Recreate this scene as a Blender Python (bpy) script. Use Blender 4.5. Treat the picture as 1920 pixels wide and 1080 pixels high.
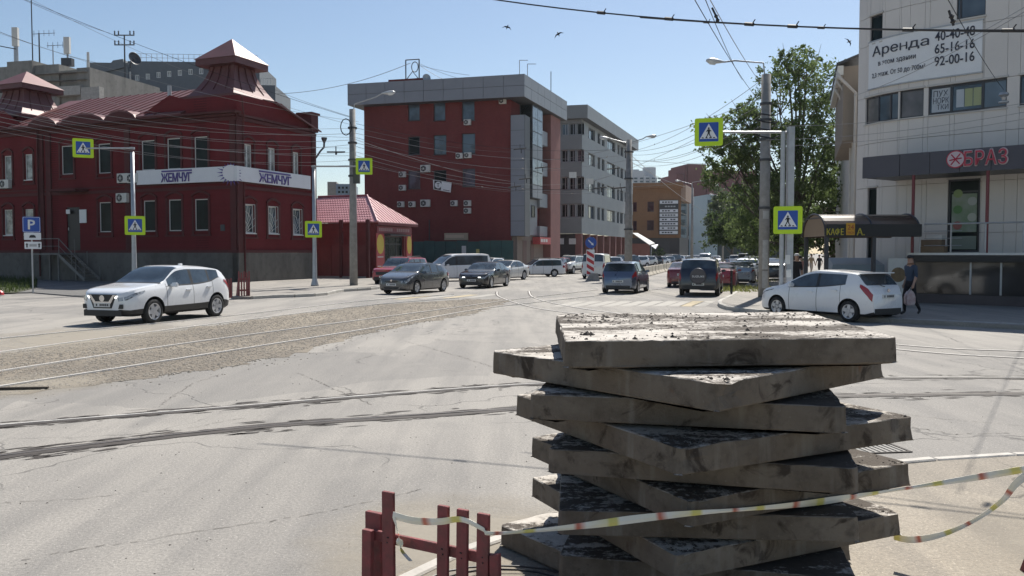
import bpy, bmesh, math, random
from mathutils import Vector, Matrix
random.seed(7)
R = math.radians
for o in list(bpy.data.objects): bpy.data.objects.remove(o)
SC = bpy.context.scene
COL = SC.collection
# ---------------------------------------------------------------- camera
F, CH, PX0, PY0 = 1560.0, 1.95, 960.0, 540.0
TH = math.atan(66 / F)
cam = bpy.data.cameras.new('camera'); camo = bpy.data.objects.new('camera', cam); COL.objects.link(camo)
camo.location = (0, 0, CH); camo.rotation_euler = (math.pi / 2 - TH, 0, 0)
cam.sensor_width = 36; cam.lens = F / 1920 * 36; cam.clip_start = .05; cam.clip_end = 6000
SC.camera = camo
# ---------------------------------------------------------------- sky, sun, exposure
SUN_AZ, SUN_EL = 23.0, 50.0
W = bpy.data.worlds.new('World'); SC.world = W; W.use_nodes = True
nt = W.node_tree; nt.nodes.clear()
sky = nt.nodes.new('ShaderNodeTexSky'); sky.sky_type = 'NISHITA'; sky.sun_disc = False
sky.sun_elevation = R(SUN_EL); sky.sun_rotation = R(SUN_AZ); sky.air_density = 1.1; sky.dust_density = 0.8; sky.ozone_density = 1.6; sky.altitude = 450
bg = nt.nodes.new('ShaderNodeBackground'); bg.inputs['Strength'].default_value = 0.073
wo = nt.nodes.new('ShaderNodeOutputWorld')
nt.links.new(sky.outputs[0], bg.inputs[0]); nt.links.new(bg.outputs[0], wo.inputs[0])
sl = bpy.data.lights.new('sun', 'SUN'); sl.energy = 5.0; sl.angle = R(.53); sl.color = (1, .955, .88)
so = bpy.data.objects.new('sun', sl); COL.objects.link(so)
sd = Vector((math.sin(R(SUN_AZ)) * math.cos(R(SUN_EL)), math.cos(R(SUN_AZ)) * math.cos(R(SUN_EL)), math.sin(R(SUN_EL))))
so.rotation_euler = (-sd).to_track_quat('-Z', 'Y').to_euler(); so.location = (20, 40, 60)
SC.view_settings.view_transform = 'Standard'; SC.view_settings.look = 'None'
SC.view_settings.exposure = 0.6; SC.view_settings.gamma = 1; SC.view_settings.use_curve_mapping = False
SC.render.engine = 'CYCLES'
SC.cycles.max_bounces = 6; SC.cycles.diffuse_bounces = 3; SC.cycles.glossy_bounces = 3; SC.cycles.transparent_max_bounces = 6

# ---------------------------------------------------------------- pixel -> place
def ray(px, py):
    u = (px - PX0) / F; v = (PY0 - py) / F
    return Vector((u, math.cos(TH) + v * math.sin(TH), -math.sin(TH) + v * math.cos(TH)))
def gnd(px, py, z=0.0):
    d = ray(px, py); t = (z - CH) / d.z
    return Vector((d.x * t, d.y * t, z))
def at(px, py, Y):
    d = ray(px, py); t = Y / d.y
    return Vector((d.x * t, Y, CH + d.z * t))
def foot(px, Y, z=0.0):
    return Vector(((px - PX0) / F * Y, Y, z))

class Fr:
    """upright plane: s along e, d out along n, z up"""
    def __init__(self, o, e, n=None, flip=False):
        self.o = Vector((o[0], o[1], 0)); self.e = Vector((e[0], e[1], 0)).normalized()
        self.n = Vector((self.e.y, -self.e.x, 0)) * (-1 if flip else 1)
    def __call__(self, s, d, z): 
        q = self.o + self.e * s + self.n * d; q.z = z; return q
    def hit(self, px, py, d=0):
        r = ray(px, py); c = Vector((0, 0, CH)); o = self.o + self.n * d
        t = (o - c).dot(self.n) / r.dot(self.n); p = c + r * t
        return (p - o).dot(self.e), p.z
    def rect(self, x0, y0, x1, y1, d=0):
        ym = (y0 + y1) / 2; xm = (x0 + x1) / 2
        a = self.hit(x0, ym, d)[0]; b = self.hit(x1, ym, d)[0]
        return min(a, b), max(a, b), self.hit(xm, y1, d)[1], self.hit(xm, y0, d)[1]

# ---------------------------------------------------------------- mesh builder
class MB:
    def __init__(self): self.v = []; self.f = []
    def add(self, vs, fs):
        b = len(self.v); self.v += [Vector(p) for p in vs]; self.f += [tuple(i + b for i in q) for q in fs]; return self
    def hexa(self, a):   # 8 corners: bottom 4, top 4
        return self.add(a, [(3, 2, 1, 0), (4, 5, 6, 7), (0, 1, 5, 4), (1, 2, 6, 5), (2, 3, 7, 6), (3, 0, 4, 7)])
    def box(self, x0, x1, y0, y1, z0, z1):
        return self.hexa([(x0, y0, z0), (x1, y0, z0), (x1, y1, z0), (x0, y1, z0), (x0, y0, z1), (x1, y0, z1), (x1, y1, z1), (x0, y1, z1)])
    def fbox(self, fr, s0, s1, d0, d1, z0, z1):
        return self.hexa([fr(s0, d0, z0), fr(s1, d0, z0), fr(s1, d1, z0), fr(s0, d1, z0), fr(s0, d0, z1), fr(s1, d0, z1), fr(s1, d1, z1), fr(s0, d1, z1)])
    def quad(self, *p): return self.add(p, [tuple(range(len(p)))])
    def prism(self, poly, off):
        n = len(poly); p = [Vector(q) for q in poly]; off = Vector(off)
        fs = [tuple(range(n))[::-1], tuple(range(n, 2 * n))] + [(i, (i + 1) % n, n + (i + 1) % n, n + i) for i in range(n)]
        return self.add(p + [q + off for q in p], fs)
    def loft(self, rings, close=True, caps=True):
        n = len(rings[0]); b = []; fs = []
        for r in rings: b += list(r)
        for k in range(len(rings) - 1):
            for i in range(n if close else n - 1):
                j = (i + 1) % n; fs.append((k * n + i, k * n + j, (k + 1) * n + j, (k + 1) * n + i))
        if caps and close:
            fs.append(tuple(range(n))[::-1]); fs.append(tuple((len(rings) - 1) * n + i for i in range(n)))
        return self.add(b, fs)
    def cyl(self, p0, p1, r0, r1=None, n=10, caps=True):
        p0 = Vector(p0); p1 = Vector(p1); r1 = r0 if r1 is None else r1
        a = (p1 - p0).normalized(); u = a.orthogonal().normalized(); w = a.cross(u)
        ring = lambda p, r: [p + (u * math.cos(2 * math.pi * i / n) + w * math.sin(2 * math.pi * i / n)) * r for i in range(n)]
        return self.loft([ring(p0, r0), ring(p1, r1)], True, caps)
    def tube(self, path, r, n=6, radii=None):
        path = [Vector(p) for p in path]; rings = []; u = None
        for i, p in enumerate(path):
            a = (path[min(i + 1, len(path) - 1)] - path[max(i - 1, 0)]).normalized()
            u = (a.orthogonal() if u is None else u - a * u.dot(a)).normalized(); w = a.cross(u)
            rr = radii[i] if radii else r
            rings.append([p + (u * math.cos(2 * math.pi * k / n) + w * math.sin(2 * math.pi * k / n)) * rr for k in range(n)])
        return self.loft(rings, True, True)
    def lathe(self, prof, o, axis=(0, 0, 1), n=16, caps=True):
        a = Vector(axis).normalized(); u = a.orthogonal().normalized(); w = a.cross(u); o = Vector(o)
        return self.loft([[o + a * z + (u * math.cos(2 * math.pi * k / n) + w * math.sin(2 * math.pi * k / n)) * max(r, 1e-4) for k in range(n)] for r, z in prof], True, caps)
    def build(self, name, m, parent=None, smooth=False, origin=None, local=False):
        if origin is None and parent is None and not local:
            xs = [p.x for p in self.v]; ys = [p.y for p in self.v]; zs = [p.z for p in self.v]
            origin = Vector(((min(xs) + max(xs)) / 2, (min(ys) + max(ys)) / 2, min(zs)))
        off = Vector((0, 0, 0)) if local else (WL.get(parent.name, Vector((0, 0, 0))) if parent else origin)
        me = bpy.data.meshes.new(name); me.from_pydata([tuple(p - off) for p in self.v], [], self.f); me.validate(); me.update()
        if smooth:
            me.polygons.foreach_set('use_smooth', [True] * len(me.polygons))
        o = bpy.data.objects.new(name, me); COL.objects.link(o)
        if m is not None: me.materials.append(m)
        if parent: o.parent = parent; WL[o.name] = off
        elif not local: o.location = off; WL[o.name] = Vector(off)
        return o
WL = {}
def sharp(o, ang=35):
    me = o.data; bm = bmesh.new(); bm.from_mesh(me)
    bmesh.ops.recalc_face_normals(bm, faces=bm.faces)
    for e in bm.edges:
        e.smooth = not (len(e.link_faces) == 2 and e.calc_face_angle(0) > R(ang))
    for f in bm.faces: f.smooth = True
    bm.to_mesh(me); bm.free(); return o
def bevel(o, w, seg=1, ang=30):
    bm = bmesh.new(); bm.from_mesh(o.data); bmesh.ops.recalc_face_normals(bm, faces=bm.faces)
    es = [e for e in bm.edges if len(e.link_faces) == 2 and e.calc_face_angle(0) > R(ang)]
    bmesh.ops.bevel(bm, geom=es, offset=w, segments=seg, affect='EDGES', clamp_overlap=True)
    bm.to_mesh(o.data); bm.free(); return o
def tag(o, label, cat, group=None, kind=None):
    if label: o['label'] = label
    if cat: o['category'] = cat
    if group: o['group'] = group
    if kind: o['kind'] = kind
    return o
def struct(o): o['kind'] = 'structure'; return o
def stuff(o): o['kind'] = 'stuff'; return o
def thing(name, label, cat, loc, rz=0, group=None):
    o = bpy.data.objects.new(name, None); COL.objects.link(o); o.empty_display_size = .2
    o.location = loc; o.rotation_euler = (0, 0, rz); WL[o.name] = Vector(loc); return tag(o, label, cat, group)
def copy_tree(o, parent=None):
    c = o.copy(); COL.objects.link(c); c.parent = parent
    if parent: c.matrix_parent_inverse = o.matrix_parent_inverse
    for ch in o.children: copy_tree(ch, c)
    return c
def setmat(o, m):
    for s in o.material_slots: s.link = 'OBJECT'; s.material = m

# ---------------------------------------------------------------- materials
MC = {}
def new_mat(name):
    m = bpy.data.materials.new(name); m.use_nodes = True
    return m, m.node_tree, m.node_tree.nodes['Principled BSDF']
def L_(nt, a, b): nt.links.new(a, b)
def noise(nt, vec, scale, detail=4, rough=.55, dist=0):
    n = nt.nodes.new('ShaderNodeTexNoise'); n.inputs['Scale'].default_value = scale; n.inputs['Detail'].default_value = detail
    n.inputs['Roughness'].default_value = rough; n.inputs['Distortion'].default_value = dist
    if vec is not None: L_(nt, vec, n.inputs['Vector'])
    return n.outputs['Fac']
def ramp(nt, fac, stops):
    r = nt.nodes.new('ShaderNodeValToRGB'); L_(nt, fac, r.inputs[0]); el = r.color_ramp.elements
    while len(el) < len(stops): el.new(.5)
    for e, (p, c) in zip(el, stops):
        e.position = p; e.color = (c, c, c, 1) if isinstance(c, (int, float)) else (*c, 1)
    return r.outputs[0]
def mix(nt, fac, a, b, mode='MIX'):
    n = nt.nodes.new('ShaderNodeMix'); n.data_type = 'RGBA'; n.blend_type = mode
    if isinstance(fac, (int, float)): n.inputs[0].default_value = fac
    else: L_(nt, fac, n.inputs[0])
    for k, x in ((6, a), (7, b)):
        if isinstance(x, tuple): n.inputs[k].default_value = (*x, 1)
        else: L_(nt, x, n.inputs[k])
    return n.outputs[2]
def coords(nt, scale=(1, 1, 1), rz=0, world=False):
    if world:
        g = nt.nodes.new('ShaderNodeNewGeometry'); src = g.outputs['Position']
    else:
        t = nt.nodes.new('ShaderNodeTexCoord'); src = t.outputs['Object']
    mp = nt.nodes.new('ShaderNodeMapping'); mp.inputs['Scale'].default_value = scale; mp.inputs['Rotation'].default_value = (0, 0, rz)
    L_(nt, src, mp.inputs[0]); return mp.outputs[0]
def bump(nt, bs, h, strength=.3, dist=.01):
    b = nt.nodes.new('ShaderNodeBump'); b.inputs['Strength'].default_value = strength; b.inputs['Distance'].default_value = dist
    L_(nt, h, b.inputs['Height']); L_(nt, b.outputs[0], bs.inputs['Normal'])
def pm(name, c, rough=.7, var=.25, scale=3.0, metal=0.0, bmp=.15, fine=40., coat=0.0, c2=None, spec=None):
    """plain surface: base colour with cloudy wear, fine grain and a little relief"""
    if name in MC: return MC[name]
    m, nt, b = new_mat(name); v = coords(nt)
    n1 = noise(nt, v, scale, 5); n2 = noise(nt, v, fine, 3)
    d = c2 or tuple(x * (1 - var) for x in c); l = tuple(min(1, x * (1 + var * .5)) for x in c)
    col = mix(nt, ramp(nt, n1, [(.3, 0), (.7, 1)]), d, l)
    col = mix(nt, .35, col, mix(nt, n2, tuple(x * .8 for x in c), tuple(min(1, x * 1.15) for x in c)))
    L_(nt, col, b.inputs['Base Color'])
    b.inputs['Roughness'].default_value = rough; b.inputs['Metallic'].default_value = metal
    if spec is not None: b.inputs['Specular IOR Level'].default_value = spec
    if coat: b.inputs['Coat Weight'].default_value = coat; b.inputs['Coat Roughness'].default_value = .06
    if bmp: bump(nt, b, n2, bmp, .01)
    MC[name] = m; return m
def flat(name, c, rough=.6, metal=0, coat=0):
    return pm(name, c, rough, .06, 2., metal, 0, 30., coat)
def paint(name, c, metal=0.0, rough=.24):
    if name in MC: return MC[name]
    m, nt, b = new_mat(name); v = coords(nt)
    n = noise(nt, v, 2.2, 5); z = nt.nodes.new('ShaderNodeSeparateXYZ'); L_(nt, v, z.inputs[0])
    low = ramp(nt, z.outputs[2], [(.25, 1), (.62, 0)])
    dm = nt.nodes.new('ShaderNodeMath'); dm.operation = 'MULTIPLY'; L_(nt, low, dm.inputs[0]); L_(nt, ramp(nt, n, [(.3, .03), (.75, .20)]), dm.inputs[1])
    L_(nt, mix(nt, dm.outputs[0], c, (.22, .19, .155)), b.inputs['Base Color'])      # road dust on the lower panels
    L_(nt, ramp(nt, n, [(.3, rough), (.8, rough + .15)]), b.inputs['Roughness'])
    b.inputs['Metallic'].default_value = metal; b.inputs['Coat Weight'].default_value = 1.0; b.inputs['Coat Roughness'].default_value = .03
    MC[name] = m; return m
def glass(name, c=(.02, .026, .03), rough=.06, var=.4, scale=.8):
    if name in MC: return MC[name]
    m, nt, b = new_mat(name); v = coords(nt)
    n = noise(nt, v, scale, 3)
    L_(nt, mix(nt, ramp(nt, n, [(.4, 0), (.6, 1)]), tuple(x * (1 - var) for x in c), tuple(x * (1 + var) for x in c)), b.inputs['Base Color'])
    b.inputs['Roughness'].default_value = rough; b.inputs['Specular IOR Level'].default_value = .6 if rough < .2 else .12
    bump(nt, b, noise(nt, v, .7, 2), .04, .05)
    MC[name] = m; return m
def glow(name, c, s):
    m, nt, b = new_mat(name); b.inputs['Base Color'].default_value = (*c, 1); b.inputs['Emission Color'].default_value = (*c, 1); b.inputs['Emission Strength'].default_value = s; return m
# ---------------------------------------------------------------- ground materials
def asphalt_mat(name, base, light, dark, dusty=.5):
    m, nt, b = new_mat(name); v = coords(nt, world=True)
    big = noise(nt, v, .11, 6, .6); mid = noise(nt, v, .7, 5, .6, .6); fine = noise(nt, v, 42, 4, .7); grit = noise(nt, v, 160, 2, .6)
    str_ = noise(nt, coords(nt, (1.6, .16, 1), R(20), True), 1.0, 4, .6)          # wear drawn out along the traffic
    c = mix(nt, ramp(nt, big, [(.36, 0), (.64, 1)]), base, light)
    c = mix(nt, ramp(nt, str_, [(.42, 0), (.62, .62)]), c, dark)
    c = mix(nt, ramp(nt, mid, [(.5, 0), (.72, dusty)]), c, light)
    patch = nt.nodes.new('ShaderNodeTexVoronoi'); patch.inputs['Scale'].default_value = .17; patch.inputs['Randomness'].default_value = 1
    patch.inputs['Scale'].default_value = .22; pv_ = nt.nodes.new('ShaderNodeTexNoise'); pv_.inputs['Scale'].default_value = .8; L_(nt, v, pv_.inputs['Vector']); pa = nt.nodes.new('ShaderNodeVectorMath'); pa.operation = 'ADD'; L_(nt, v, pa.inputs[0]); L_(nt, pv_.outputs['Color'], pa.inputs[1]); L_(nt, pa.outputs[0], patch.inputs['Vector']); sep = nt.nodes.new('ShaderNodeSeparateColor'); L_(nt, patch.outputs['Color'], sep.inputs[0])
    c = mix(nt, ramp(nt, sep.outputs[0], [(.0, .55), (.22, .4), (.24, 0), (1, 0)]), c, dark)
    vd = nt.nodes.new('ShaderNodeVectorMath'); vd.operation = 'ADD'
    nv = nt.nodes.new('ShaderNodeTexNoise'); nv.inputs['Scale'].default_value = 1.1; nv.inputs['Detail'].default_value = 5; L_(nt, v, nv.inputs['Vector'])
    L_(nt, v, vd.inputs[0]); L_(nt, nv.outputs['Color'], vd.inputs[1])
    cr = nt.nodes.new('ShaderNodeTexVoronoi'); cr.feature = 'DISTANCE_TO_EDGE'; cr.inputs['Scale'].default_value = .42; L_(nt, vd.outputs[0], cr.inputs['Vector'])
    crm = ramp(nt, cr.outputs['Distance'], [(.002, 1), (.009, 0)])
    gate = ramp(nt, noise(nt, v, .33, 3), [(.49, 0), (.57, 1)])
    mm = nt.nodes.new('ShaderNodeMath'); mm.operation = 'MULTIPLY'; L_(nt, crm, mm.inputs[0]); L_(nt, gate, mm.inputs[1])
    c = mix(nt, ramp(nt, mm.outputs[0], [(0, 0), (1, .75)]), c, tuple(x * .35 for x in dark))
    c = mix(nt, ramp(nt, grit, [(.58, 0), (.72, .6)]), c, tuple(min(1, x * 1.8) for x in light))
    c = mix(nt, ramp(nt, fine, [(.35, .45), (.6, 0)]), c, tuple(x * .55 for x in dark))
    g2 = noise(nt, v, 60, 2, .5); c = mix(nt, ramp(nt, g2, [(.66, 0), (.72, .55)]), c, tuple(min(1, x * 1.9) for x in light))
    L_(nt, c, b.inputs['Base Color']); b.inputs['Roughness'].default_value = .88; b.inputs['Specular IOR Level'].default_value = .3
    hs = nt.nodes.new('ShaderNodeMath'); hs.operation = 'SUBTRACT'; L_(nt, fine, hs.inputs[0]); L_(nt, mm.outputs[0], hs.inputs[1])
    bump(nt, b, hs.outputs[0], .55, .012)
    return m
M_ASPH = asphalt_mat('asphalt', (.262, .246, .225), (.35, .325, .29), (.178, .17, .16))
M_DIRT = asphalt_mat('sandy_paving', (.30, .262, .215), (.36, .315, .25), (.19, .17, .145), .7)
M_WALK = asphalt_mat('sidewalk_asphalt', (.27, .25, .225), (.34, .31, .27), (.19, .18, .165), .6)
M_DARKWALK = asphalt_mat('yard_asphalt', (.16, .155, .15), (.22, .21, .195), (.11, .108, .105), .35)
M_BALLAST = asphalt_mat('ballast_bed', (.205, .175, .138), (.285, .245, .19), (.13, .112, .092), .5)
M_KERB = pm('kerb_concrete', (.42, .40, .36), .85, .3, 5, bmp=.4)
M_STONE = pm('ballast_stone', (.25, .222, .185), .9, .45, 9, bmp=.3)
M_RAIL = pm('rail_head_steel', (.74, .70, .64), .35, .2, 6, metal=.1, bmp=.05)
M_RAILB = pm('rail_head_brown', (.16, .14, .125), .4, .4, 6, metal=.2); M_RAILD = pm('rail_groove_rust', (.045, .036, .03), .8, .5, 6)
M_CONC = pm('pole_concrete', (.27, .262, .25), .88, .35, 4, bmp=.35)
M_STEEL = pm('galvanised_steel', (.40, .41, .42), .45, .2, 6, metal=.55, bmp=.05)
M_DGREY = flat('dark_grey_metal', (.06, .062, .066), .5, .3)
M_BLACK = flat('black_plastic', (.012, .012, .013), .5)
M_RUB = pm('tyre_rubber', (.018, .018, .018), .85, .3, 20)
M_RIM = flat('alloy_rim', (.55, .55, .56), .35, .35)
M_WHITE = flat('white_paint', (.76, .76, .75), .5)
M_OFFW = pm('offwhite_plastic', (.62, .61, .57), .5, .15, 3)
M_WIRE = flat('wire_black', (.02, .02, .022), .6)
M_WIREL = flat('wire_grey', (.30, .28, .27), .5, .3)

# ---------------------------------------------------------------- the ground and road
ground = MB(); GX = 900
nx = [-GX, -400, -120, -60, -40, -25, -15, -8, 0, 8, 15, 25, 40, 60, 120, 400, GX]; ny = [-60, -10, 0, 5, 10, 20, 35, 60, 100, 160, 300, 700, 1300]
vs = [(x, y, 0) for y in ny for x in nx]; k = len(nx)
ground.add(vs, [(j * k + i, j * k + i + 1, (j + 1) * k + i + 1, (j + 1) * k + i) for j in range(len(ny) - 1) for i in range(k - 1)])
struct(ground.build('ground', M_ASPH, origin=Vector((0, 0, 0))))

def sheet(name, pts, z, m, parent=None, thick=None):
    b = MB()
    if thick: b.prism([(p.x, p.y, z - thick) for p in pts], (0, 0, thick))
    else: b.quad(*[(p.x, p.y, z) for p in pts])
    return b.build(name, m, parent)
# ballast bed between the rails of the street track
bed_px = [(-260, 700), (0, 664), (250, 630), (490, 599), (700, 572), (880, 561), (965, 562), (930, 573), (885, 589), (760, 611), (640, 637), (545, 664), (430, 690), (300, 706), (180, 722), (60, 734), (-260, 770)]
bed = [gnd(x, y) for x, y in bed_px]
# jagged edge
def jag(pts, amp, step):
    out = []
    for i in range(len(pts)):
        a = pts[i]; b = pts[(i + 1) % len(pts)]; n = max(1, int((b - a).length / step))
        for k in range(n):
            p = a.lerp(b, k / n); out.append(p + Vector((random.uniform(-amp, amp), random.uniform(-amp, amp), 0)))
    return out
bedj = jag(bed, .24, .3)
struct(sheet('ballast_bed', bedj, .004, M_BALLAST))
def inside(p, poly):
    c = False; j = len(poly) - 1
    for i in range(len(poly)):
        a, b = poly[i], poly[j]
        if (a.y > p.y) != (b.y > p.y) and p.x < (b.x - a.x) * (p.y - a.y) / (b.y - a.y) + a.x: c = not c
        j = i
    return c
def pebble(mb, c, r, flatn=.7):
    a = random.uniform(0, 6.3); vs = []
    for k in range(5):
        q = a + k * 1.2566; rr = r * random.uniform(.7, 1.15); vs.append((c.x + rr * math.cos(q), c.y + rr * math.sin(q), c.z + r * flatn * random.uniform(.1, .35)))
    vs.append((c.x + random.uniform(-.3, .3) * r, c.y + random.uniform(-.3, .3) * r, c.z + r * flatn * random.uniform(.8, 1.15)))
    vs += [(x, y, c.z - r * .2) for x, y, z in vs[:5]]
    mb.add(vs, [(k, (k + 1) % 5, 5) for k in range(5)] + [(k, 6 + k, 6 + (k + 1) % 5, (k + 1) % 5) for k in range(5)])
gb = MB(); xs = [p.x for p in bed]; n = 0
while n < 14000:
    y = random.uniform(8, 40) ** 1.0; p = Vector((random.uniform(-14, 1), y, .006))
    if random.random() > (16 / max(y, 12)) ** 1.3: continue
    if (not inside(p, bed)) and random.random() < .25 and inside(p + Vector((random.uniform(-1, 1), random.uniform(-1, 1), 0)) * .9, bed): pebble(gb, p, random.uniform(.006, .02), .38); n += 1
    if inside(p, bed): pebble(gb, p, random.uniform(.010, .034), .38); n += 1
stuff(tag(gb.build('ballast_stones', M_STONE), 'loose grey track ballast filling the tramway between the pale rails', 'gravel'))
# scattered grit on the road
gr = MB()
for k in range(600):
    d = 4 + 26 * random.random() ** 1.6; p = Vector((random.uniform(-.62, .62) * d, d, .001)); pebble(gr, p, random.uniform(.002, .006) * (1 + d / 16))
stuff(tag(gr.build('road_grit', pm('dark_grit', (.09, .08, .07), .9)), 'loose dark grit scattered over the road', 'grit'))

# rails: pale worn head with a dark groove beside it, set into the road
def spl(pts, n=10):
    P = [pts[0]] + pts + [pts[-1]]; out = []
    for i in range(1, len(P) - 2):
        for k in range(n):
            t = k / n; a, b, c, d = P[i - 1], P[i], P[i + 1], P[i + 2]
            out.append(.5 * ((2 * b) + (c - a) * t + (2 * a - 5 * b + 4 * c - d) * t * t + (3 * b - a - 3 * c + d) * t ** 3))
    return out + [pts[-1]]
def strip(mb, path, w, off, z0, z1):
    rings = []
    for i, p in enumerate(path):
        a = (path[min(i + 1, len(path) - 1)] - path[max(i - 1, 0)]); a.z = 0; a.normalize(); s = Vector((a.y, -a.x, 0))
        rings.append([p + s * (off - w / 2) + Vector((0, 0, z0)), p + s * (off + w / 2) + Vector((0, 0, z0)), p + s * (off + w / 2) + Vector((0, 0, z1)), p + s * (off - w / 2) + Vector((0, 0, z1))])
    mb.loft(rings)
def track(label, rails, groove=True, wob=.0, wid=.05, zt=.010, gw=(.12, .05), broken=False):
    P = [[gnd(x, y) for x, y in r] for r in rails]
    t = thing('tram_track', label, 'tram track', P[0][len(P[0]) // 2])
    for ri, r in enumerate(P):
        path = spl(r, 8); b = MB(); strip(b, path, wid, 0, -.01, zt); o = b.build('rail', M_RAILB if broken and ri else M_RAIL, t)
        gw_ = (gw[0] * .85, gw[1] * .9) if broken and ri else (gw[0] * .8, gw[1] * .5) if broken else gw
        if groove:
            g = MB(); pj = [p + Vector((random.uniform(-wob, wob), random.uniform(-wob, wob), 0)) for p in path]
            strip(g, pj, gw_[0], wid / 2 + gw_[0] / 2, -.01, .006); strip(g, pj, gw_[1], -wid / 2 - gw_[1] / 2, -.01, .0055); g.build('groove', M_RAILD, o)
        if broken:
            fk = MB()
            for k in range(420):
                i = random.randrange(len(path) - 1); p = path[i].lerp(path[i + 1], random.random()); d = (path[i + 1] - path[i]).normalized(); s_ = Vector((d.y, -d.x, 0)); o_ = random.choice((-1, 1, 1)) * (.07 + abs(random.gauss(0, .11))); ln = random.uniform(.03, .22); w_ = random.uniform(.008, .035); q = p + s_ * o_; q.z = .0045
                fk.quad(q - d * ln, q - d * ln * .3 + s_ * w_, q + d * ln * .7 + s_ * w_ * random.uniform(.2, 1), q + d * ln, q + d * ln * .2 - s_ * w_)
            stuff(fk.build('broken_edge', M_RAILD, t))
    return t
track('straight tram track of two pale rails in loose ballast on the left', [[(-240, 735), (0, 698), (350, 645), (700, 598), (880, 574), (965, 562), (1120, 544)], [(-240, 766), (0, 727), (300, 680), (700, 616), (890, 582), (1000, 568), (1250, 541)]], False, zt=.032)
track('far tram track along the ballast edge nearest the white car', [[(-240, 700), (0, 662), (250, 628), (492, 597), (700, 572), (860, 559)], [(-200, 655), (60, 630), (430, 593), (700, 563), (850, 553)]], False, wid=.05, zt=.03)
track('near tram track sweeping across the foreground asphalt with dark grooves', [[(-300, 823), (0, 797), (430, 763), (700, 741), (1010, 719), (1330, 709), (1600, 708), (1920, 708), (2400, 712)], [(-300, 890), (0, 855), (450, 803), (960, 767), (1300, 750), (1600, 742), (1920, 738), (2400, 737)]], True, .03, .034, .009, (.15, .08), True)
track('curved tram track turning from the street towards the right corner', [[(932, 547), (936, 556), (979, 571), (1046, 584), (1300, 612), (1690, 656), (1920, 672), (2200, 690)], [(992, 546), (998, 556), (1031, 567), (1122, 583), (1350, 609), (1690, 647), (1920, 659), (2200, 672)]], True, .01, .055, .010, (.06, .04))

# sidewalks, yard, kerbs
KH = .12
def walk(name, px, m, z=KH):
    pts = [gnd(x, y, z) for x, y in px]; return struct(sheet(name, pts, z, m, None, z + .05))
rw_edge = [(1452, 494), (1412, 524), (1372, 551), (1352, 562), (1348, 567), (1358, 573), (1400, 579), (1470, 585), (1600, 594), (1700, 599), (1920, 610), (2300, 630)]
walk('sidewalk', rw_edge + [(2300, 540), (1800, 500), (1560, 488)], M_WALK)
lw_edge = [(436, 556), (470, 556), (520, 553), (560, 552), (605, 549), (640, 542), (705, 537), (800, 521), (930, 508)]
walk('sidewalk', [(436, 520)] + lw_edge + [(930, 500), (760, 503), (590, 515)], M_WALK)
walk('yard', [(-330, 553), (-100, 551), (60, 548), (160, 556), (300, 560), (436, 555.5), (436, 516), (300, 512), (-330, 508)], M_DARKWALK, .05)
fg = [gnd(690, 1112), gnd(745, 1076), gnd(830, 1043), gnd(945, 1002), gnd(1180, 938), gnd(1420, 893), gnd(1690, 865), gnd(1920, 850), gnd(2500, 842)]
struct(sheet('footway', fg + [Vector((9, 1.0, 0)), Vector((-1.2, 1.0, 0))], .004, M_DIRT))
def kerb(pts, w, z1, step, m, side=1):
    """row of kerb stones, each a child of the kerb"""
    root = bpy.data.objects.new('kerb', None); COL.objects.link(root); root.location = pts[0]; WL[root.name] = Vector(pts[0]); struct(root)
    path = spl(pts, 12); acc = 0; cur = path[0]; segs = []; d = 0
    for i in range(1, len(path)):
        d += (path[i] - path[i - 1]).length
        if d >= step or i == len(path) - 1: segs.append((cur, path[i])); cur = path[i]; d = 0
    for a, b in segs:
        t = (b - a); t.z = 0; 
        if t.length < .05: continue
        t.normalize(); n = Vector((t.y, -t.x, 0)) * side; g = .012; dz = random.uniform(-.006, .006)
        A = a + t * g; B = b - t * g; k = MB()
        k.hexa([Vector((q.x, q.y, -.06)) for q in (A, B, B + n * w, A + n * w)] + [Vector((q.x, q.y, z1 + dz)) for q in (A, B, B + n * w, A + n * w)])
        bevel(k.build('kerb_stone', m, root), .012)
    return root
kerb([gnd(x, y, 0) for x, y in [(1452, 497), (1412, 528), (1372, 556), (1350, 567), (1346, 573), (1357, 580), (1400, 586), (1470, 592), (1600, 601), (1700, 606), (1920, 617), (2300, 636)]], .14, KH + .012, 1.0, M_KERB, -1)
kerb([gnd(x, y, 0) for x, y in [(470, 561), (520, 558), (560, 557), (605, 554), (640, 547), (705, 542), (800, 526)]], .14, KH + .012, 1.0, M_KERB, 1)
kerb([gnd(x, y, 0) for x, y in [(690, 1112), (745, 1076), (830, 1043), (945, 1002), (1180, 938), (1420, 893), (1690, 865), (1920, 850), (2400, 844)]], .1, .022, .8, pm('kerb_pale', (.46, .43, .385), .85, .3, 5, bmp=.4), 1)
# drain grate
gp = gnd(1637, 842); gt = thing('drain_grate', 'rusty steel storm drain grate in the road right of the stack', 'grate', (gp.x, gp.y, 0), R(8))
b = MB().box(-.30, .30, -.19, -.165, 0, .012).box(-.30, .30, .165, .19, 0, .012).box(-.30, -.27, -.165, .165, 0, .012).box(.27, .30, -.165, .165, 0, .012); b.build('frame', M_RAILD, gt, local=True)
MB().box(-.27, .27, -.165, .165, .001, .0045).build('pit', M_BLACK, gt, local=True)
for k in range(9):
    x = -.24 + k * .06; MB().box(x - .013, x + .013, -.165, .165, .002, .011).build('bar', pm('grate_iron', (.20, .185, .165), .7), gt, local=True)
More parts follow.
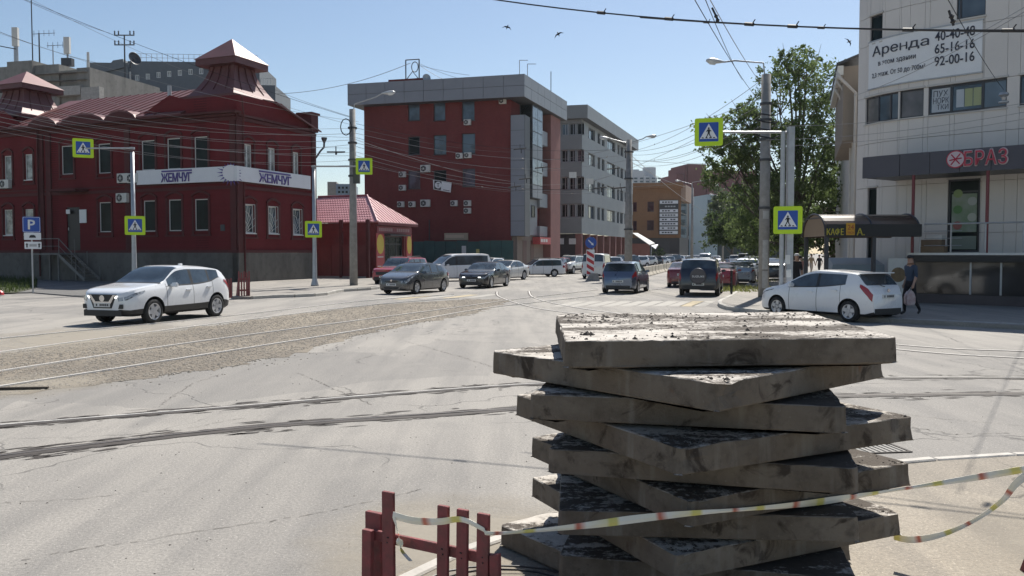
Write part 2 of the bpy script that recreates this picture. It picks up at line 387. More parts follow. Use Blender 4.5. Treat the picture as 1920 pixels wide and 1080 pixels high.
# painted crossing stripes
M_LINE = pm('worn_white_line', (.335, .315, .28), .85, .3, 1.2, c2=(.25, .235, .21)); M_YEL = pm('worn_yellow_line', (.38, .31, .19), .85, .3, 1.2, c2=(.30, .255, .18))
sdir = Vector((math.sin(R(20)), math.cos(R(20)), 0))
def stripe(px, py, w, ln, m):
    a = gnd(px, py, .004); n = Vector((sdir.y, -sdir.x, 0)) * w; q = [a, a + n, a + n + sdir * ln, a + sdir * ln]
    jj = [p + Vector((random.uniform(-.03, .03), random.uniform(-.03, .03), 0)) for p in q]
    o = MB().quad(*jj).build('road_marking', m); struct(o)
for k, px in enumerate([1030, 1062, 1094, 1126, 1158, 1190, 1222, 1250, 1274, 1298]):
    stripe(px, 575 - k * .1, .45, 3.6, M_YEL if k in (8,) else M_LINE)
for k, px in enumerate([690, 735, 780, 825, 868]): stripe(px, 562 - k, .5, 3.2, M_YEL if k % 2 else M_LINE)

# long cracks, a painted wire shadow and a blown sand drift on the near road
M_CRACK_SHADOW = pm('crack_and_shadow_dark', (.11, .098, .085), .95, .3, 9)
def crack_and_shadow(px, w, jit, seg=.05):
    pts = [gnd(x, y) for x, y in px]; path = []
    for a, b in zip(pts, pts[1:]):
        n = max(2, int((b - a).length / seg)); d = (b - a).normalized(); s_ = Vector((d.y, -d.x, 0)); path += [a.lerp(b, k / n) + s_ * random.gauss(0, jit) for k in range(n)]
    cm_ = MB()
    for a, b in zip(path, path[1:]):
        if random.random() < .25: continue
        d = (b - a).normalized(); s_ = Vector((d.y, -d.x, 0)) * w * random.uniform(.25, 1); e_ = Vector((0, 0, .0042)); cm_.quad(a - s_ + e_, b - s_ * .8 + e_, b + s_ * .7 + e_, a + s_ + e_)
    o = cm_.build('road_crack_and_shadow', M_CRACK_SHADOW); struct(o)
crack_and_shadow([(40, 1050), (180, 1025), (260, 1016), (330, 1003), (400, 992), (490, 980), (600, 962), (720, 935), (800, 915)], .0045, .010)
crack_and_shadow([(-20, 945), (160, 935), (330, 915)], .004, .008); crack_and_shadow([(300, 815), (420, 790), (520, 775)], .006, .012); crack_and_shadow([(560, 700), (640, 735), (700, 760)], .008, .015); crack_and_shadow([(1640, 770), (1760, 785), (1930, 800)], .005, .012); crack_and_shadow([(1700, 800), (1790, 815), (1900, 812)], .008, .015); crack_and_shadow([(760, 640), (860, 668), (930, 690)], .008, .02); crack_and_shadow([(300, 760), (360, 720), (420, 700)], .007, .015)  # first strip here paints a wire's faint cast shadow, the others are cracks
sm, nt, bs = new_mat('sand_drift'); v = coords(nt, world=True); n1 = noise(nt, v, 1.6, 5, .65, .5); n2 = noise(nt, v, 30, 3); tc = nt.nodes.new('ShaderNodeTexCoord'); gd = nt.nodes.new('ShaderNodeTexGradient'); gd.gradient_type = 'SPHERICAL'; mpn = nt.nodes.new('ShaderNodeMapping'); mpn.inputs['Location'].default_value = (-1, -1, 0); mpn.inputs['Scale'].default_value = (2, 2, 0); L_(nt, tc.outputs['Generated'], mpn.inputs[0]); L_(nt, mpn.outputs[0], gd.inputs[0])
mu = nt.nodes.new('ShaderNodeMath'); mu.operation = 'MULTIPLY'; L_(nt, gd.outputs['Fac'], mu.inputs[0]); L_(nt, n1, mu.inputs[1]); L_(nt, ramp(nt, mu.outputs[0], [(.08, 0), (.36, .6)]), bs.inputs['Alpha']); L_(nt, mix(nt, n2, (.32, .285, .23), (.40, .355, .285)), bs.inputs['Base Color']); bs.inputs['Roughness'].default_value = .95
for x0, x1, y0, y1 in ((-1.7, .9, 4.1, 7.0), (-8.6, -5.6, 10.5, 14), (2.2, 6.5, 3.8, 6.8), (-13, -7, 14, 24)):
    struct(MB().quad((x0, y0, .0078), (x1, y0, .0078), (x1, y1, .0078), (x0, y1, .0078)).build('sand_drift', sm))
# ---------------------------------------------------------------- the stack of concrete slabs
def slab_mat(name, soil, seed):
    m, nt, b = new_mat(name); v = coords(nt)
    off = nt.nodes.new('ShaderNodeVectorMath'); off.operation = 'ADD'; off.inputs[1].default_value = (seed * 3.1, seed * 1.7, 0); L_(nt, v, off.inputs[0]); v = off.outputs[0]
    n1 = noise(nt, v, 2.2, 6, .6); n2 = noise(nt, v, 11, 6, .65); n3 = noise(nt, v, 70, 4, .7); n4 = noise(nt, v, 5, 5, .6, .8)
    c = mix(nt, ramp(nt, n1, [(.3, 0), (.7, 1)]), (.085 + .02 * (seed % 3), .068 + .016 * (seed % 3), .051 + .012 * (seed % 3)), (.205, .175, .14))  # dirty brown sides, darkened against the tops: their shade is in the colour
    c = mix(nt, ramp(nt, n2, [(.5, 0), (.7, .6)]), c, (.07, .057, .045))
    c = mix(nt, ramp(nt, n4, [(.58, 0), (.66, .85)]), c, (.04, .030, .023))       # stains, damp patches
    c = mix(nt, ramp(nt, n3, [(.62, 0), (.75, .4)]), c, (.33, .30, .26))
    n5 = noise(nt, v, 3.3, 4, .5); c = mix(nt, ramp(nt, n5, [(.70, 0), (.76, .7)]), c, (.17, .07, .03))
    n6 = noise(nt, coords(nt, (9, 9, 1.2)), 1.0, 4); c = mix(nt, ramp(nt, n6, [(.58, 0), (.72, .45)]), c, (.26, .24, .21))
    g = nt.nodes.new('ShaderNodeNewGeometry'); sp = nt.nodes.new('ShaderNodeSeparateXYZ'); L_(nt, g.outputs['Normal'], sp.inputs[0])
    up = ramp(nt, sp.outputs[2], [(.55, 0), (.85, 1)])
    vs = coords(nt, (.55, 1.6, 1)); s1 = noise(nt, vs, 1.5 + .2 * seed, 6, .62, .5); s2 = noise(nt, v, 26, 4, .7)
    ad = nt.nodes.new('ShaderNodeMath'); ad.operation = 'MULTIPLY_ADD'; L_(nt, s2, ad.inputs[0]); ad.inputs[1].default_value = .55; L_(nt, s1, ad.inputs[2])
    sm = ramp(nt, ad.outputs[0], [(.79 - soil, 0), (.90 - soil, 1)])  # soil cover; on the inner slabs it also carries painted shade
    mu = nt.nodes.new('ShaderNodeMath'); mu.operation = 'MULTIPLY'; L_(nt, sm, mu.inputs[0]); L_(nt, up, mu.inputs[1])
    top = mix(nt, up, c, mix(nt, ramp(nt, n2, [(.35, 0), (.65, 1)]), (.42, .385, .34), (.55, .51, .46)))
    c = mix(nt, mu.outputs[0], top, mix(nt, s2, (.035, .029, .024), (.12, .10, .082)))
    L_(nt, c, b.inputs['Base Color']); b.inputs['Roughness'].default_value = .92; b.inputs['Specular IOR Level'].default_value = .25
    h = nt.nodes.new('ShaderNodeMath'); h.operation = 'ADD'; L_(nt, n3, h.inputs[0]); L_(nt, mu.outputs[0], h.inputs[1]); bump(nt, b, h.outputs[0], .7, .008)
    return m
from mathutils import noise as mn
def slab(name, quad, zb, t, seed, m, chips=(), gap=.024):
    """quad: FL, FR, BR, BL in plan; cut corners, broken arrises"""
    q = [Vector((p[0], p[1], 0)) for p in quad]; out = []; rnd = random.Random(seed)
    for i in range(4):
        a, p, c = q[i - 1], q[i], q[(i + 1) % 4]; k = rnd.uniform(.012, .035)
        out += [p + (a - p).normalized() * k, p + (c - p).normalized() * k * rnd.uniform(.7, 1.3)]
    ctr = sum(q, Vector()) / 4
    bm = bmesh.new()
    lo = [bm.verts.new((p.x, p.y, zb)) for p in out]; hi = [bm.verts.new((ctr.x + (p.x - ctr.x) * .995, ctr.y + (p.y - ctr.y) * .995, zb + t)) for p in out]
    n = len(out); bf = bm.faces.new(lo[::-1]); bm.faces.new(hi)
    for i in range(n): bm.faces.new((lo[i], lo[(i + 1) % n], hi[(i + 1) % n], hi[i]))
    bmesh.ops.recalc_face_normals(bm, faces=bm.faces)
    bmesh.ops.inset_region(bm, faces=[bf], thickness=.13)
    bmesh.ops.translate(bm, verts=list(bf.verts), vec=(0, 0, -gap))
    bmesh.ops.bevel(bm, geom=bm.edges[:], offset=.005, segments=1, affect='EDGES')
    bmesh.ops.triangulate(bm, faces=[f for f in bm.faces if len(f.verts) > 4])
    for it in range(6):
        es = [e for e in bm.edges if e.calc_length() > .075]
        if not es: break
        bmesh.ops.subdivide_edges(bm, edges=es, cuts=1); bmesh.ops.triangulate(bm, faces=[f for f in bm.faces if len(f.verts) > 4])
    bm.normal_update()
    for v in bm.verts:
        edge = min(abs(v.co.z - zb - t), abs(v.co.z - zb)); nz = abs(v.normal.z); side = 1 - nz
        on_edge = .25 < nz < .93
        w = mn.noise(v.co * 9 + Vector((seed * 7, 0, 0))); w2 = mn.noise(v.co * 31 + Vector((0, seed * 3, 0)))
        d = -.0022 * abs(w2) - .0015 * w * side
        if on_edge: d -= .016 * max(0, w - .15) + .004 * abs(w2)
        for cx, cy, r, dep in chips:
            e = (Vector((v.co.x, v.co.y)) - Vector((cx, cy))).length
            if e < r and v.co.z > zb + t * .25: d -= dep * (1 - e / r) * (.6 + .5 * w2)
        if v.co.z < zb + .002: d = 0
        v.co += v.normal * d
    for v in bm.verts: v.co -= Vector((ctr.x, ctr.y, zb))
    me = bpy.data.meshes.new(name); bm.to_mesh(me); bm.free(); me.materials.append(m)
    for p in me.polygons: p.use_smooth = False
    o = bpy.data.objects.new(name, me); COL.objects.link(o); o.location = (ctr.x, ctr.y, zb); WL[o.name] = o.location.copy()
    return o
SL, SW, ST, SPI = 1.562, 1.594, .129, .1533
SLABS = [None, None, (.987, 4.758, -.86), (1.017, 4.846, -.229), (1.093, 4.789, -1.096), (1.135, 4.908, -.267), (1.184, 4.998, -1.092), (1.063, 5.008, -.077), (1.184, 5.106, -1.131), (1.17, 5.072, -.216), (1.03, 5.30, -.906)]
SLAB_LABEL = [None, 'topmost concrete slab of the stack, lit and strewn with dark soil', 'second slab from the top of the stack, its corner turned to the viewer',
 'third concrete slab from the top of the stack, long side forward', 'fourth concrete slab from the top of the stack, sticking out far right',
 'fifth concrete slab from the top of the stack, long side forward', 'sixth concrete slab from the top, crossed by the striped tape',
 'seventh concrete slab from the top, long shaded side just below the tape', 'eighth concrete slab from the top, with a broken right corner',
 'ninth concrete slab from the top of the stack, second from the bottom', 'lowest concrete slab, lying on the ground under the whole stack']
SQ = {}
for i in range(1, 11):
    zb = (11 - i) * SPI - ST
    if i == 1:
        zt = zb + ST; q = [gnd(1058, 639, zt), gnd(1686, 632, zt), gnd(1512, 583.5, zt), gnd(1041, 588, zt)]
    else:
        x, y, r = SLABS[i]; sl = 1.535 if i % 2 else 1.60; c, s = math.cos(r), math.sin(r)
        q = [Vector((x + a * c - b * s, y + a * s + b * c, 0)) for a, b in ((-sl / 2, -SW / 2), (sl / 2, -SW / 2), (sl / 2, SW / 2), (-sl / 2, SW / 2))]
    SQ[i] = q
    ch = []
    if i % 2 == 0: ch = [(q[1].x + .06, q[1].y + .05, .16, .03), (q[2].x - .03, q[2].y - .03, .11, .03 if i == 8 else .015)]
    o = slab('concrete_slab', q, zb, ST - .001, i, slab_mat('slab_concrete_%d' % i, {1: .085, 2: .03, 4: .05, 6: .08, 8: .04, 10: .0}.get(i, .14), i), ch, SPI - ST - .0005)  # inner slabs get extra soil colour to paint the shade on their tops
    tag(o, SLAB_LABEL[i], 'slab', 'stacked concrete slabs')
# loose soil crumbs lying on the slabs
M_SOIL = pm('soil_crumb', (.055, .046, .038), .95, .4, 30)
cr = MB(); rnd = random.Random(3)
def on_quad(q, u, v): return q[0].lerp(q[1], u).lerp(q[3].lerp(q[2], u), v)
for k in range(1500):
    u, v = rnd.random(), rnd.random()
    dens = .25 + (.9 if v > .55 and u < .55 else 0) + (.8 if v > .5 and u > .75 else 0) + (.5 if v < .1 else 0)
    if rnd.random() > dens: continue
    p = on_quad(SQ[1], .02 + .96 * u, .02 + .95 * v); p.z = 10 * SPI - .003; r = rnd.choice([.003, .004, .005, .006, .009]) * rnd.uniform(.7, 1.3)
    if rnd.random() < .01: r = .016
    pebble(cr, p, r, 1.0)
p = on_quad(SQ[1], .075, .16); p.z = 10 * SPI - .003; pebble(cr, p, .026, .9); pebble(cr, p + Vector((.025, .004, 0)), .022, .9); pebble(cr, p + Vector((-.028, -.004, 0)), .014, .8)
for i in (2, 4, 6, 8, 10):
    for k in range(500):
        w = rnd.random()
        p = on_quad(SQ[i], rnd.uniform(.015, .985), rnd.uniform(.015, .985))
        if w < .6:
            cn = SQ[i][rnd.choice([0, 1, 2])]; p = cn.lerp(sum(SQ[i], Vector()) / 4, rnd.random() ** 1.2 * .6) + Vector((rnd.uniform(-.1, .1), rnd.uniform(-.1, .1), 0))
            if not inside(p, [sum(SQ[i], Vector()) / 4 + (z - sum(SQ[i], Vector()) / 4) * .96 for z in SQ[i]]): continue
        p.z = (11 - i) * SPI - .004; pebble(cr, p, rnd.choice([.003, .004, .006, .009]), .8)
stuff(tag(cr.build('soil_crumbs', M_SOIL), 'dark soil crumbs and pebbles scattered on the slab tops', 'soil'))

# ---------------------------------------------------------------- red picket barrier and tape
M_RED = pm('faded_red_paint', (.22, .05, .052), .75, .45, 14, bmp=.5, c2=(.10, .055, .045)); M_NAIL = flat('nail', (.01, .01, .01), .6)
fa = at(717, 998, 4.1); fa.z = 0; fb = at(921, 1040, 3.79); fb.z = 0
FF = Fr(fa, (fb - fa)[:2]); FL_ = (fb - fa).length
bar = thing('picket_barrier', 'low faded red wooden picket barrier with tape tied to it', 'barrier', fa)
def picket(px0, px1, ytop, dout, name='picket', tilt=0, zb=0.0, th=.022, cut=0):
    s0, _ = FF.hit(px0, ytop + 60, dout); s1, zt = FF.hit((px0 + px1) / 2, ytop, dout); s1, _ = FF.hit(px1, ytop + 60, dout)
    b = MB(); b.hexa([FF(s0 + tilt, dout - th / 2, zb), FF(s1 + tilt, dout - th / 2, zb), FF(s1 + tilt, dout + th / 2, zb), FF(s0 + tilt, dout + th / 2, zb), FF(s0, dout - th / 2, zt - cut), FF(s1, dout - th / 2, zt), FF(s1, dout + th / 2, zt), FF(s0, dout + th / 2, zt - cut)])
    o = bevel(b.build(name, M_RED, bar), .003); return o, (s0 + s1) / 2, zt
r0, z0 = FF.hit(717, 1012); 
zr = FF.hit(760, 1015)[1]
bevel(MB().fbox(FF, -.06, FL_ + .012, -.011, .011, zr - .026, zr + .026).build('rail', M_RED, bar), .003)
bevel(MB().fbox(FF, -.06, FL_ + .012, -.011, .011, .14, .20).build('rail', M_RED, bar), .003)
for x0, x1, yt, tl in ((718, 739, 922, 0.004), (822, 842, 948, -.012), (858, 878, 955, -.01), (896, 918, 963, -.012)):
    o, sc, zt = picket(x0, x1, yt, .023, tilt=tl)
    nb = MB()
    for z in (zr - .01, zr + .015): nb.cyl(FF(sc + random.uniform(-.01, .01), .033, z), FF(sc, .037, z), .0035, n=6)
    nb.build('nail', M_NAIL, o)
picket(688, 717, 960, -.04, 'post', th=.03); picket(682, 699, 993, .045, 'leg', tilt=-.01, th=.03); picket(920, 937, 1036, .02, 'leg', tilt=.01, th=.03, cut=.012)
def tape_mat():
    m, nt, b = new_mat('barrier_tape'); a = nt.nodes.new('ShaderNodeAttribute'); a.attribute_name = 'dist'
    md = nt.nodes.new('ShaderNodeMath'); md.operation = 'FRACT'; L_(nt, a.outputs['Fac'], md.inputs[0])
    c = ramp(nt, md.outputs[0], [(0, (.78, .75, .66)), (.40, (.76, .72, .58)), (.45, (.55, .16, .10)), (.47, (.55, .16, .10)), (.56, (.78, .75, .66)), (.80, (.76, .69, .45)), (.85, (.68, .60, .16)), (.93, (.68, .60, .18)), (.98, (.78, .75, .66))])
    L_(nt, c, b.inputs['Base Color']); b.inputs['Roughness'].default_value = .45; b.inputs['Transmission Weight'].default_value = 0; b.inputs['Subsurface Weight'].default_value = 0
    return m
M_TAPE = tape_mat()
def tape(path, w, label, twist=.5, parent=None, name='barrier_tape', per=.42):
    path = spl(path, 12); b = MB(); ds = [0]; vs = []; fs = []
    for i in range(1, len(path)): ds.append(ds[-1] + (path[i] - path[i - 1]).length)
    for i, p in enumerate(path):
        a = (path[min(i + 1, len(path) - 1)] - path[max(i - 1, 0)]).normalized(); s = a.cross(Vector((0, 0, 1))).normalized(); up = s.cross(a).normalized()
        q = twist * (math.sin(ds[i] * 3.1) + .7 * math.sin(ds[i] * 9)); wv = (up * math.cos(q) + s * math.sin(q)) * (w / 2) * (.75 + .3 * math.sin(ds[i] * 5.3 + 1))
        th = s * .0008
        vs += [p - wv - th, p - wv * .1 + s * .003 - th, p + wv - th, p - wv + th, p - wv * .1 + s * .003 + th, p + wv + th]
    n = len(path)
    for i in range(n - 1):
        a, c = i * 6, (i + 1) * 6
        fs += [(a, c, c + 1, a + 1), (a + 1, c + 1, c + 2, a + 2), (a + 4, c + 4, c + 3, a + 3), (a + 5, c + 5, c + 4, a + 4), (a + 2, c + 2, c + 5, a + 5), (a + 3, c + 3, c, a)]
    fs += [(0, 1, 4, 3), (1, 2, 5, 4)]; e = (n - 1) * 6; fs += [(e + 3, e + 4, e + 1, e), (e + 4, e + 5, e + 2, e + 1)]
    b.add(vs, fs); o = b.build(name, M_TAPE, parent); at_ = o.data.attributes.new('dist', 'FLOAT', 'POINT')
    at_.data.foreach_set('value', [ds[i // 6] / per for i in range(len(vs))])
    if label: tag(o, label, 'tape', 'striped barrier tapes')
    return o
def fpt(px, py, d): s, z = FF.hit(px, py, d); return FF(s, d, z)
q6 = SQ[6]; n6 = Vector((q6[2].y - q6[1].y, q6[1].x - q6[2].x, 0)).normalized()
z6 = 4.5 * SPI
G6 = Fr(q6[1], (q6[2] - q6[1])[:2])
def on6(px, py, d=.012):
    s_, z_ = G6.hit(px, py, d); return G6(s_, d, z_)
tape([fpt(737, 966, .036), fpt(775, 976, .038), fpt(823, 978, .04), fpt(866, 974, .037), fpt(905, 992, .037), fpt(918, 1000, .04), at(990, 996, 3.86), at(1100, 985, 3.92), at(1200, 972, 3.99), on6(1300, 962, .02), on6(1420, 953), on6(1520, 943), on6(1620, 928), on6(1690, 917, .02), at(1800, 900, q6[2].y - .05), at(1920, 880, q6[2].y - .1), at(2010, 864, q6[2].y - .15)], .036, 'taut red, yellow and white tape running from the picket barrier past the stack', .15)
tape([at(2010, 840, 4.85), at(1915, 898, 4.9), at(1880, 938, 4.92), at(1830, 974, 4.95), at(1770, 1001, 5.0), at(1712, 1012, 5.05), at(1675, 1006, 5.12)], .05, 'sagging yellow and white tape loop hanging right of the stack', .35, per=.3)
tape([fpt(738, 968, .034), fpt(748, 1005, .045), fpt(752, 1030, .04), fpt(770, 1052, .05)], .03, 'short loose end of red and white tape dangling from tall picket', 1.0, per=.2)

# stake at the right edge that holds the tape ends
g0 = gnd(1919, 1072); g1 = at(2010, 835, 4.87); st_ = thing('barrier_stake', 'red wooden stake at the right edge, only its foot in view', 'stake', g0)
MB().tube([g0, g1], .022, 4).build('leg', M_RED, st_); MB().tube([Vector((g1.x + .05, g1.y + .3, 0)), g1], .022, 4).build('leg', M_RED, st_)
# ---------------------------------------------------------------- building kit
def facade(mb, fr, s0, s1, z0, z1, holes, rec=.15, d=0):
    ss = sorted({s0, s1} | {min(max(v, s0), s1) for h in holes for v in h[:2]}); zs = sorted({z0, z1} | {min(max(v, z0), z1) for h in holes for v in h[2:4]})
    for a, b in zip(ss, ss[1:]):
        for c, e in zip(zs, zs[1:]):
            m, n = (a + b) / 2, (c + e) / 2
            if any(h[0] < m < h[1] and h[2] < n < h[3] for h in holes): continue
            mb.quad(fr(a, d, c), fr(b, d, c), fr(b, d, e), fr(a, d, e))
    for a, b, c, e in [h[:4] for h in holes]:
        mb.quad(fr(a, d, c), fr(b, d, c), fr(b, d - rec, c), fr(a, d - rec, c)); mb.quad(fr(a, d, e), fr(b, d, e), fr(b, d - rec, e), fr(a, d - rec, e))
        mb.quad(fr(a, d, c), fr(a, d, e), fr(a, d - rec, e), fr(a, d - rec, c)); mb.quad(fr(b, d, c), fr(b, d, e), fr(b, d - rec, e), fr(b, d - rec, c))
        mb.quad(fr(a, d - rec, c), fr(b, d - rec, c), fr(b, d - rec, e), fr(a, d - rec, e))
def window(root, fr, h, fm, gm, rec=.12, fw=.07, mull=(), trans=(), sill=None, d=0):
    a, b, c, e = h[:4]; y0, y1 = d - rec + .003, d - rec + .06; m = MB(); i = .002
    m.fbox(fr, a + i, a + fw, y0, y1, c + i, e - i); m.fbox(fr, b - fw, b - i, y0, y1, c + i, e - i)
    m.fbox(fr, a + fw, b - fw, y0, y1, c + i, c + fw); m.fbox(fr, a + fw, b - fw, y0, y1, e - fw, e - i)
    for t in mull: x = a + (b - a) * t; m.fbox(fr, x - fw * .4, x + fw * .4, y0, y1 - .004, c + fw, e - fw)
    for t in trans: z = c + (e - c) * t; m.fbox(fr, a + fw, b - fw, y0, y1 - .008, z - fw * .4, z + fw * .4)
    w = m.build('window', fm, root)
    MB().fbox(fr, a + fw * .6, b - fw * .6, y0 + .002, y0 + .024, c + fw * .6, e - fw * .6).build('pane', gm, w)
    if sill: MB().fbox(fr, a - .06, b + .06, d - rec + .062, d + .09, c - .06, c - .003).build('sill', sill, w)
    return w
M_ACW = pm('ac_white', (.60, .585, .54), .5, .15, 4); M_ACF = flat('ac_fan_black', (.02, .02, .02), .5)
def aircon(root, fr, px, py, w=.85, h=.6, d=0):
    s, z = fr.hit(px, py, d + .3); b = MB().fbox(fr, s - w / 2, s + w / 2, d + .06, d + .36, z - h / 2, z + h / 2)
    o = bevel(b.build('air_conditioner', M_ACW, root), .02)
    sg = -1 if (fr(1, 0, 0) - fr(0, 0, 0)).x > 0 else 1
    c = fr(s + sg * w * .16, d + .361, z); n = fr.n
    f = MB(); f.cyl(c, c + n * .012, h * .40, n=16); f.build('fan', M_ACF, o)
    g = MB()
    for k in range(3): 
        a = k * math.pi / 3; q = (fr.e * math.cos(a) + Vector((0, 0, math.sin(a)))) * h * .38; g.tube([c + n * .02 - q, c + n * .02 + q], .012, 4)
    g.cyl(c + n * .012, c + n * .03, h * .1, n=8); g.build('grille', M_ACW, o)
    MB().fbox(fr, s - w * .4, s - w * .34, d, d + .34, z - h / 2 - .05, z - h / 2 - .005).fbox(fr, s + w * .34, s + w * .4, d, d + .34, z - h / 2 - .05, z - h / 2 - .005).build('bracket', M_DGREY, o)
    return o
def text_obj(txt, name, mat_, parent, o, e, up, height=None, width=None, ext=.02, spacing=1.0, bold=0.0, shear=0.0, box=None):
    cu = bpy.data.curves.new('txt', 'FONT'); cu.body = txt; cu.extrude = 0; cu.align_x = 'CENTER'; cu.align_y = 'CENTER'; cu.space_character = spacing; cu.offset = bold; cu.shear = shear; cu.resolution_u = 3
    t = bpy.data.objects.new('txt', cu); COL.objects.link(t); dg = bpy.context.evaluated_depsgraph_get(); me = bpy.data.meshes.new_from_object(t.evaluated_get(dg))
    bpy.data.objects.remove(t); bm = bmesh.new(); bm.from_mesh(me); bmesh.ops.triangulate(bm, faces=bm.faces[:])
    xs = [v.co.x for v in bm.verts]; ys = [v.co.y for v in bm.verts]
    cx, cy = (min(xs) + max(xs)) / 2, (min(ys) + max(ys)) / 2; sx = sy = 1
    if height: sy = height / (max(ys) - min(ys)); sx = sy
    if width: sx = width / (max(xs) - min(xs)); sy = sy if height else sx
    e = Vector(e).normalized(); up = Vector(up).normalized(); n = e.cross(up); o = Vector(o)
    r = bmesh.ops.extrude_face_region(bm, geom=bm.faces[:]); ev = [g for g in r['geom'] if isinstance(g, bmesh.types.BMVert)]
    for v in ev: v.co.z += ext
    off = WL.get(parent.name, Vector()) if parent else Vector()
    for v in bm.verts:
        x, y, z = (v.co.x - cx) * sx, (v.co.y - cy) * sy, v.co.z; v.co = o + e * x + up * y + n * z - off
    bm.to_mesh(me); bm.free(); me.name = name; me.materials.clear(); me.materials.append(mat_)
    ob = bpy.data.objects.new(name, me); COL.objects.link(ob); ob.parent = parent; WL[ob.name] = off; return ob
UP = Vector((0, 0, 1))
def brick_mat(name, c1, c2, mortar, ang, scale=1.0, rough=.85):
    m, nt, b = new_mat(name); v = coords(nt, (1, 1, 1), ang, True); s = nt.nodes.new('ShaderNodeSeparateXYZ'); L_(nt, v, s.inputs[0])
    cb = nt.nodes.new('ShaderNodeCombineXYZ'); ad = nt.nodes.new('ShaderNodeMath'); ad.operation = 'ADD'; L_(nt, s.outputs[0], ad.inputs[0]); L_(nt, s.outputs[1], ad.inputs[1])
    L_(nt, ad.outputs[0], cb.inputs[0]); L_(nt, s.outputs[2], cb.inputs[1])
    t = nt.nodes.new('ShaderNodeTexBrick'); L_(nt, cb.outputs[0], t.inputs['Vector']); t.inputs['Scale'].default_value = scale
    t.inputs['Brick Width'].default_value = .26; t.inputs['Row Height'].default_value = .077; t.inputs['Mortar Size'].default_value = .006; t.inputs['Mortar Smooth'].default_value = .3
    t.inputs['Color1'].default_value = (*c1, 1); t.inputs['Color2'].default_value = (*c2, 1); t.inputs['Mortar'].default_value = (*mortar, 1); t.inputs['Bias'].default_value = -.2
    w = coords(nt, (1, 1, .35), 0, True); n = noise(nt, w, .5, 5, .6); n2 = noise(nt, w, 3, 4)
    c = mix(nt, ramp(nt, n, [(.35, 0), (.7, .6)]), t.outputs['Color'], tuple(x * .62 for x in c1)); c = mix(nt, ramp(nt, n2, [(.5, 0), (.8, .4)]), c, tuple(min(1, x * 1.35) for x in c2))
    L_(nt, c, b.inputs['Base Color']); b.inputs['Roughness'].default_value = rough; b.inputs['Specular IOR Level'].default_value = .2; bump(nt, b, t.outputs['Fac'], -.3, .008); return m
def stucco_mat(name, c, dirt, amount=.6, streak=True):
    m, nt, b = new_mat(name); w = coords(nt, (1, 1, .25), 0, True); v = coords(nt, world=True)
    n = noise(nt, w, .9, 6, .65); n2 = noise(nt, v, 2.5, 5); n3 = noise(nt, v, 30, 3)
    k = mix(nt, ramp(nt, n, [(.42, 0), (.72, amount)]), c, dirt); k = mix(nt, ramp(nt, n2, [(.5, 0), (.75, amount * .6)]), k, tuple(x * .7 for x in dirt))
    L_(nt, k, b.inputs['Base Color']); b.inputs['Roughness'].default_value = .88; b.inputs['Specular IOR Level'].default_value = .25; bump(nt, b, n3, .3, .01); return m

# ---------------------------------------------------------------- red brick corner house with towers
A1 = R(22.3); C1 = foot(448, 52)
L1 = Fr(C1, (-math.cos(A1), math.sin(A1)), flip=True); R1 = Fr(C1, (math.sin(A1), math.cos(A1)))
house = thing('brick_house', 'dark red two storey brick house with tower roofs and a long white sign band', 'building', C1)
M_REDB = brick_mat('red_painted_brick', (.155, .020, .023), (.125, .017, .019), (.09, .014, .016), -A1)
M_REDT = pm('red_trim', (.085, .017, .016), .8, .3, 2); M_PLIN = stucco_mat('grey_plinth', (.15, .14, .125), (.075, .07, .062), .8)
M_ROOF = pm('red_roof_sheet', (.15, .056, .055), .55, .3, 1.2, metal=.1, bmp=.05, c2=(.105, .04, .038)); M_ROOFD = pm('roof_seam', (.11, .03, .028), .45, .3, 2, metal=.2)
M_FRW = flat('white_window_frame', (.68, .68, .66), .45); M_GLD = glass('dark_glass', (.007, .013, .013), .25); M_GLC = glass('curtain_glass', (.30, .31, .29), .15, .45, 1.6); M_GLB = glass('blue_glass', (.05, .075, .10), .05)
Ls = L1.hit(-190, 430)[0]; Rs = 8.1; WT = 10.75; Zp = 1.95
up_px = [(115, 273, 137, 327), (184, 269, 207, 325), (265, 263, 290, 319), (313, 259, 338, 317), (364, 256, 389, 316), (8, 292, 22, 338), (47, 289, 61, 337), (-62, 300, -48, 345), (-120, 305, -105, 350)]
lo_px = [(186, 379, 208, 435), (269, 376, 291, 434), (316, 374, 340, 433), (365, 373, 390, 432), (8, 393, 24, 441), (47, 392, 63, 440), (-62, 396, -47, 442)]
hl = [L1.rect(*p) for p in up_px]; hl2 = [L1.rect(*p) for p in lo_px]; door = L1.rect(125, 388, 150, 470)
hr = [R1.rect(*p) for p in ((458, 270, 474, 322), (503, 277, 518, 328), (549, 285, 562, 335))]; hr2 = [R1.rect(*p) for p in ((458, 383, 478, 437), (503, 387, 521, 438), (549, 392, 566, 440))]
wb = MB(); facade(wb, L1, 0, Ls, Zp, WT, hl + hl2 + [door]); facade(wb, R1, 0, Rs, Zp, WT, hr + hr2, .26)
s_a = L1.hit(345, 200)[0]; s_b = L1.hit(318, 200)[0]; s_c = L1.hit(268, 215)[0]
wb.quad(L1(0, 0, WT), L1(s_c + .6, 0, WT), L1(s_b, 0, 12.1), L1(s_a, 0, 11.75), L1(0, 0, 11.75)); wb.quad(R1(0, 0, WT), R1(Rs, 0, WT), R1(5.9, 0, 11.35), R1(4.4, 0, 11.9), R1(0, 0, 11.75))
wb.quad(R1(Rs, 0, Zp), R1(Rs, -10, Zp), R1(Rs, -10, WT), R1(Rs, 0, WT)); wb.quad(L1(Ls, 0, 0), L1(Ls, -9, 0), L1(Ls, -9, WT), L1(Ls, 0, WT))
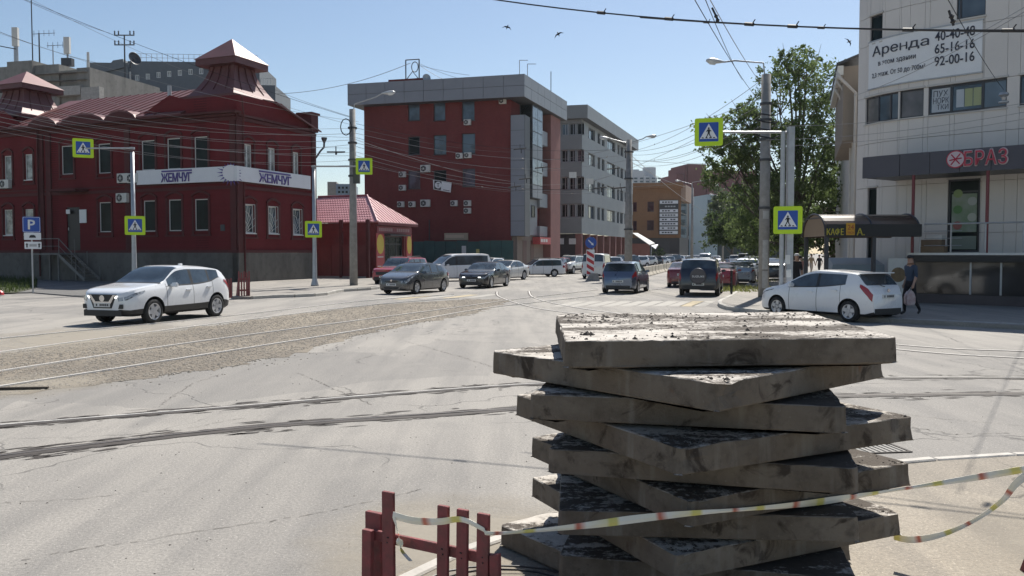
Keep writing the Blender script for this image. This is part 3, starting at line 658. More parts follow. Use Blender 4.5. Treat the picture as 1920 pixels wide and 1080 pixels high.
# left bay gable
s_d = L1.hit(48, 215)[0]; wb.quad(L1(s_d, 0, WT), L1(Ls, 0, WT), L1(s_d + 6.5, 0, 12.3), L1(s_d + 2.2, 0, 12.1))
wb.build('wall', M_REDB, house)
pl = MB(); pl.fbox(L1, .0, Ls, -.4, .1, -.05, Zp - .003); pl.fbox(R1, -.1, Rs, -.4, .1, -.05, Zp - .003); pl.fbox(R1, Rs - .4, Rs + .05, -10, -.4, -.05, Zp - .003); pl.build('plinth', M_PLIN, house)
for fr, a, b in ((L1, -.001, Ls), (R1, -.07, Rs)):
    for dp, za, zb_ in ((.10, Zp, Zp + .18), (.07, 5.95, 6.15), (.05, 6.3, 6.38), (.12, WT - .55, WT - .35), (.2, WT - .3, WT - .16)): MB().fbox(fr, a, b, .001, dp, za, zb_).build('string_course', M_REDT, house)
def surround(fr, h):
    a, b, c, e = h; m = MB(); m.fbox(fr, a - .2, a - .05, .001, .06, c - .25, e + .1); m.fbox(fr, b + .05, b + .2, .001, .06, c - .25, e + .1); m.fbox(fr, a - .26, b + .26, .001, .08, c - .36, c - .25)
    for k in range(7):
        t0, t1 = k / 7, (k + 1) / 7; f = lambda t: e + .14 + .26 * math.sin(math.pi * t); x0 = a - .2 + (b - a + .4) * t0; x1 = a - .2 + (b - a + .4) * t1
        m.hexa([fr(x0, .001, f(t0)), fr(x1, .001, f(t1)), fr(x1, .09, f(t1)), fr(x0, .09, f(t0)), fr(x0, .001, f(t0) + .14), fr(x1, .001, f(t1) + .14), fr(x1, .09, f(t1) + .14), fr(x0, .09, f(t0) + .14)])
    m.build('window_surround', M_REDT, house)
for i, h in enumerate(hl + hl2): surround(L1, h); window(house, L1, h, M_FRW, M_GLC if i in (5, 6, 13, 14) else M_GLD, .13, .055, (), (), M_REDT if i < 5 or 8 < i < 13 else M_FRW)
for h in hr: surround(R1, h); window(house, R1, h, M_FRW, M_GLC, .2, .08, (.5,))
for h in hr2:
    surround(R1, h); w = window(house, R1, h, M_FRW, M_GLB, .2, .08, (), (), M_FRW); g = MB(); a, b, c, e = h
    for k in range(7):
        t = k * math.pi / 12; g.tube([R1(a, .02, c), R1(a + (b - a) * min(1, 1.05 * math.cos(t) + .02), .02, c + (e - c) * min(1, 1.02 * math.sin(t) + .02))], .012, 4)
    for rr in (.4, .75): g.tube([R1(a + (b - a) * rr * math.cos(k * .26), .025, c + (e - c) * rr * math.sin(k * .26)) for k in range(7)], .01, 4)
    g.fbox(R1, a, b, .01, .03, c, c + .03).fbox(R1, a, b, .01, .03, e - .03, e).fbox(R1, a, a + .03, .01, .03, c, e).fbox(R1, b - .03, b, .01, .03, c, e); g.build('grille', M_FRW, w)
# pilasters
for fr, ss in ((L1, (.3, L1.hit(240, 300)[0], L1.hit(78, 300)[0], L1.hit(92, 300)[0])), (R1, (.12, Rs - .25))):
    for s in ss: MB().fbox(fr, s - .22, s + .22, .001, .11, Zp + .19, WT - .56).build('pilaster', M_REDT, house)
# door, canopy and notice boards
a, b, c, e = door
dd = MB().fbox(L1, a + .02, b - .02, -.14, -.08, c, e - .02).build('door', flat('door_black', (.012, .011, .012), .45), house)
MB().fbox(L1, b - .16, b - .1, -.08, -.03, (c + e) / 2 - .1, (c + e) / 2 + .1).build('handle', M_STEEL, dd)
MB().fbox(L1, a - .9, b + .5, .001, 1.1, e + 1.0, e + 1.15).build('door_canopy', M_REDT, house)
for (x0, y0, x1, y1) in ((126, 393, 133, 401), (151, 393, 164, 418)):
    q = L1.rect(x0, y0, x1, y1); MB().fbox(L1, q[0], q[1], .07, .1, q[2], q[3]).build('notice_board', M_WHITE, house)
q = R1.rect(414, 421, 422, 433); q = L1.rect(414, 421, 422, 433); MB().fbox(L1, q[0], q[1], .01, .04, q[2], q[3]).build('house_number_plate', M_DGREY, house)
# downspouts
ds = MB(); ds.tube([R1(.42, .14, .4), R1(.42, .14, 9.8), R1(.2, .35, 10.6), R1(-.1, .5, 11.6)], .06, 8); ds.build('downspout', M_REDT, house)
ds = MB(); s = Rs - .02; ds.tube([R1(s - .3, .14, .35), R1(s - .3, .14, 9.3)], .06, 8); ds.build('downspout', M_REDT, house)
ds = MB(); ds.tube([R1(Rs + .02, .05, 8.7), R1(Rs + .35, .2, 9.2), R1(Rs + .65, .3, 9.5), R1(Rs + .68, .3, 9.9)], .07, 8); ds.lathe([(.09, 0), (.2, .25), (.21, .35)], R1(Rs + .68, .3, 9.85), n=10); ds.build('downspout', M_DGREY, house)
s = L1.hit(75, 300)[0]; MB().tube([L1(s, .2, .3), L1(s, .2, 10.4)], .06, 8).build('downspout', M_REDT, house)
# roof with standing seams
sr0, sr1 = s_c - .6, s_d + 1.2
rf = MB(); rf.prism([L1(sr0 - 3, .45, 10.72), L1(sr1, .45, 10.72), L1(sr1 + 2, -6.2, 13.75), L1(sr0 - 3, -6.2, 13.75)], (0, 0, .1)); rf.prism([L1(sr0 - 3, -6.2, 13.75), L1(sr1 + 2, -6.2, 13.75), L1(sr1, -12.6, 10.72), L1(sr0 - 3, -12.6, 10.72)], (0, 0, .1))
roof = rf.build('roof', M_ROOF, house)
n = 17
for k in range(n):
    s = sr0 - 1.2 + (sr1 - sr0 + 1.2) * (k + .5) / n; MB().tube([L1(s, .45, 10.85), L1(s + .0, -6.2, 13.88)], .035, 4).build('seam', M_ROOFD, roof)
for px, w in ((90, 1.5), (165, 2.2), (236, 1.5)):    # eyebrow dormers over the eaves
    s = L1.hit(px, 215)[0]; m = MB(); pts = [(-w, 0), (-w * .8, .35), (-w * .45, .62), (0, .72), (w * .45, .62), (w * .8, .35), (w, 0)]
    m.prism([L1(s + x, .55, 10.6 + z) for x, z in pts], L1(0, -2.0, .1) - L1(0, 0, 0)); m.build('eyebrow_dormer', M_ROOF, roof)
    MB().prism([L1(s + x * .96, .56, 10.55 + z * .9) for x, z in pts], L1(0, .04, 0) - L1(0, 0, 0)).build('dormer_face', M_REDT, roof)
MB().fbox(L1, -.3, Ls, -.1, .5, WT - .14, WT - .02).build('eaves', M_REDT, house)
MB().cyl(L1(L1.hit(292, 200)[0], -1.2, 11.0), L1(L1.hit(292, 200)[0], -1.2, 13.0), .13, n=10).build('vent_pipe', M_STEEL, roof)
def tower(a, b, wl, wr, zb, zt, zc, za, nl, nr, mr=True):
    """base corner at L1 s=a, R depth b; flared roof up to a neck, pyramid cap"""
    def corner(s0, s1, d0, d1, z): return [L1(s0, -d0, z), L1(s1, -d0, z), L1(s1, -d1, z), L1(s0, -d1, z)]
    cx, cy = a + wl / 2, b + wr / 2; rings = []
    for t in (0, .12, .3, .55, .8, 1):
        k = (1 - t) ** 1.7; hw = nl / 2 + (wl - nl) / 2 * k; hd = nr / 2 + (wr - nr) / 2 * k; rings.append(corner(cx - hw, cx + hw, cy - hd, cy + hd, zb + (zt - zb) * t))
    t = MB().loft(rings).build('tower_roof', M_ROOF, house)
    MB().loft([corner(a - .25, a + wl + .25, b - .25, b + wr + .25, zb - .22), corner(a - .25, a + wl + .25, b - .25, b + wr + .25, zb - .02)]).build('tower_eaves', M_ROOFD, t)
    MB().loft([corner(a + .05, a + wl - .05, b + .05, b + wr - .05, WT - .5), corner(a + .05, a + wl - .05, b + .05, b + wr - .05, zb - .22)]).build('tower_wall', M_REDB, t)
    def pt(u, side, tt):
        k = (1 - tt) ** 1.7; hw = nl / 2 + (wl - nl) / 2 * k; hd = nr / 2 + (wr - nr) / 2 * k; z = zb + (zt - zb) * tt
        return L1(cx + hw * u, -(cy - hd) + .01, z) if side == 0 else L1(cx - hw - .01, -(cy + hd * u), z)
    for side in (0, 1):
        for u in (-.5, -.0, .5): MB().tube([pt(u * 1.2, side, .2), pt(u * 1.2, side, .5), pt(u * 1.2, side, .97)], .04, 4).build('seam', M_ROOFD, t)
    e = .62; hw, hd = nl / 2 + e, nr / 2 + e
    MB().loft([corner(cx - hw, cx + hw, cy - hd, cy + hd, zt - .05), corner(cx - hw, cx + hw, cy - hd, cy + hd, zc)]).build('cap_fascia', M_ROOFD, t)
    MB().loft([corner(cx - hw - .06, cx + hw + .06, cy - hd - .06, cy + hd + .06, zc + .003), corner(cx - .02, cx + .02, cy - .02, cy + .02, za)]).build('tower_cap', M_ROOF, t)
tower(.75, .6, 3.9, 4.4, 12.0, 14.15, 14.5, 16.05, 2.0, 2.0)
tower(s_d + 1.6, .9, 4.4, 4.4, 12.0, 14.05, 14.35, 15.6, 2.2, 2.2)
MB().fbox(R1, Rs - .75, Rs + .05, -.9, .25, WT - .3, WT + .9).fbox(R1, Rs - .85, Rs + .15, -1.0, .35, WT + .9, WT + 1.05).build('corner_parapet', M_REDT, house)
# side roof over the right face, behind the gable
MB().prism([R1(3.5, .35, 11.75), R1(Rs + .3, .35, 10.5), R1(Rs + .3, -5, 12.2), R1(3.5, -5, 13.0)], (0, 0, .1)).build('side_roof', M_ROOF, house)
# sign band, letters and emblem
M_SIGNW = flat('sign_white', (.70, .70, .72), .5); M_PURP = flat('purple_letters', (.085, .055, .24), .45)
a = L1.hit(258, 333, .2)[0]; _, zb0 = L1.hit(350, 343, .2); zt0 = zb0 + .92
s1 = MB().fbox(L1, -.22, a, .12, .30, zb0, zt0).build('sign_band', M_SIGNW, house); MB().fbox(R1, -.12, R1.hit(582, 345, .2)[0], .12, .22, zb0, zt0).build('sign_band', M_SIGNW, house)
for fr, px, sg, w in ((L1, 332, -1, 2.55), (R1, 517, 1, 3.3)):
    s, _ = fr.hit(px, 335, .25); o = fr(s, .23 if fr is R1 else .31, (zb0 + zt0) / 2 - .08)
    text_obj('ЖЕМЧУГ', 'lettering', M_PURP, house, o, fr.e * sg, UP, .58, w, .03, .95, .022)
    MB().fbox(fr, s - w * .5, s + w * .47, .23 if fr is R1 else .31, .27 if fr is R1 else .35, zt0 - .19, zt0 - .09).build('lettering', M_PURP, house)
cc = L1(.25, .33, (zb0 + zt0) / 2 + .02); dn = (L1.n + R1.n).normalized(); de = UP.cross(dn).normalized() 
em = MB().cyl(cc - dn * .05, cc + dn * .12, .50, n=24).build('emblem', M_SIGNW, house)
w = MB()
for k in range(20):
    t = math.pi * 2 * k / 20; r0 = .50; r1 = .62 + (.22 if 8 < k < 19 else 0)
    p = lambda r, q: cc + (de * math.cos(q) + UP * math.sin(q)) * r + dn * .125
    w.prism([p(r0, t - .09), p(r1, t), p(r0, t + .09)], dn * .03)
w.build('emblem_wing', M_PURP, em)
for px, py in ((230, 334), (248, 334), (228, 371), (8, 345)): aircon(house, L1, px, py, .95, .62)
# entrance stairs
M_STR = pm('stair_steel', (.22, .21, .20), .6, .3, 5, metal=.3)
st = thing('entrance_stairs', 'grey steel stairs with railings leading to the black door', 'stairs', L1(L1.hit(120, 500)[0], 1, .05))
x0 = L1.hit(63, 470, 1.4)[0]; x1 = L1.hit(114, 470, 1.4)[0]; x2 = L1.hit(162, 520, 1.4)[0]; zl = 1.9
MB().fbox(L1, x1, x0, .12, 1.6, zl - .08, zl).build('landing', M_STR, st)
for s in (x0 - .05, x1 + .05):
    for d in (.2, 1.55): MB().fbox(L1, s - .04, s + .04, d - .04, d + .04, .05, zl - .08).build('leg', M_STR, st)
ns = 9
for k in range(ns):
    t = (k + .5) / ns; s = x1 + (x2 - x1) * t; z = zl - (zl - .05) * (k + 1) / ns * .97; MB().fbox(L1, s - .14, s + .14, .35, 1.5, z - .03, z).build('step', M_STR, st)
for d in (.32, 1.55):
    MB().hexa([L1(x1, d - .02, zl - .25), L1(x2, d - .02, .05), L1(x2, d + .02, .05), L1(x1, d + .02, zl - .25), L1(x1, d - .02, zl), L1(x2, d - .02, .27), L1(x2, d + .02, .27), L1(x1, d + .02, zl)]).build('stringer', M_STR, st)
    MB().tube([L1(x0 if d > 1 else x1, d, zl + 1), L1(x1, d, zl + 1), L1(x2, d, 1.05)], .03, 6).tube([L1(x0 if d > 1 else x1, d, zl + .5), L1(x1, d, zl + .5), L1(x2, d, .6)], .018, 5).build('handrail', M_STR, st)
    for k, (s, z) in enumerate(((x1, zl), ((x1 + x2) / 2, zl / 2 + .1), (x2, .05), (x0, zl))):
        if k == 3 and d < 1: continue
        MB().cyl(L1(s, d, z), L1(s, d, z + 1.0), .025, n=6).build('railing_post', M_STR, st)
# ---------------------------------------------------------------- roofs and masts behind the red house
M_CPAN = stucco_mat('raw_concrete', (.27, .26, .235), (.16, .155, .14), .7); M_GRB = stucco_mat('blue_grey_render', (.15, .168, .185), (.12, .135, .15), .4); M_SHEET = pm('grey_sheet_roof', (.22, .25, .30), .5, .2, 1, metal=.2)
Bk = Fr(foot(-160, 84), (.97, -.24)); o = thing('concrete_block', 'raw concrete apartment block with stepped parapets behind the left tower', 'building', Bk(6, -5, 0))
def bkz(px, py): return Bk.hit(px, py)
def panel(root, fr, px0, py0, px1, py1, d0, d1, m, name, zb=None):
    a, z0 = fr.hit(px0, py1, d1); b, z1 = fr.hit(px1, py0, d1); return MB().fbox(fr, min(a, b), max(a, b), d0, d1, zb if zb is not None else z0, z1).build(name, m, root)
panel(o, Bk, -200, 125, 15, 200, -14, 0, M_CPAN, 'wall', 0); panel(o, Bk, 15, 113, 60, 200, -14, .3, M_CPAN, 'stair_head', 0); panel(o, Bk, 60, 120, 110, 200, -14, 0, M_CPAN, 'wall', 0); panel(o, Bk, 110, 130, 160, 200, -14, -.2, M_CPAN, 'wall', 0); panel(o, Bk, 145, 126, 168, 200, -10, .1, M_CPAN, 'wall', 0)
for k, (a, b, c, e) in enumerate(((62, 132, 160, 140), (62, 148, 160, 154), (100, 160, 150, 180), (152, 162, 186, 190), (20, 150, 60, 156))): panel(o, Bk, a, b, c, e, -.1, .35 + .05 * k, M_KERB if k in (2, 3) else M_CPAN, 'panel')
Bg = Fr(foot(150, 96), (.995, .06)); g = thing('grey_block', 'long blue grey rendered block with small top windows behind the tower roof', 'building', Bg(14, -5, 0))
M_WSM = M_WHITE
x = lambda px: Bg.hit(px, 150)[0]
def zz(px, py): return Bg.hit(px, py)[1]
bb = MB(); holes = [Bg.rect(a, b, a + 8, b + 11) for a, b in ((253, 140), (273, 138), (293, 135), (313, 133), (333, 131), (353, 129), (373, 128))]
facade(bb, Bg, x(240), x(486), 0, zz(430, 117), holes, .15); bb.fbox(Bg, x(240), x(486), -9, -.16, 0, zz(430, 117)); bb.build('wall', M_GRB, g)
for h in holes: window(g, Bg, h, M_FRW, M_GLC, .12, .08, (.5,))
panel(g, Bg, 486, 160, 516, 300, -9, -.3, M_GRB, 'side_wall', 0); panel(g, Bg, 165, 118, 240, 250, -9, .5, M_GRB, 'wing', 0)
q = [Bg(x(167), .9, zz(200, 145)), Bg(x(205), .9, zz(200, 143)), Bg(x(215), -3.5, zz(200, 118)), Bg(x(172), -3.5, zz(200, 121))]; MB().prism(q, (0, 0, .15)).build('roof', M_SHEET, g)
q = [Bg(x(200), .8, zz(200, 138)), Bg(x(218), .8, zz(200, 116)), Bg(x(236), .8, zz(200, 113)), Bg(x(240), .8, zz(200, 128))]; MB().prism(q, Bg(0, -4, 0) - Bg(0, 0, 0)).build('gable', M_GRB, g)
h = Bg.rect(182, 146, 192, 160, .5); window(g, Bg, (h[0], h[1], h[2], h[3]), M_FRW, M_GLC, -.04, .1, (.5,), d=.5)
rl = MB(); zr = zz(430, 117)
for k in range(25):
    s = x(244) + (x(482) - x(244)) * k / 24; rl.tube([Bg(s, -.2, zr), Bg(s, -.2, zr + .9)], .03, 4)
for dz in (.45, .9): rl.tube([Bg(x(244), -.2, zr + dz), Bg(x(482), -.2, zr + dz)], .025, 4)
for k in range(5): s = x(487) + (x(512) - x(487)) * k / 4; rl.tube([Bg(s, -.5, zz(500, 160)), Bg(s, -.5, zz(500, 160) + .9)], .03, 4)
rl.tube([Bg(x(487), -.5, zz(500, 160) + .9), Bg(x(512), -.5, zz(500, 160) + .9)], .025, 4); rl.build('roof_railing', M_STEEL, g)
MB().tube([Bg(x(245), .15, zz(245, 135)), Bg(x(245), .15, 4)], .12, 6).build('downspout', M_OFFW, g)
# masts and antennas on the concrete block
def mast(px, y0, y1, Y, r, label, extra=None, m=M_STEEL):
    a = at(px, y0, Y); b = at(px, y1, Y); a.x = b.x; t = thing('roof_antenna', label, 'antenna', a, group='roof antennas'); MB().cyl(a, b, r, r * .8, 8).build('mast', m, t)
    if extra: extra(t, a, b)
    return t
def cellbox(t, a, b): MB().box(b.x - .28, b.x + .28, b.y - .2, b.y + .1, b.z - (b.z - a.z) * .48, b.z).build('panel_antenna', M_OFFW, t)
def yagi(t, a, b):
    m = MB(); m.tube([b + Vector((-.6, 0, -.1)), b + Vector((1.6, 0, 0))], .03, 4)
    for k in range(5): m.tube([b + Vector((-.5 + k * .5, 0, -.35 + k * .02)), b + Vector((-.5 + k * .5, 0, .25 + k * .02))], .02, 4)
    m.build('elements', M_DGREY, t)
def cross(t, a, b):
    for dz in (0, -1.0):
        z = b + Vector((0, 0, dz)); MB().box(z.x - 1.05, z.x + 1.05, z.y - .05, z.y + .05, z.z - .05, z.z + .05).build('cross_arm', M_DGREY, t)
        for k in (-1, -.6, .6, 1): MB().lathe([(.04, 0), (.09, .1), (.05, .2), (.09, .3), (.03, .42)], z + Vector((k, 0, .05)), n=6).build('insulator', M_DGREY, t)
mast(29, 125, 52, 82, .22, 'thick mast with a white panel antenna at far left', cellbox); mast(58, 118, -25, 84, .06, 'very tall thin whip mast on the concrete block', None, M_DGREY); mast(73, 150, 62, 84, .08, 'dark lattice mast with small comb antenna at its top', yagi, M_DGREY)
mast(99, 124, 84, 84, .06, 'short thin comb antenna between the two panel antennas', yagi); mast(126, 135, 70, 82, .1, 'grey panel antenna standing over a dark equipment box', lambda t, a, b: (cellbox(t, a, b), MB().box(b.x - .5, b.x + .5, b.y - .3, b.y + .3, a.z + .55, a.z + 1.3).build('equipment_box', M_DGREY, t)))
mast(165, 175, 98, 82, .16, 'pale short mast at the right end of the concrete block', None, M_OFFW); mast(233, 180, 66, 88, .09, 'black telephone mast with two cross arms of insulators', cross, M_DGREY)
dp = at(252, 110, 90); dt = thing('satellite_dish', 'grey satellite dish on a bent arm beside the black mast', 'satellite dish', at(244, 128, 90)); nv = Vector((.8, -.5, .25)).normalized()
MB().lathe([(.02, -.16), (.3, -.13), (.58, -.04), (.72, .08), (.7, .09), (.56, -.01), (.3, -.10), (.02, -.13)], dp, nv, 18).build('dish', M_DGREY, dt); MB().tube([at(244, 128, 90), at(246, 118, 90), dp], .07, 6).build('arm', M_DGREY, dt)
# small far block seen between the red house and the pole
Bf = Fr(foot(612, 150), (.99, .1)); fb_ = thing('far_block', 'small far pale blue apartment block between the red house and the concrete pole', 'building', Bf(2, -4, 0))
panel(fb_, Bf, 615, 341, 631, 470, -8, 0, pm('far_beige', (.27, .25, .22), .8), 'wall', 0); w2 = panel(fb_, Bf, 631, 345, 664, 470, -8, .2, pm('far_blue', (.22, .28, .33), .8), 'wall', 0)
for r in range(4):
    for c in range(4):
        a, b, cc, e = Bf.rect(634 + c * 7, 350 + r * 8, 638 + c * 7, 354 + r * 8, .2); MB().fbox(Bf, a, b, .2, .26, cc, e).build('window', M_GLD, fb_)

# ---------------------------------------------------------------- red gate and the kiosk with the tiled roof
K0 = foot(704, 62); KL = Fr(K0, (-math.cos(A1), math.sin(A1)), flip=True); KR = Fr(K0, (math.sin(A1), math.cos(A1)))
kiosk = thing('kiosk', 'low red kiosk with glossy pink tiled hip roof and yellow posters', 'building', K0)
M_KW = pm('kiosk_red', (.17, .028, .03), .6, .3, 2); M_TILE = pm('pink_metal_tile', (.46, .22, .23), .3, .25, 1.5, bmp=.1, c2=(.38, .15, .16))
kl = KL.hit(560, 450)[0]; kr = 5.4; ze, zr = 4.2, 6.35
kd = KR.rect(722, 443, 758, 520); kdh = (max(.9, kd[0]), kd[1], .2, kd[3])
b = MB(); facade(b, KR, 0, kr, 0, ze, [kdh], .3); b.fbox(KL, .02, kl, -.3, 0, 0, ze); b.fbox(KR, .31, kr, -4.9, -4.6, 0, ze); b.build('wall', M_KW, kiosk)
ev = .5
rr = [KL(-ev, ev, ze), KL(kl, ev, ze), KL(kl, -2.6, zr), KL(2.3, -2.6, zr)]
hip = [KL(-ev, ev, ze), KL(-ev, -5.7, ze), KL(2.3, -2.6, zr)]
b = MB(); b.prism(rr, (0, 0, .06)); b.prism(hip, (0, 0, .06)); b.prism([KL(kl, -5.7, ze), KL(-ev, -5.7, ze), KL(2.3, -2.6, zr), KL(kl, -2.6, zr)], (0, 0, .06)); roofk = b.build('roof', M_TILE, kiosk)
# stepped tile courses
nrow, ncol = 11, int(kl / .22)
tb = MB()
for r in range(nrow):
    t = (r + .5) / nrow; d = ev + (-2.6 - ev) * t; z = ze + (zr - ze) * t + .06
    s0 = -ev + (2.3 + ev) * t
    for c in range(ncol):
        s = -ev + c * .22
        if s < s0 + .1: continue
        q = KL(s + .11, d, z); e1 = KL.e * .10; sl = (KL(0, -2.6, zr) - KL(0, ev, ze)).normalized() * .16; nn = e1.cross(sl).normalized(); nn = nn if nn.z > 0 else -nn
        tb.add([q - e1 - sl, q + e1 - sl, q + e1 + sl, q - e1 + sl, q - sl * 1.02 + nn * .05, q + sl + nn * .012], [(0, 1, 4), (1, 2, 5, 4), (0, 4, 5, 3), (2, 3, 5)])
stuff(tb.build('roof_tiles', M_TILE, roofk))
for k in range(14):
    t = (k + .5) / 14; e0 = KL(-ev, ev - 6.2 * t, ze + .06); u = t * 2 if t < .5 else (1 - t) * 2; tp = e0.lerp(KL(-ev + 2.8 * u, ev - 6.2 * t, ze + (zr - ze) * u + .06), .98); MB().tube([e0 + UP * .02, tp + UP * .02], .03, 4).build('tile_rib', M_TILE, roofk)
MB().tube([KL(-ev, ev, ze + .08), KL(2.3, -2.6, zr + .1), KL(kl, -2.6, zr + .1)], .08, 6).build('ridge_cap', M_TILE, roofk)
MB().fbox(KR, -.4, kr + .3, .35, .5, ze - .18, ze - .01).build('fascia', M_KW, kiosk)
MB().fbox(KR, .1, kr - .1, .02, .12, ze - .75, ze - .25).build('sign_board', flat('kiosk_sign', (.22, .03, .04), .5), kiosk)
for k in range(16):
    if k in (7, 8): continue
    MB().fbox(KR, .35 + k * .29, .35 + k * .29 + .2, .121, .135, ze - .62, ze - .38).build('lettering', flat('kiosk_letters', (.36, .20, .20), .5), kiosk)
M_POST = flat('poster_red', (.42, .06, .06), .5); M_POSY = flat('poster_yellow', (.60, .45, .06), .5)
for (x0, x1) in ((703, 719), (761, 771)):
    a = KR.hit(x0, 480)[0]; c = KR.hit(x1, 480)[0]; o = MB().fbox(KR, max(a, .05), c, .02, .07, .3, ze - .8).build('poster', M_POST, kiosk)
    m = (max(a, .05) + c) / 2; w_ = (c - a) * .42; MB().prism([KR(m + math.cos(t * .524) * w_, .071, ze - 1.6 + math.sin(t * .524) * .75) for t in range(12)], KR.n * .01).build('poster_disc', M_POSY, o)
    for z in (.9, 1.6): MB().fbox(KR, m - w_ * .8, m + w_ * .8, .071, .08, z, z + .08).build('poster_line', M_OFFW, o)
a, c_, z0, z1 = kdh; w = window(kiosk, KR, kdh, M_DGREY, M_GLD, .25, .09, (.35, .68), (.8,)); MB().fbox(KR, a - .1, c_ + .1, .02, .55, z1 + .02, z1 + .12).build('shutter_box', M_DGREY, kiosk)
# gate: sheet leaves between posts
G0 = KL(.0, 1.6, 0); GF = Fr(G0, KL.e, flip=True); gate = thing('sheet_gate', 'tall dark red sheet metal gate beside the kiosk', 'gate', GF(4, 0, 0)); gz = 2.55
xs = [GF.hit(p, 480)[0] for p in (592, 622, 640, 664, 690)]
for a, b2 in zip(xs, xs[1:]):
    lo, hi = sorted((a, b2)); MB().fbox(GF, lo + .04, hi - .04, -.02, .02, .15, gz + random.uniform(-.05, .05)).build('gate_leaf', pm('gate_red_%d' % int(lo * 10), (.15 + random.uniform(-.02, .03), .028, .028), .6, .35, 1.5), gate)
for p, hgt in ((592, 2.6), (640, 4.35), (690, 4.35)):
    s = GF.hit(p, 480)[0]; MB().fbox(GF, s - .12, s + .12, -.1, .1, .1, hgt).build('gate_post', M_REDT, gate)
MB().fbox(GF, xs[4], xs[2], -.04, .04, 3.55, 3.7).build('lintel', M_KW, gate)
MB().fbox(GF, min(xs) , max(xs), -.06, .05, .1, .24).build('threshold', M_CONC, gate)
# ---------------------------------------------------------------- brick office block with grey cornice
e2L = Vector((-.965, .264, 0)); e2R = Vector((math.sin(R(19)), math.cos(R(19)), 0))
P2 = foot(983, 84); PL = Fr(P2, e2L, flip=True); PR = Fr(P2, e2R)
off2 = thing('brick_office', 'five storey dark red brick office block with a heavy grey cornice', 'building', P2)
M_BR2 = brick_mat('office_brick', (.195, .045, .042), (.155, .036, .034), (.13, .046, .043), R(15))
M_PAN = pm('grey_cladding', (.23, .245, .27), .5, .12, .6, bmp=.03); M_PAND = flat('cladding_joint', (.07, .075, .08), .6)
M_PANW = pm('pale_grey_cladding', (.235, .25, .268), .5, .12, .5, bmp=.03)
WI = 1.3      # cornice overhang
zt = at(983, 138, 84).z; zc = at(983, 181, 84).z; Lw = 19.4; Lr = 16.2
WL2 = Fr(PL(0, -WI, 0) - PR.n * WI, e2L, flip=True); WR2 = Fr(WL2(0, 0, 0), e2R)
sA = WL2.hit(958, 400)[0]; sB = WL2.hit(684, 400)[0]
def panels(root, fr, s0, s1, z0, z1, d0, d1, ns, nz, m, name='cladding_panel', g=.018):
    for i in range(ns):
        for j in range(nz):
            a, b = s0 + (s1 - s0) * i / ns, s0 + (s1 - s0) * (i + 1) / ns; c, e = z0 + (z1 - z0) * j / nz, z0 + (z1 - z0) * (j + 1) / nz
            MB().fbox(fr, a + g, b - g, d0, d1 + random.uniform(-.004, .004), c + g, e - g).build(name, m, root)
cb = MB(); core = .06
cb.prism([PL(Lw, -core, 0), PL(0.06, -core, 0), PR(Lr, -core, 0), PL(Lw, -core, 0) + (PR(Lr, 0, 0) - PR(0, 0, 0))], (0, 0, zt - zc - .06)); 
for v in cb.v: v.z += zc + .03
cor = cb.build('cornice', M_PAND, off2)
panels(cor, PL, 0, Lw, zc, zt, -core, .0, 9, 2, M_PAN); panels(cor, PR, 0, Lr, zc, zt, -core, 0, 7, 2, M_PANW)
wins = [(765, 193, 787, 226), (813, 190, 835, 226), (866, 188, 890, 226), (765, 256, 787, 290), (813, 253, 837, 290), (866, 250, 891, 288), (765, 320, 788, 354), (813, 319, 837, 352), (867, 316, 891, 350)]
h2 = [WL2.rect(*w) for w in wins]
b = MB(); facade(b, WL2, sA, sB, 0, zc + .1, h2, .2); b.quad(WL2(sB, 0, 0), WL2(sB, -14, 0), WL2(sB, -14, zc), WL2(sB, 0, zc)); b.quad(WL2(sA, 0, 0), WL2(sA, -3, 0), WL2(sA, -3, zc), WL2(sA, 0, zc)); b.build('wall', M_BR2, off2)
for i, h in enumerate(h2): window(off2, WL2, h, M_DGREY, M_GLB if i not in (3, 7) else M_GLD, .18, .09, (), (), M_DGREY)
for px, py in ((942, 189), (876, 229), (861, 292), (877, 291), (754, 327), (754, 352), (751, 383), (772, 383), (851, 381), (876, 381), (876, 395)): aircon(off2, WL2, px, py, .75, .58)
for px, py in ((797, 316), (797, 381)): aircon(off2, WL2, px, py, 1.05, .75)
s0, s1, z0, z1 = WL2.rect(833, 437, 877, 450, .2); MB().fbox(WL2, s0, s1, .02, .2, z0, z1).build('sign_board', flat('cream_sign', (.46, .37, .25), .6), off2)
for k in range(9): MB().fbox(WL2, s1 - .4 - k * (s1 - s0 - .6) / 9, s1 - .15 - k * (s1 - s0 - .6) / 9, .2, .215, z0 + .22, z1 - .2).build('lettering', flat('cream_sign_letters', (.62, .50, .36), .6), off2)
# tilted banner below a window
def wl(px, py, d): s, z = WL2.hit(px, py, d); return WL2(s, d, z)
bn = MB().prism([wl(812, 337, .25), wl(847, 342, .25), wl(845, 361, .25), wl(813, 355, .25)], WL2.n * .03).build('banner', M_WHITE, off2)
MB().prism([wl(814.5, 338.5, .29), wl(828, 340.5, .29), wl(826.5, 356.5, .29), wl(814, 354, .29)], WL2.n * .01).build('banner_square', M_BLACK, bn)
cq = wl(821.5, 347, .305); MB().cyl(cq, cq + WL2.n * .01, .36, n=16).build('banner_ring', M_WHITE, bn)
text_obj('T', 'banner_letter', M_BLACK, bn, cq + WL2.n * .012, -WL2.e, UP, .4, .34, .01, 1, .01)
MB().prism([wl(831, 355.2, .29), wl(843, 357.4, .29), wl(843, 358.6, .29), wl(831, 356.4, .29)], WL2.n * .01).build('banner_line', M_DGREY, bn)
for a, c, px in ((100, 0, 805), (0, 0, 945)): pass
MB().tube([wl(805, 412, .1), wl(805, 450, .1)], .06, 6).build('downpipe', M_DGREY, off2)
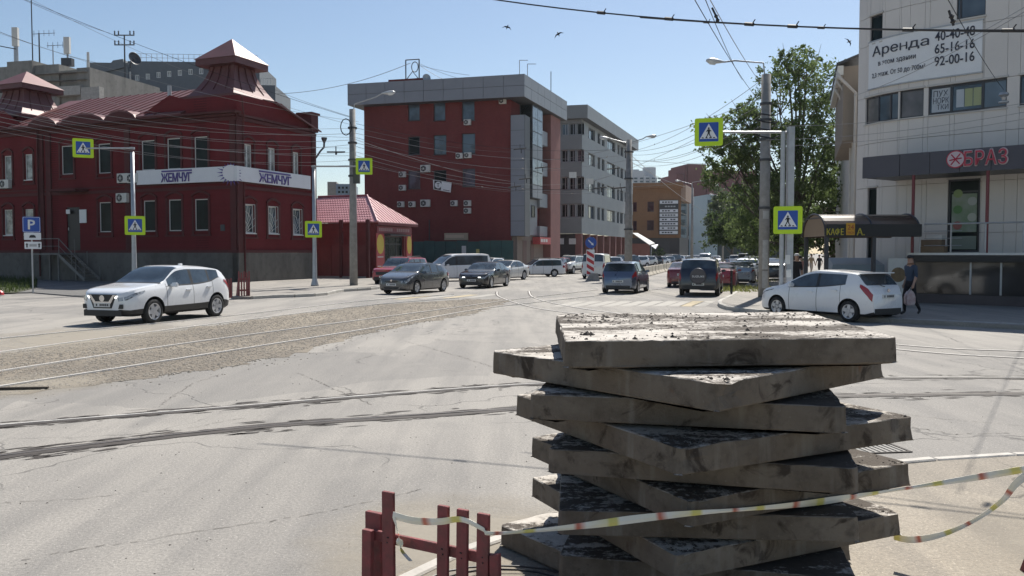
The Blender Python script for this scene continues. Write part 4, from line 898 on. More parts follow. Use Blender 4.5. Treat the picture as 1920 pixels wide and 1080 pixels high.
# recessed brick strip, grey shaft, glazed bay, balconies and pillar on the street face
def rq(x0, y0, x1, y1, fr, d=0): return fr.rect(x0, y0, x1, y1, d)
S1 = WR2.hit(983, 300, .1)[0]
zg = at(1000, 441, 90).z
shaft_t = WL2.hit(960, 216)[1]
sh0 = WL2.hit(983, 300)[0]
b = MB(); b.fbox(WL2, sh0 - .1, sA - .001, -2.0, .14, zg - .2, shaft_t); shf = b.build('service_shaft', M_PAND, off2)
panels(shf, WL2, sh0 - .08, sA - .02, zg - .18, shaft_t - .02, .141, .17, 1, 8, M_PAN)
sw = WR2(0, 0, 0); 
b = MB(); b.fbox(WR2, .2, Lr - 1, -6, -.5, 0, zc); b.build('street_wall', M_BR2, off2)
bx0, bx1 = WR2.hit(993, 280, .6)[0], WR2.hit(1012, 280, .6)[0]; zb_, zt_ = WR2.hit(1000, 372, .6)[1], zc - .02
bay = MB().fbox(WR2, bx0, bx1, -.49, .9, zb_, zt_).build('glazed_bay', M_PAND, off2)
nzb = 7
for k in range(nzb):
    a, c = zb_ + (zt_ - zb_) * k / nzb, zb_ + (zt_ - zb_) * (k + 1) / nzb; solid = k in (0, 3)
    for j in range(2):
        u, w = bx0 + (bx1 - bx0) * j / 2, bx0 + (bx1 - bx0) * (j + 1) / 2; MB().fbox(WR2, u + .05, w - .05, .9, .93, a + .05, c - .05).build('panel' if solid else 'pane', M_PANW if solid else glass('sky_glass', (.10, .13, .16), .03), bay)
    f2 = Fr(WR2(bx0, .9, 0), -WR2.n); MB().fbox(f2, .1, 1.25, .0, .03, a + .05, c - .05).build('panel' if solid else 'pane', M_PAN if solid else M_GLD, bay)
px1 = WR2.hit(1028, 300, .6)[0]; px2 = WR2.hit(1046, 300, .6)[0]
zrow = [WR2.hit(1015, y, .3)[1] for y in (246, 275, 305, 330, 368, 396, 422, 441)]
for (ya, yb) in ((243, 270), (302, 328), (362, 388), (424, 443)):
    za, zb2 = WR2.hit(1014, yb, .6)[1], WR2.hit(1014, ya, .6)[1]; MB().fbox(WR2, bx1 + .05, px1 - .3, -.49, .6, za, zb2).build('balcony', M_PANW, off2)
for k, (ya, yb) in enumerate(((218, 242), (272, 300), (330, 360), (390, 422))):
    h = WR2.rect(1016, ya, 1026, yb, -.5); window(off2, WR2, h, flat('brown_frame', (.07, .03, .025), .5), M_GLD, -.05, .1, (.5,), d=-.5)
lowp = MB().fbox(WR2, .22, bx1 + .05, -.49, .3, zg, zb_ - .05).build('lower_cladding', M_PANW, off2)
for xa, xb in ((982, 987), (996, 1002)):
    h = WR2.rect(xa, 385, xb, 408, .3); window(lowp, WR2, h, M_DGREY, M_GLD, -.03, .08, d=.3)
MB().fbox(WR2, px1, px2, -.49, .9, 0, zc - .02).build('pillar', pm('brick_red_pale', (.25, .11, .095), .8, .2, 1), off2)
gfl = MB().fbox(WR2, .3, px1 - .3, -.49, .1, 0, zg - .01).build('ground_floor', stucco_mat('beige_ground_floor', (.25, .20, .165), (.18, .145, .12), .4), off2)
for xa, xb in ((980, 987), (995, 1001)):
    a, c = WR2.hit(xa, 470, .1)[0], WR2.hit(xb, 470, .1)[0]; MB().fbox(WR2, a, c, .1, .13, .05, WR2.hit(xa, 451, .1)[1]).build('door', flat('brown_door', (.10, .035, .025), .5), gfl)
s0, s1, z0, z1 = WR2.rect(1011, 445, 1031, 458, .9); MB().fbox(WR2, s0, s1, .15, 1.0, z0, z1).build('sign_board', flat('red_sign', (.48, .07, .07), .5), off2)
for k in range(3): MB().fbox(WR2, s0 + .3 + k * .9, s0 + .95 + k * .9, 1.0, 1.02, z0 + .25, z1 - .2).build('lettering', M_OFFW, off2)
# plant and wire frame on the roof
rb = PL(13.0, -3, 0); MB().fbox(PL, PL.hit(800, 145, -3)[0], PL.hit(728, 145, -3)[0], -6, -3, zt - .2, zt + .85).build('roof_hut', M_BR2, off2)
fm = MB(); za = zt + .8
x0, x1 = PL.hit(786, 130, -3.5)[0], PL.hit(761, 130, -3.5)[0]; zz1 = PL.hit(770, 112, -3.5)[1]
for s in (x0, x1): fm.tube([PL(s, -3.5, za), PL(s, -3.5, zz1)], .07, 5)
fm.tube([PL(x0, -3.5, zz1), PL(x1, -3.5, zz1)], .06, 5); fm.tube([PL(x0, -3.5, za), PL((x0 + x1) / 2, -3.5, za + .9), PL(x1, -3.5, za)], .05, 5)
fm.tube([PL(x0 + .5 + .38 * math.cos(k * .524), -3.5, zz1 - .8 + .55 * math.sin(k * .524)) for k in range(13)], .05, 5); fm.build('cable_frame', M_DGREY, off2)
dpos = PL(PL.hit(801, 146, -3)[0], -2.8, zt + .75); MB().lathe([(.02, -.1), (.3, -.05), (.45, .06), (.42, .07), (.02, -.05)], dpos, (.3, -.9, .2), 14).build('dish', M_STEEL, off2)
for px, y in ((974, 113), (989, 120)):
    a = at(px, 141, 90); c = at(px, y, 90); c.x = a.x; MB().tube([a - UP * 1, c], .05, 4).tube([c, c + Vector((.9, 0, 0))], .04, 4).build('aerial', M_STEEL, off2)
a = at(1033, 160, 98); MB().tube([a - UP * 1.2, a + UP * 1.6], .06, 4).build('aerial', M_DGREY, off2); MB().fbox(PR, 5.5, 13, -3, -1.5, zt - .1, zt + .55).build('roof_hut', M_DGREY, off2)
# green fence in front of it
GFf = Fr(WL2(0, 3.4, 0), e2L, flip=True); fx0, fx1 = GFf.hit(962, 480)[0], GFf.hit(775, 480)[0]; gf = thing('sheet_fence', 'dark green sheet metal fence along the foot of the brick office', 'fence', GFf((fx0 + fx1) / 2, 0, 0)); ft = GFf.hit(870, 452)[1]
M_GRN = pm('green_sheet', (.022, .085, .078), .5, .35, 1.2, bmp=.1); nf = 9
for k in range(nf):
    a, c = fx0 + (fx1 - fx0) * k / nf, fx0 + (fx1 - fx0) * (k + 1) / nf; MB().fbox(GFf, a + .02, c - .02, -.03, .03, .1, ft + random.uniform(-.05, .05)).build('fence_panel', M_GRN, gf); MB().fbox(GFf, a - .03, a + .03, -.09, -.03, 0, ft).build('fence_post', M_DGREY, gf)
for px, w, y0, y1, m in ((870, 8, 461, 476, M_OFFW), (896, 6, 467, 478, flat('yellow_notice', (.5, .45, .16), .6))):
    s0, s1, z0, z1 = GFf.rect(px - w / 2, y0, px + w / 2, y1); MB().fbox(GFf, s0, s1, .031, .05, z0, z1).build('notice', m, gf)

# ---------------------------------------------------------------- grey apartment house beyond
P3 = foot(1100, 112); e3 = e2R; Q3 = Fr(P3, (-.97, .24), flip=True); QR = Fr(P3, e3); Lr3 = 37.5; Ll3 = 14
apt = thing('grey_apartments', 'five storey grey panel apartment house with ribbon windows down the street', 'building', P3); t3 = at(1100, 196, 112).z; c3 = at(1100, 221, 112).z
M_G3 = pm('apartment_panel', (.215, .225, .22), .6, .12, .5, bmp=.03); M_G3L = pm('apartment_panel_light', (.25, .265, .27), .55, .12, .5, bmp=.03)
W3 = .9
b = MB(); b.prism([Q3(Ll3, 0, c3), Q3(0, 0, c3), QR(Lr3, 0, c3), Q3(Ll3, 0, c3) + (QR(Lr3, 0, 0) - QR(0, 0, 0))], (0, 0, t3 - c3)); co3 = b.build('cornice', M_PAND, apt)
panels(co3, Q3, 0, Ll3, c3 - .02, t3 + .02, .001, .03, 4, 1, M_G3); panels(co3, QR, 0, Lr3, c3 - .02, t3 + .02, .001, .03, 10, 1, M_G3L)
V3 = Fr(Q3(0, -W3, 0) + QR.n * -W3, Q3.e, flip=True); VR = Fr(V3(0, 0, 0), e3)
rows = [(230, 252), (280, 303), (331, 355), (382, 407)]; zr3 = [(V3.hit(1092, y1)[1], V3.hit(1092, y0)[1]) for y0, y1 in rows]
bands = [(zr3[0][1], c3)] + [(zr3[i + 1][1], zr3[i][0]) for i in range(3)] + [(V3.hit(1092, 438)[1], zr3[3][0])]
colsR = [(1103, 1115), (1120, 1125), (1128, 1133), (1138, 1153), (1157, 1161), (1163, 1168), (1171, 1176)]
sR = [(VR.hit(a, 395)[0], VR.hit(b_, 395)[0]) for a, b_ in colsR]
sL = [(V3.hit(b_, 395)[0], V3.hit(a, 395)[0]) for a, b_ in ((1081, 1095), (1067, 1078), (1052, 1064), (1040, 1049))]
hR = [(a, c, z0, z1) for z0, z1 in zr3 for a, c in sR]; hL = [(a, c, z0, z1) for z0, z1 in zr3 for a, c in sL]
zgf = bands[-1][0]
b = MB(); facade(b, VR, 0, Lr3 - 1, zgf, c3, hR, .35); facade(b, V3, 0, Ll3 - .9, zgf, c3, hL, .5); b.build('wall', M_G3L, apt)
for h in hR: window(apt, VR, h, M_PAND if h[1] - h[0] > 1.6 else M_DGREY, M_GLB if random.random() < .7 else M_GLC, .3, .1, (.33, .66) if h[1] - h[0] > 2.2 else ())
for h in hL: window(apt, V3, h, M_STEEL, M_GLD if random.random() < .8 else M_GLB, .45, .1, (.4,))
for z0, z1 in bands[1:]:
    MB().fbox(V3, 0, Ll3 - .9, .001, .06, z0 + .02, z1 - .02).build('spandrel', M_G3, apt)
    MB().fbox(VR, 0, Lr3 - 1, .001, .05, z0 + .02, z1 - .02).build('spandrel', M_G3L, apt)
b = MB(); b.fbox(VR, .4, Lr3 - 1, -8, -.9, 0, zgf); b.fbox(V3, .4, Ll3 - .9, -8, -.9, 0, zgf); b.build('ground_floor', flat('shop_dark', (.05, .045, .045), .4), apt)
for k in range(9): s = .5 + k * (Lr3 - 2) / 8; MB().fbox(VR, s - .35, s + .35, -.9, -.02, 0, zgf).build('column', pm('brick_red_pale', (.25, .11, .095)), apt)
for k in range(8): s = .5 + (k + .5) * (Lr3 - 2) / 8; MB().fbox(VR, s - 1.5, s + 1.5, -.9, -.82, .5, zgf - .5).build('shop_window', M_GLB, apt)
for px, w in ((1076, 9), (1054, 8)):
    s0, s1, z0, z1 = V3.rect(px - w, 447, px + w * .4, 458); MB().fbox(V3, s0, s1, -.1, .1, z0, z1).build('sign_board', M_OFFW, apt)

# ---------------------------------------------------------------- orange block with the banner, far blocks
P4 = foot(1276, 165); F4 = Fr(P4, (-.985, .17), flip=True); F4R = Fr(P4, e2R); ob = thing('orange_block', 'orange brown block with a tall white banner of stacked strips', 'building', P4)
M_ORG = stucco_mat('orange_render', (.27, .145, .075), (.20, .105, .058), .4); z4 = at(1276, 352, 165).z; zs4 = at(1276, 446, 165).z
hw = [F4.rect(*w) for w in ((1214, 378, 1226, 397), (1213, 413, 1226, 432), (1187, 379, 1194, 397), (1187, 414, 1194, 432))]
b = MB(); facade(b, F4, 0, 14, zs4, z4, hw, .3); b.build('wall', M_ORG, ob); MB().fbox(F4, -.3, 14, -.2, .5, z4 - .1, z4 + 1.0).build('cornice', M_ORG, ob)
for h in hw: window(ob, F4, h, flat('maroon_frame', (.07, .02, .025), .5), glass('maroon_glass', (.05, .016, .022), .2), .25, .12)
b = MB(); b.fbox(F4R, .05, 14, -10, -.25, 0, z4 + .9); b.fbox(F4, .3, 14, -10, -.4, 0, zs4); b.build('core', flat('shop_dark', (.05, .045, .045), .4), ob)
for k in range(3):
    for j in range(4): MB().fbox(F4R, .2 + k * 3.2, 3.2 + k * 3.2, -.2, -.1, zs4 + (z4 - zs4) * j / 4 + .1, zs4 + (z4 - zs4) * (j + 1) / 4 - .1).build('pane', glass('green_glass', (.06, .085, .09), .06), ob)
MB().fbox(F4R, -.2, 10, .0, .9, z4 - 2.6, z4 + .6).build('fascia', pm('tan_fascia', (.36, .24, .17), .7), ob)
s0, s1, z0, z1 = F4.rect(1236, 375, 1272, 440, .3); bn = MB().fbox(F4, s0, s1, .05, .3, z0, z1).build('banner', M_DGREY, ob)
for k in range(8):
    a = z1 - (z1 - z0) * (k + .12) / 8; c = z1 - (z1 - z0) * (k + .85) / 8
    if k != 1: MB().fbox(F4, s0 + .1, s1 - .1, .3, .33, c, a).build('banner_strip', M_SIGNW, bn)
    for j in range(5):
        if (k * 3 + j) % 7 != 0: MB().fbox(F4, s0 + .6 + j * .55, s0 + 1.0 + j * .55, .33, .345, c + (a - c) * .3, c + (a - c) * .7).build('lettering', M_DGREY if k != 1 else M_STEEL, bn)
# low market shed with white awning
S4 = Fr(foot(1192, 150), (.9, .43)); sh = thing('market_shed', 'low market shed with a slanting white awning before the orange block', 'shed', S4(2, 0, 0)); MB().fbox(S4, -2, 3, -3, 0, 0, 3.6).build('wall', pm('brick_red_pale', (.25, .11, .095)), sh)
def s4(px, py, Y): return at(px, py, Y)
MB().prism([s4(1186, 438, 147), s4(1196, 438, 153), s4(1228, 457, 153), s4(1218, 460, 147)], (0, 0, .12)).build('awning', M_OFFW, sh); MB().prism([s4(1221, 461, 149), s4(1234, 459, 151), s4(1229, 467, 149)], (0, .4, .1)).build('awning_flap', M_WHITE, sh); MB().tube([s4(1221, 461, 149), Vector((s4(1221, 461, 149).x, 149, 0))], .08, 5).build('post', M_STEEL, sh)
# far red block
F5 = Fr(foot(1268, 230), (.98, .2)); rb5 = thing('far_red_block', 'far dull red brick block with a stepped roofline', 'building', F5(8, 0, 0)); M_FR = pm('far_red', (.19, .085, .08), .85, .12, .3)
for k, (a, b_, c) in enumerate(((1268, 1283, 327), (1283, 1288, 312), (1288, 1324, 308), (1324, 1420, 321))): panel(rb5, F5, a, c, b_, 470, -12, .02 * k, M_FR, 'wall', 0)
q = F5.rect(1342, 344, 1347, 349, .1); MB().fbox(F5, q[0], q[1], .06, .2, q[2], q[3]).build('air_conditioner', M_OFFW, rb5)
for k, (px, py) in enumerate(((1300, 400), (1330, 400), (1310, 420), (1283, 380))): q = F5.rect(px, py, px + 5, py + 8, .1); MB().fbox(F5, q[0], q[1], .06, .15, q[2], q[3]).build('window', M_GLD, rb5)
GSt = Fr(foot(1322, 190), (.98, .2)); gs = thing('glass_block', 'narrow pale blue glazed block beside the far trees', 'building', GSt(2, 0, 0)); panel(gs, GSt, 1325, 365, 1346, 470, -10, 0, pm('pale_blue_wall', (.30, .38, .42), .5, .1, .4), 'wall', 0)
for k in range(5): q = GSt.rect(1327, 375 + k * 18, 1344, 386 + k * 18, 0); MB().fbox(GSt, q[0], q[1], .01, .06, q[2], q[3]).build('window_strip', M_GLB, gs)
# hazy white tower blocks at the end of the street
F6 = Fr(foot(1188, 420), (.99, .12)); wt = thing('far_white_tower', 'hazy white tower block with round top far down the street', 'building', F6(6, 0, 0)); M_FW = pm('far_white', (.46, .48, .50), .8, .08, .1)
for k, (a, b_, c, d1) in enumerate(((1186, 1206, 320, 0), (1206, 1218, 330, .2), (1218, 1232, 333, .1), (1232, 1246, 342, .3))): panel(wt, F6, a, c, b_, 470, -14, d1, M_FW, 'wall', 0)
cq = at(1219, 330, 425); MB().cyl((cq.x, 428, cq.z - 3), (cq.x, 428, cq.z + 4.5), 3.4, n=16).build('drum', M_FW, wt)
for k in range(4):
    for j in range(5): q = F6.rect(1189 + j * 11, 333 + k * 6, 1195 + j * 11, 336 + k * 6, .3); MB().fbox(F6, q[0], q[1], .3, .5, q[2], q[3]).build('window', M_GLB, wt)
MB().box(at(1192, 318, 424).x - 1.5, at(1192, 318, 424).x + 1.5, 423, 430, at(1192, 330, 424).z, at(1192, 318, 424).z).build('roof_hut', M_FW, wt)
# dark shop row right of the street end
F7 = Fr(foot(1276, 200), (.97, .25)); sr = thing('shop_row', 'low dark shop row with white signs at the street end', 'building', F7(10, 0, 0)); panel(sr, F7, 1278, 425, 1500, 470, -10, 0, flat('dark_green_wall', (.035, .05, .048), .7), 'wall', 0)
for x0, x1, y0, y1 in ((1278, 1294, 442, 449), (1310, 1325, 440, 448), (1300, 1312, 460, 464)): q = F7.rect(x0, y0, x1, y1); MB().fbox(F7, q[0], q[1], .02, .25, q[2], q[3]).build('sign_board', M_OFFW, sr)
# ---------------------------------------------------------------- curved corner building on the right
CC = Vector((14.58, 35.1, 0)); CB = Vector((15.96, 32.4, 0)); CT = Vector((14.77, 33.55, 0)); GE = Vector((.72, -.69, 0)).normalized()
_bz = [CC * (1 - t) ** 2 + CT * (2 * t * (1 - t)) + CB * t * t for t in [i / 60 for i in range(61)]]; _bl = [0]
for i in range(60): _bl.append(_bl[-1] + (_bz[i + 1] - _bz[i]).length)
ARC = _bl[-1]
def plan(u):
    if u >= ARC: p = CB + GE * (u - ARC); t = GE
    elif u <= 0: p = CC + (CT - CC).normalized() * u; t = (CT - CC).normalized()
    else:
        i = max(k for k in range(60) if _bl[k] <= u); f = (u - _bl[i]) / (_bl[i + 1] - _bl[i]); p = _bz[i].lerp(_bz[i + 1], f); t = (_bz[i + 1] - _bz[i]).normalized()
    return p, Vector((t.y, -t.x, 0))
def gp(u, d, z): p, n = plan(u); q = p + n * d; q.z = z; return q
def bu(px, d=0):
    lo, hi = -1.0, 16.0
    for _ in range(40):
        m = (lo + hi) / 2; q = gp(m, d, 0)
        if 960 + F * q.x / q.y < px: lo = m
        else: hi = m
    return lo
def bzz(px, py, d=0): return at(px, py, gp(bu(px, d), d, 0).y).z
def cbox(u0, u1, d0, d1, z0, z1, mb=None):
    mb = mb or MB(); n = max(1, int((u1 - u0) / .35)) if u0 < ARC else 1; us = [u0 + (u1 - u0) * k / n for k in range(n + 1)]
    if u0 < ARC < u1: us = sorted(set([u for u in us if u < ARC] + [ARC, u1]))
    return mb.loft([[gp(u, d0, z0), gp(u, d1, z0), gp(u, d1, z1), gp(u, d0, z1)] for u in us])
corner = thing('corner_building', 'pale panelled corner building with curved front, dark canopy and rental banner', 'building', CB)
M_CP = pm('beige_panel', (.64, .60, .56), .55, .1, .5, bmp=.03); M_CJ = flat('panel_joint', (.52, .485, .45), .7); M_TRIM = pm('pale_trim', (.50, .475, .44), .5, .1, 2)
UE = 15.0; ZT = 14.5
cbox(-.0, UE, -.4, 0, 0, ZT).build('wall', M_CJ, corner)
wz0, wz1 = 7.22, 8.30
ops = [(bu(1622), bu(1681), wz0, wz1), (bu(1684), bu(1727), wz0, wz1), (bu(1736), bu(1881), wz0, wz1), (bu(1628), bu(1650), bzz(1640, 80), bzz(1640, 28)), (bu(1785), bu(1838), bzz(1810, 34), ZT - 1.0),
       (bu(1776), bu(1836), 1.98, bzz(1800, 336)), (bu(1629), bu(1645), 3.4, 4.6), (bu(1629), bu(1645), 1.7, 2.7), (bu(1905), UE - .3, wz0, wz1)]
ub = sorted({0, UE} | {k for o in ops for k in o[:2]} | {bu(p) for p in (1655, 1700, 1960)}); ub = [u for u in ub if 0 <= u <= UE]
zb = [0.0, 1.2, 1.98, 3.4, 4.75, 5.6, 6.4, wz0, wz1, 9.3, 10.4, 11.4, 12.6, ZT] + [o[2] for o in ops if o[2] not in (wz0,)] + [o[3] for o in ops if o[3] not in (wz1,)]
zb = sorted(zb); zb = [z for i, z in enumerate(zb) if i == 0 or z - zb[i - 1] > 1e-4]
for a, b_ in zip(ub, ub[1:]):
    if b_ - a < .03: continue
    zz0 = None
    for c, e in zip(zb, zb[1:]):
        m, n = (a + b_) / 2, (c + e) / 2
        if any(o[0] - 1e-3 < m < o[1] + 1e-3 and o[2] < n < o[3] for o in ops): 
            if zz0 is not None: cbox(a + .005, b_ - .005, .001, .12, zz0 + .008, c - .008).build('cladding_panel', M_CP, corner); zz0 = None
            continue
        if zz0 is None: zz0 = c
        if e - zz0 > 1.05 or e == zb[-1]: cbox(a + .005, b_ - .005, .001, .12, zz0 + .008, e - .008).build('cladding_panel', M_CP, corner); zz0 = None
    if zz0 is not None: cbox(a + .005, b_ - .005, .001, .12, zz0 + .008, ZT).build('cladding_panel', M_CP, corner)
M_GLR = glass('reflecting_glass', (.09, .12, .15), .03, .3, .4); M_FRD = flat('dark_frame', (.035, .037, .045), .4)
def cwin(o, m, frame, divs=(), fw=.06):
    a, b_, c, e = o; w = MB(); cbox(a, b_, .002, .05, c, c + fw, w); cbox(a, b_, .002, .05, e - fw, e, w)
    us = [a, *[a + (b_ - a) * t for t in divs], b_]
    for u in us: cbox(max(a, u - fw / 2), min(b_, u + fw / 2), .002, .055, c + fw, e - fw, w)
    wo_ = w.build('window', frame, corner)
    for i, (u, v) in enumerate(zip(us, us[1:])): cbox(u + fw * .5, v - fw * .5, .003, .02, c + fw, e - fw).build('pane', m[i % len(m)], wo_)
    cbox(a - .05, b_ + .05, .05, .17, e, e + .07).build('window_trim', M_TRIM, wo_); cbox(a - .05, b_ + .05, .05, .17, c - .06, c).build('sill', M_TRIM, wo_); return wo_
M_PAPER = flat('window_paper', (.42, .46, .50), .5); M_GREEN = flat('window_yellowgreen', (.34, .37, .20), .6)
w = cwin(ops[0], [glass('beige_glass', (.16, .15, .14), .1), M_GLB, M_GLR], M_FRD, (.42, .78)); cwin(ops[1], [glass('brown_glass', (.10, .09, .09), .15)], M_FRD)
w = cwin(ops[2], [M_GLB, M_GLB, M_GLR], M_FRD, (.30, .70), .09)
a, b_, c, e = ops[2]; wd = b_ - a
cbox(a + .1, a + wd * .28, .021, .03, c + .1, e - .1).build('paper', M_PAPER, w)
def text_curved(txt, parent, m, u0, u1, z0, z1, d, bold=.0, ext=.006):
    """u0..u1 from left to right"""
    cu = bpy.data.curves.new('txt', 'FONT'); cu.body = txt; cu.offset = bold; cu.resolution_u = 3; t = bpy.data.objects.new('txt', cu); COL.objects.link(t)
    me = bpy.data.meshes.new_from_object(t.evaluated_get(bpy.context.evaluated_depsgraph_get())); bpy.data.objects.remove(t); bm = bmesh.new(); bm.from_mesh(me); bmesh.ops.triangulate(bm, faces=bm.faces[:])
    xs = [v.co.x for v in bm.verts]; ys = [v.co.y for v in bm.verts]; off = WL.get(parent.name, Vector())
    r = bmesh.ops.extrude_face_region(bm, geom=bm.faces[:]); 
    for g in r['geom']:
        if isinstance(g, bmesh.types.BMVert): g.co.z += ext
    for v in bm.verts: v.co = gp(u0 + (u1 - u0) * (v.co.x - min(xs)) / (max(xs) - min(xs)), d + v.co.z, z0 + (z1 - z0) * (v.co.y - min(ys)) / (max(ys) - min(ys))) - off
    bm.to_mesh(me); bm.free(); me.materials.clear(); me.materials.append(m); o = bpy.data.objects.new('lettering', me); COL.objects.link(o); o.parent = parent; return o
M_LET = flat('banner_ink', (.035, .04, .06), .5)
for txt, f0, f1, g0, g1 in (('ПУХ', .12, .9, .66, .92), ('НОРК', .1, .98, .36, .62), ('ТКИ', .4, .95, .1, .32)): text_curved(txt, w, M_LET, a + .1 + wd * .17 * f0, a + .1 + wd * .17 * f1 + wd * .06, c + .1 + (e - c - .2) * g0, c + .1 + (e - c - .2) * g1, .032)
for k in range(3): cbox(a + wd * (.36 + k * .11), a + wd * (.36 + k * .11 + .1), .021, .026, c + .2, e - .22).build('paper', M_GREEN if k else M_PAPER, w)
cwin(ops[3], [M_GLD], M_FRD); cwin(ops[4], [M_GLR], M_FRD, (.12,)); cwin(ops[6], [M_GLD], M_FRD); cwin(ops[7], [M_GLD], M_FRD); cwin(ops[8], [M_GLB, M_GLR], M_FRD, (.5,))
w = cwin(ops[5], [M_GLD], M_FRD, (.03, .97), .07); a, b_, c, e = ops[5]
pst = cbox(a + .12, b_ - .12, .021, .03, c + .75, e - .55).build('poster', pm('poster_green', (.13, .19, .11), .5, .6, 2.4, c2=(.33, .36, .33)), w)
for k in range(5): 
    q = gp(a + (b_ - a) * (.3 + .45 * (k % 2)), .035, c + 1.0 + .3 * k); MB().cyl(q, q + plan(a)[1] * .006, .16, n=12).build('poster_disc', flat('poster_c%d' % k, [(.30, .10, .08), (.4, .42, .36), (.08, .20, .06), (.36, .38, .36), (.22, .30, .12)][k], .5), pst)
cbox(a + .12, b_ - .12, .021, .03, c + .1, c + .6).build('paper', flat('green_paper', (.20, .24, .20), .6), w); cbox(a + .1, b_ - .1, .021, .035, e - .5, e - .44).build('transom', M_FRD, w)
# rental banner
b0, b1, bz0, bz1 = bu(1623, .14), bu(1832, .14), 8.62, 10.48
bn = cbox(b0, b1, .125, .17, bz0, bz1).build('rental_banner', flat('banner_white', (.72, .73, .74), .5), corner)
cbox(b0 - .03, b1 + .03, .12, .19, bz1, bz1 + .05).build('banner_frame', M_STEEL, bn); cbox(b0 - .03, b1 + .03, .12, .19, bz0 - .05, bz0).build('banner_frame', M_STEEL, bn)
BU = lambda px: bu(px, .17)
AU = lambda t: BU(1629) + (BU(1733) - BU(1629)) * t
for k_ in (0, .006):
    text_curved('Аре', bn, M_LET, AU(0) + k_, AU(.50) + k_, 9.78, 10.27, .182 + k_ * .2, .0, .012); text_curved('Н', bn, M_LET, AU(.53) + k_, AU(.655) + k_, 9.887, 10.165, .182 + k_ * .2, .0, .012); text_curved('да', bn, M_LET, AU(.675) + k_, AU(1) + k_, 9.82, 10.165, .182 + k_ * .2, .0, .012)
text_curved('в этом здании', bn, M_LET, BU(1640), BU(1709), 9.42, 9.62, .18, .0, .01); text_curved('2,3 этаж. От 50 до 700м²', bn, M_LET, BU(1629), BU(1727), 8.98, 9.22, .18, .0, .01)
for k, s in enumerate(('40-40-48', '65-16-16', '92-00-16')): text_curved(s, bn, M_LET, BU(1744), BU(1818), 9.98 - k * .47, 10.34 - k * .47, .18, .010, .012)
# canopy with the sign, red columns, terrace and dark glass base
M_CAN = pm('dark_canopy', (.062, .060, .078), .45, .15, .8, bmp=.03); DC = 2.3
c0 = bu(1613, DC); cz0, cz1 = 4.78, 5.58
cn = cbox(c0, UE, .125, DC - .05, cz0 + .02, cz1 - .03).build('canopy', M_FRD, corner)
k = 0; u = c0
while u < UE - .5:
    cbox(u + .01, u + .98, DC - .049, DC, cz0, cz1).build('fascia_panel', M_CAN, cn); u += .99
M_SIGR = flat('sign_crimson', (.42, .02, .055), .4); M_SIGO = flat('sign_outline', (.62, .50, .50), .5)
s0 = bu(1804, DC); s1 = bu(1884, DC); zs0, zs1 = 4.98, 5.50
text_curved('БРАЗ', cn, M_SIGO, s0 - .03, s1 + .03, zs0 - .03, zs1 + .03, DC + .002, .03, .04); text_curved('БРАЗ', cn, M_SIGR, s0, s1, zs0, zs1, DC + .046, .0, .03)
q = gp(bu(1788, DC), DC, (zs0 + zs1) / 2); nn = plan(9)[1]
ds = MB().cyl(q, q + nn * .05, .31, n=28).build('sign_disc', M_SIGR, cn); MB().cyl(q + nn * .05, q + nn * .065, .27, n=28).build('disc_face', flat('sign_pink', (.55, .46, .48), .5), ds)
for aa, ln in ((.9, .24), (-.9, .22), (.15, .2)): vv = GE * math.cos(aa) + UP * math.sin(aa); MB().tube([q + nn * .075 - vv * ln, q + nn * .075 + vv * ln], .022, 5).build('disc_mark', M_SIGR, ds)
G = Fr(CB, GE); TS = G.hit(1704, 476, DC)[0]; TE = 12.0; TD = DC + .05; TZ = 1.93
terr = MB().fbox(G, TS, TE, .125, TD - .04, TZ - .16, TZ - .02).build('terrace_floor', M_CONC, corner); MB().fbox(G, TS - .03, TE, TD - .039, TD + .03, TZ - .06, TZ + .02).build('terrace_edge', M_OFFW, terr); MB().fbox(G, TS, TE, TD - .035, TD + .02, TZ - .3, TZ - .065).build('terrace_fascia', M_BLACK, terr)
for px in (1711, 1850): s = G.hit(px, 420, DC - .1)[0]; MB().cyl(G(s, DC - .12, TZ), G(s, DC - .12, cz0 + .02), .055, n=10).build('column', flat('column_red', (.16, .02, .028), .4), corner)
rz = TZ + 1.05; rail = MB().tube([G(TS + .5, TD - .1, rz), G(TE, TD - .1, rz)], .03, 8).build('railing', M_STEEL, corner)
for k in range(3): MB().tube([G(TS + .5, TD - .1, TZ + .28 + k * .26), G(TS + 1.75, TD - .1, TZ + .28 + k * .26)], .012, 5).build('rail_bar', M_STEEL, rail)
for px in (1725, 1783, 1848, 1919, 2000): s = G.hit(px, 440, TD - .1)[0]; MB().cyl(G(s, TD - .1, TZ), G(s, TD - .1, rz), .028, n=8).build('railing_post', M_STEEL, rail)
GB = 2.15; base = MB().fbox(G, TS + .1, TE, -1, GB - .1, 0.1, TZ - .17).build('base_wall', M_BLACK, corner); gls = glass('base_glass', (.035, .033, .032), .08, .5, .5)
s = TS + .12
for wpn in (1.9, .95, 1.0, 1.9, 1.2, 1.9): MB().fbox(G, s + .03, s + wpn - .03, GB - .1, GB - .06, .48, TZ - .32).build('pane', gls, base); MB().fbox(G, s - .03, s + .03, GB - .1, GB - .03, .48, TZ - .32).build('mullion', M_STEEL if s > TS + 2 else M_FRD, base); s += wpn
MB().fbox(G, TS + .05, TE, GB - .09, GB + .06, .1, .46).build('base_kerb', stucco_mat('base_granite', (.10, .085, .085), (.07, .06, .06), .5), base)
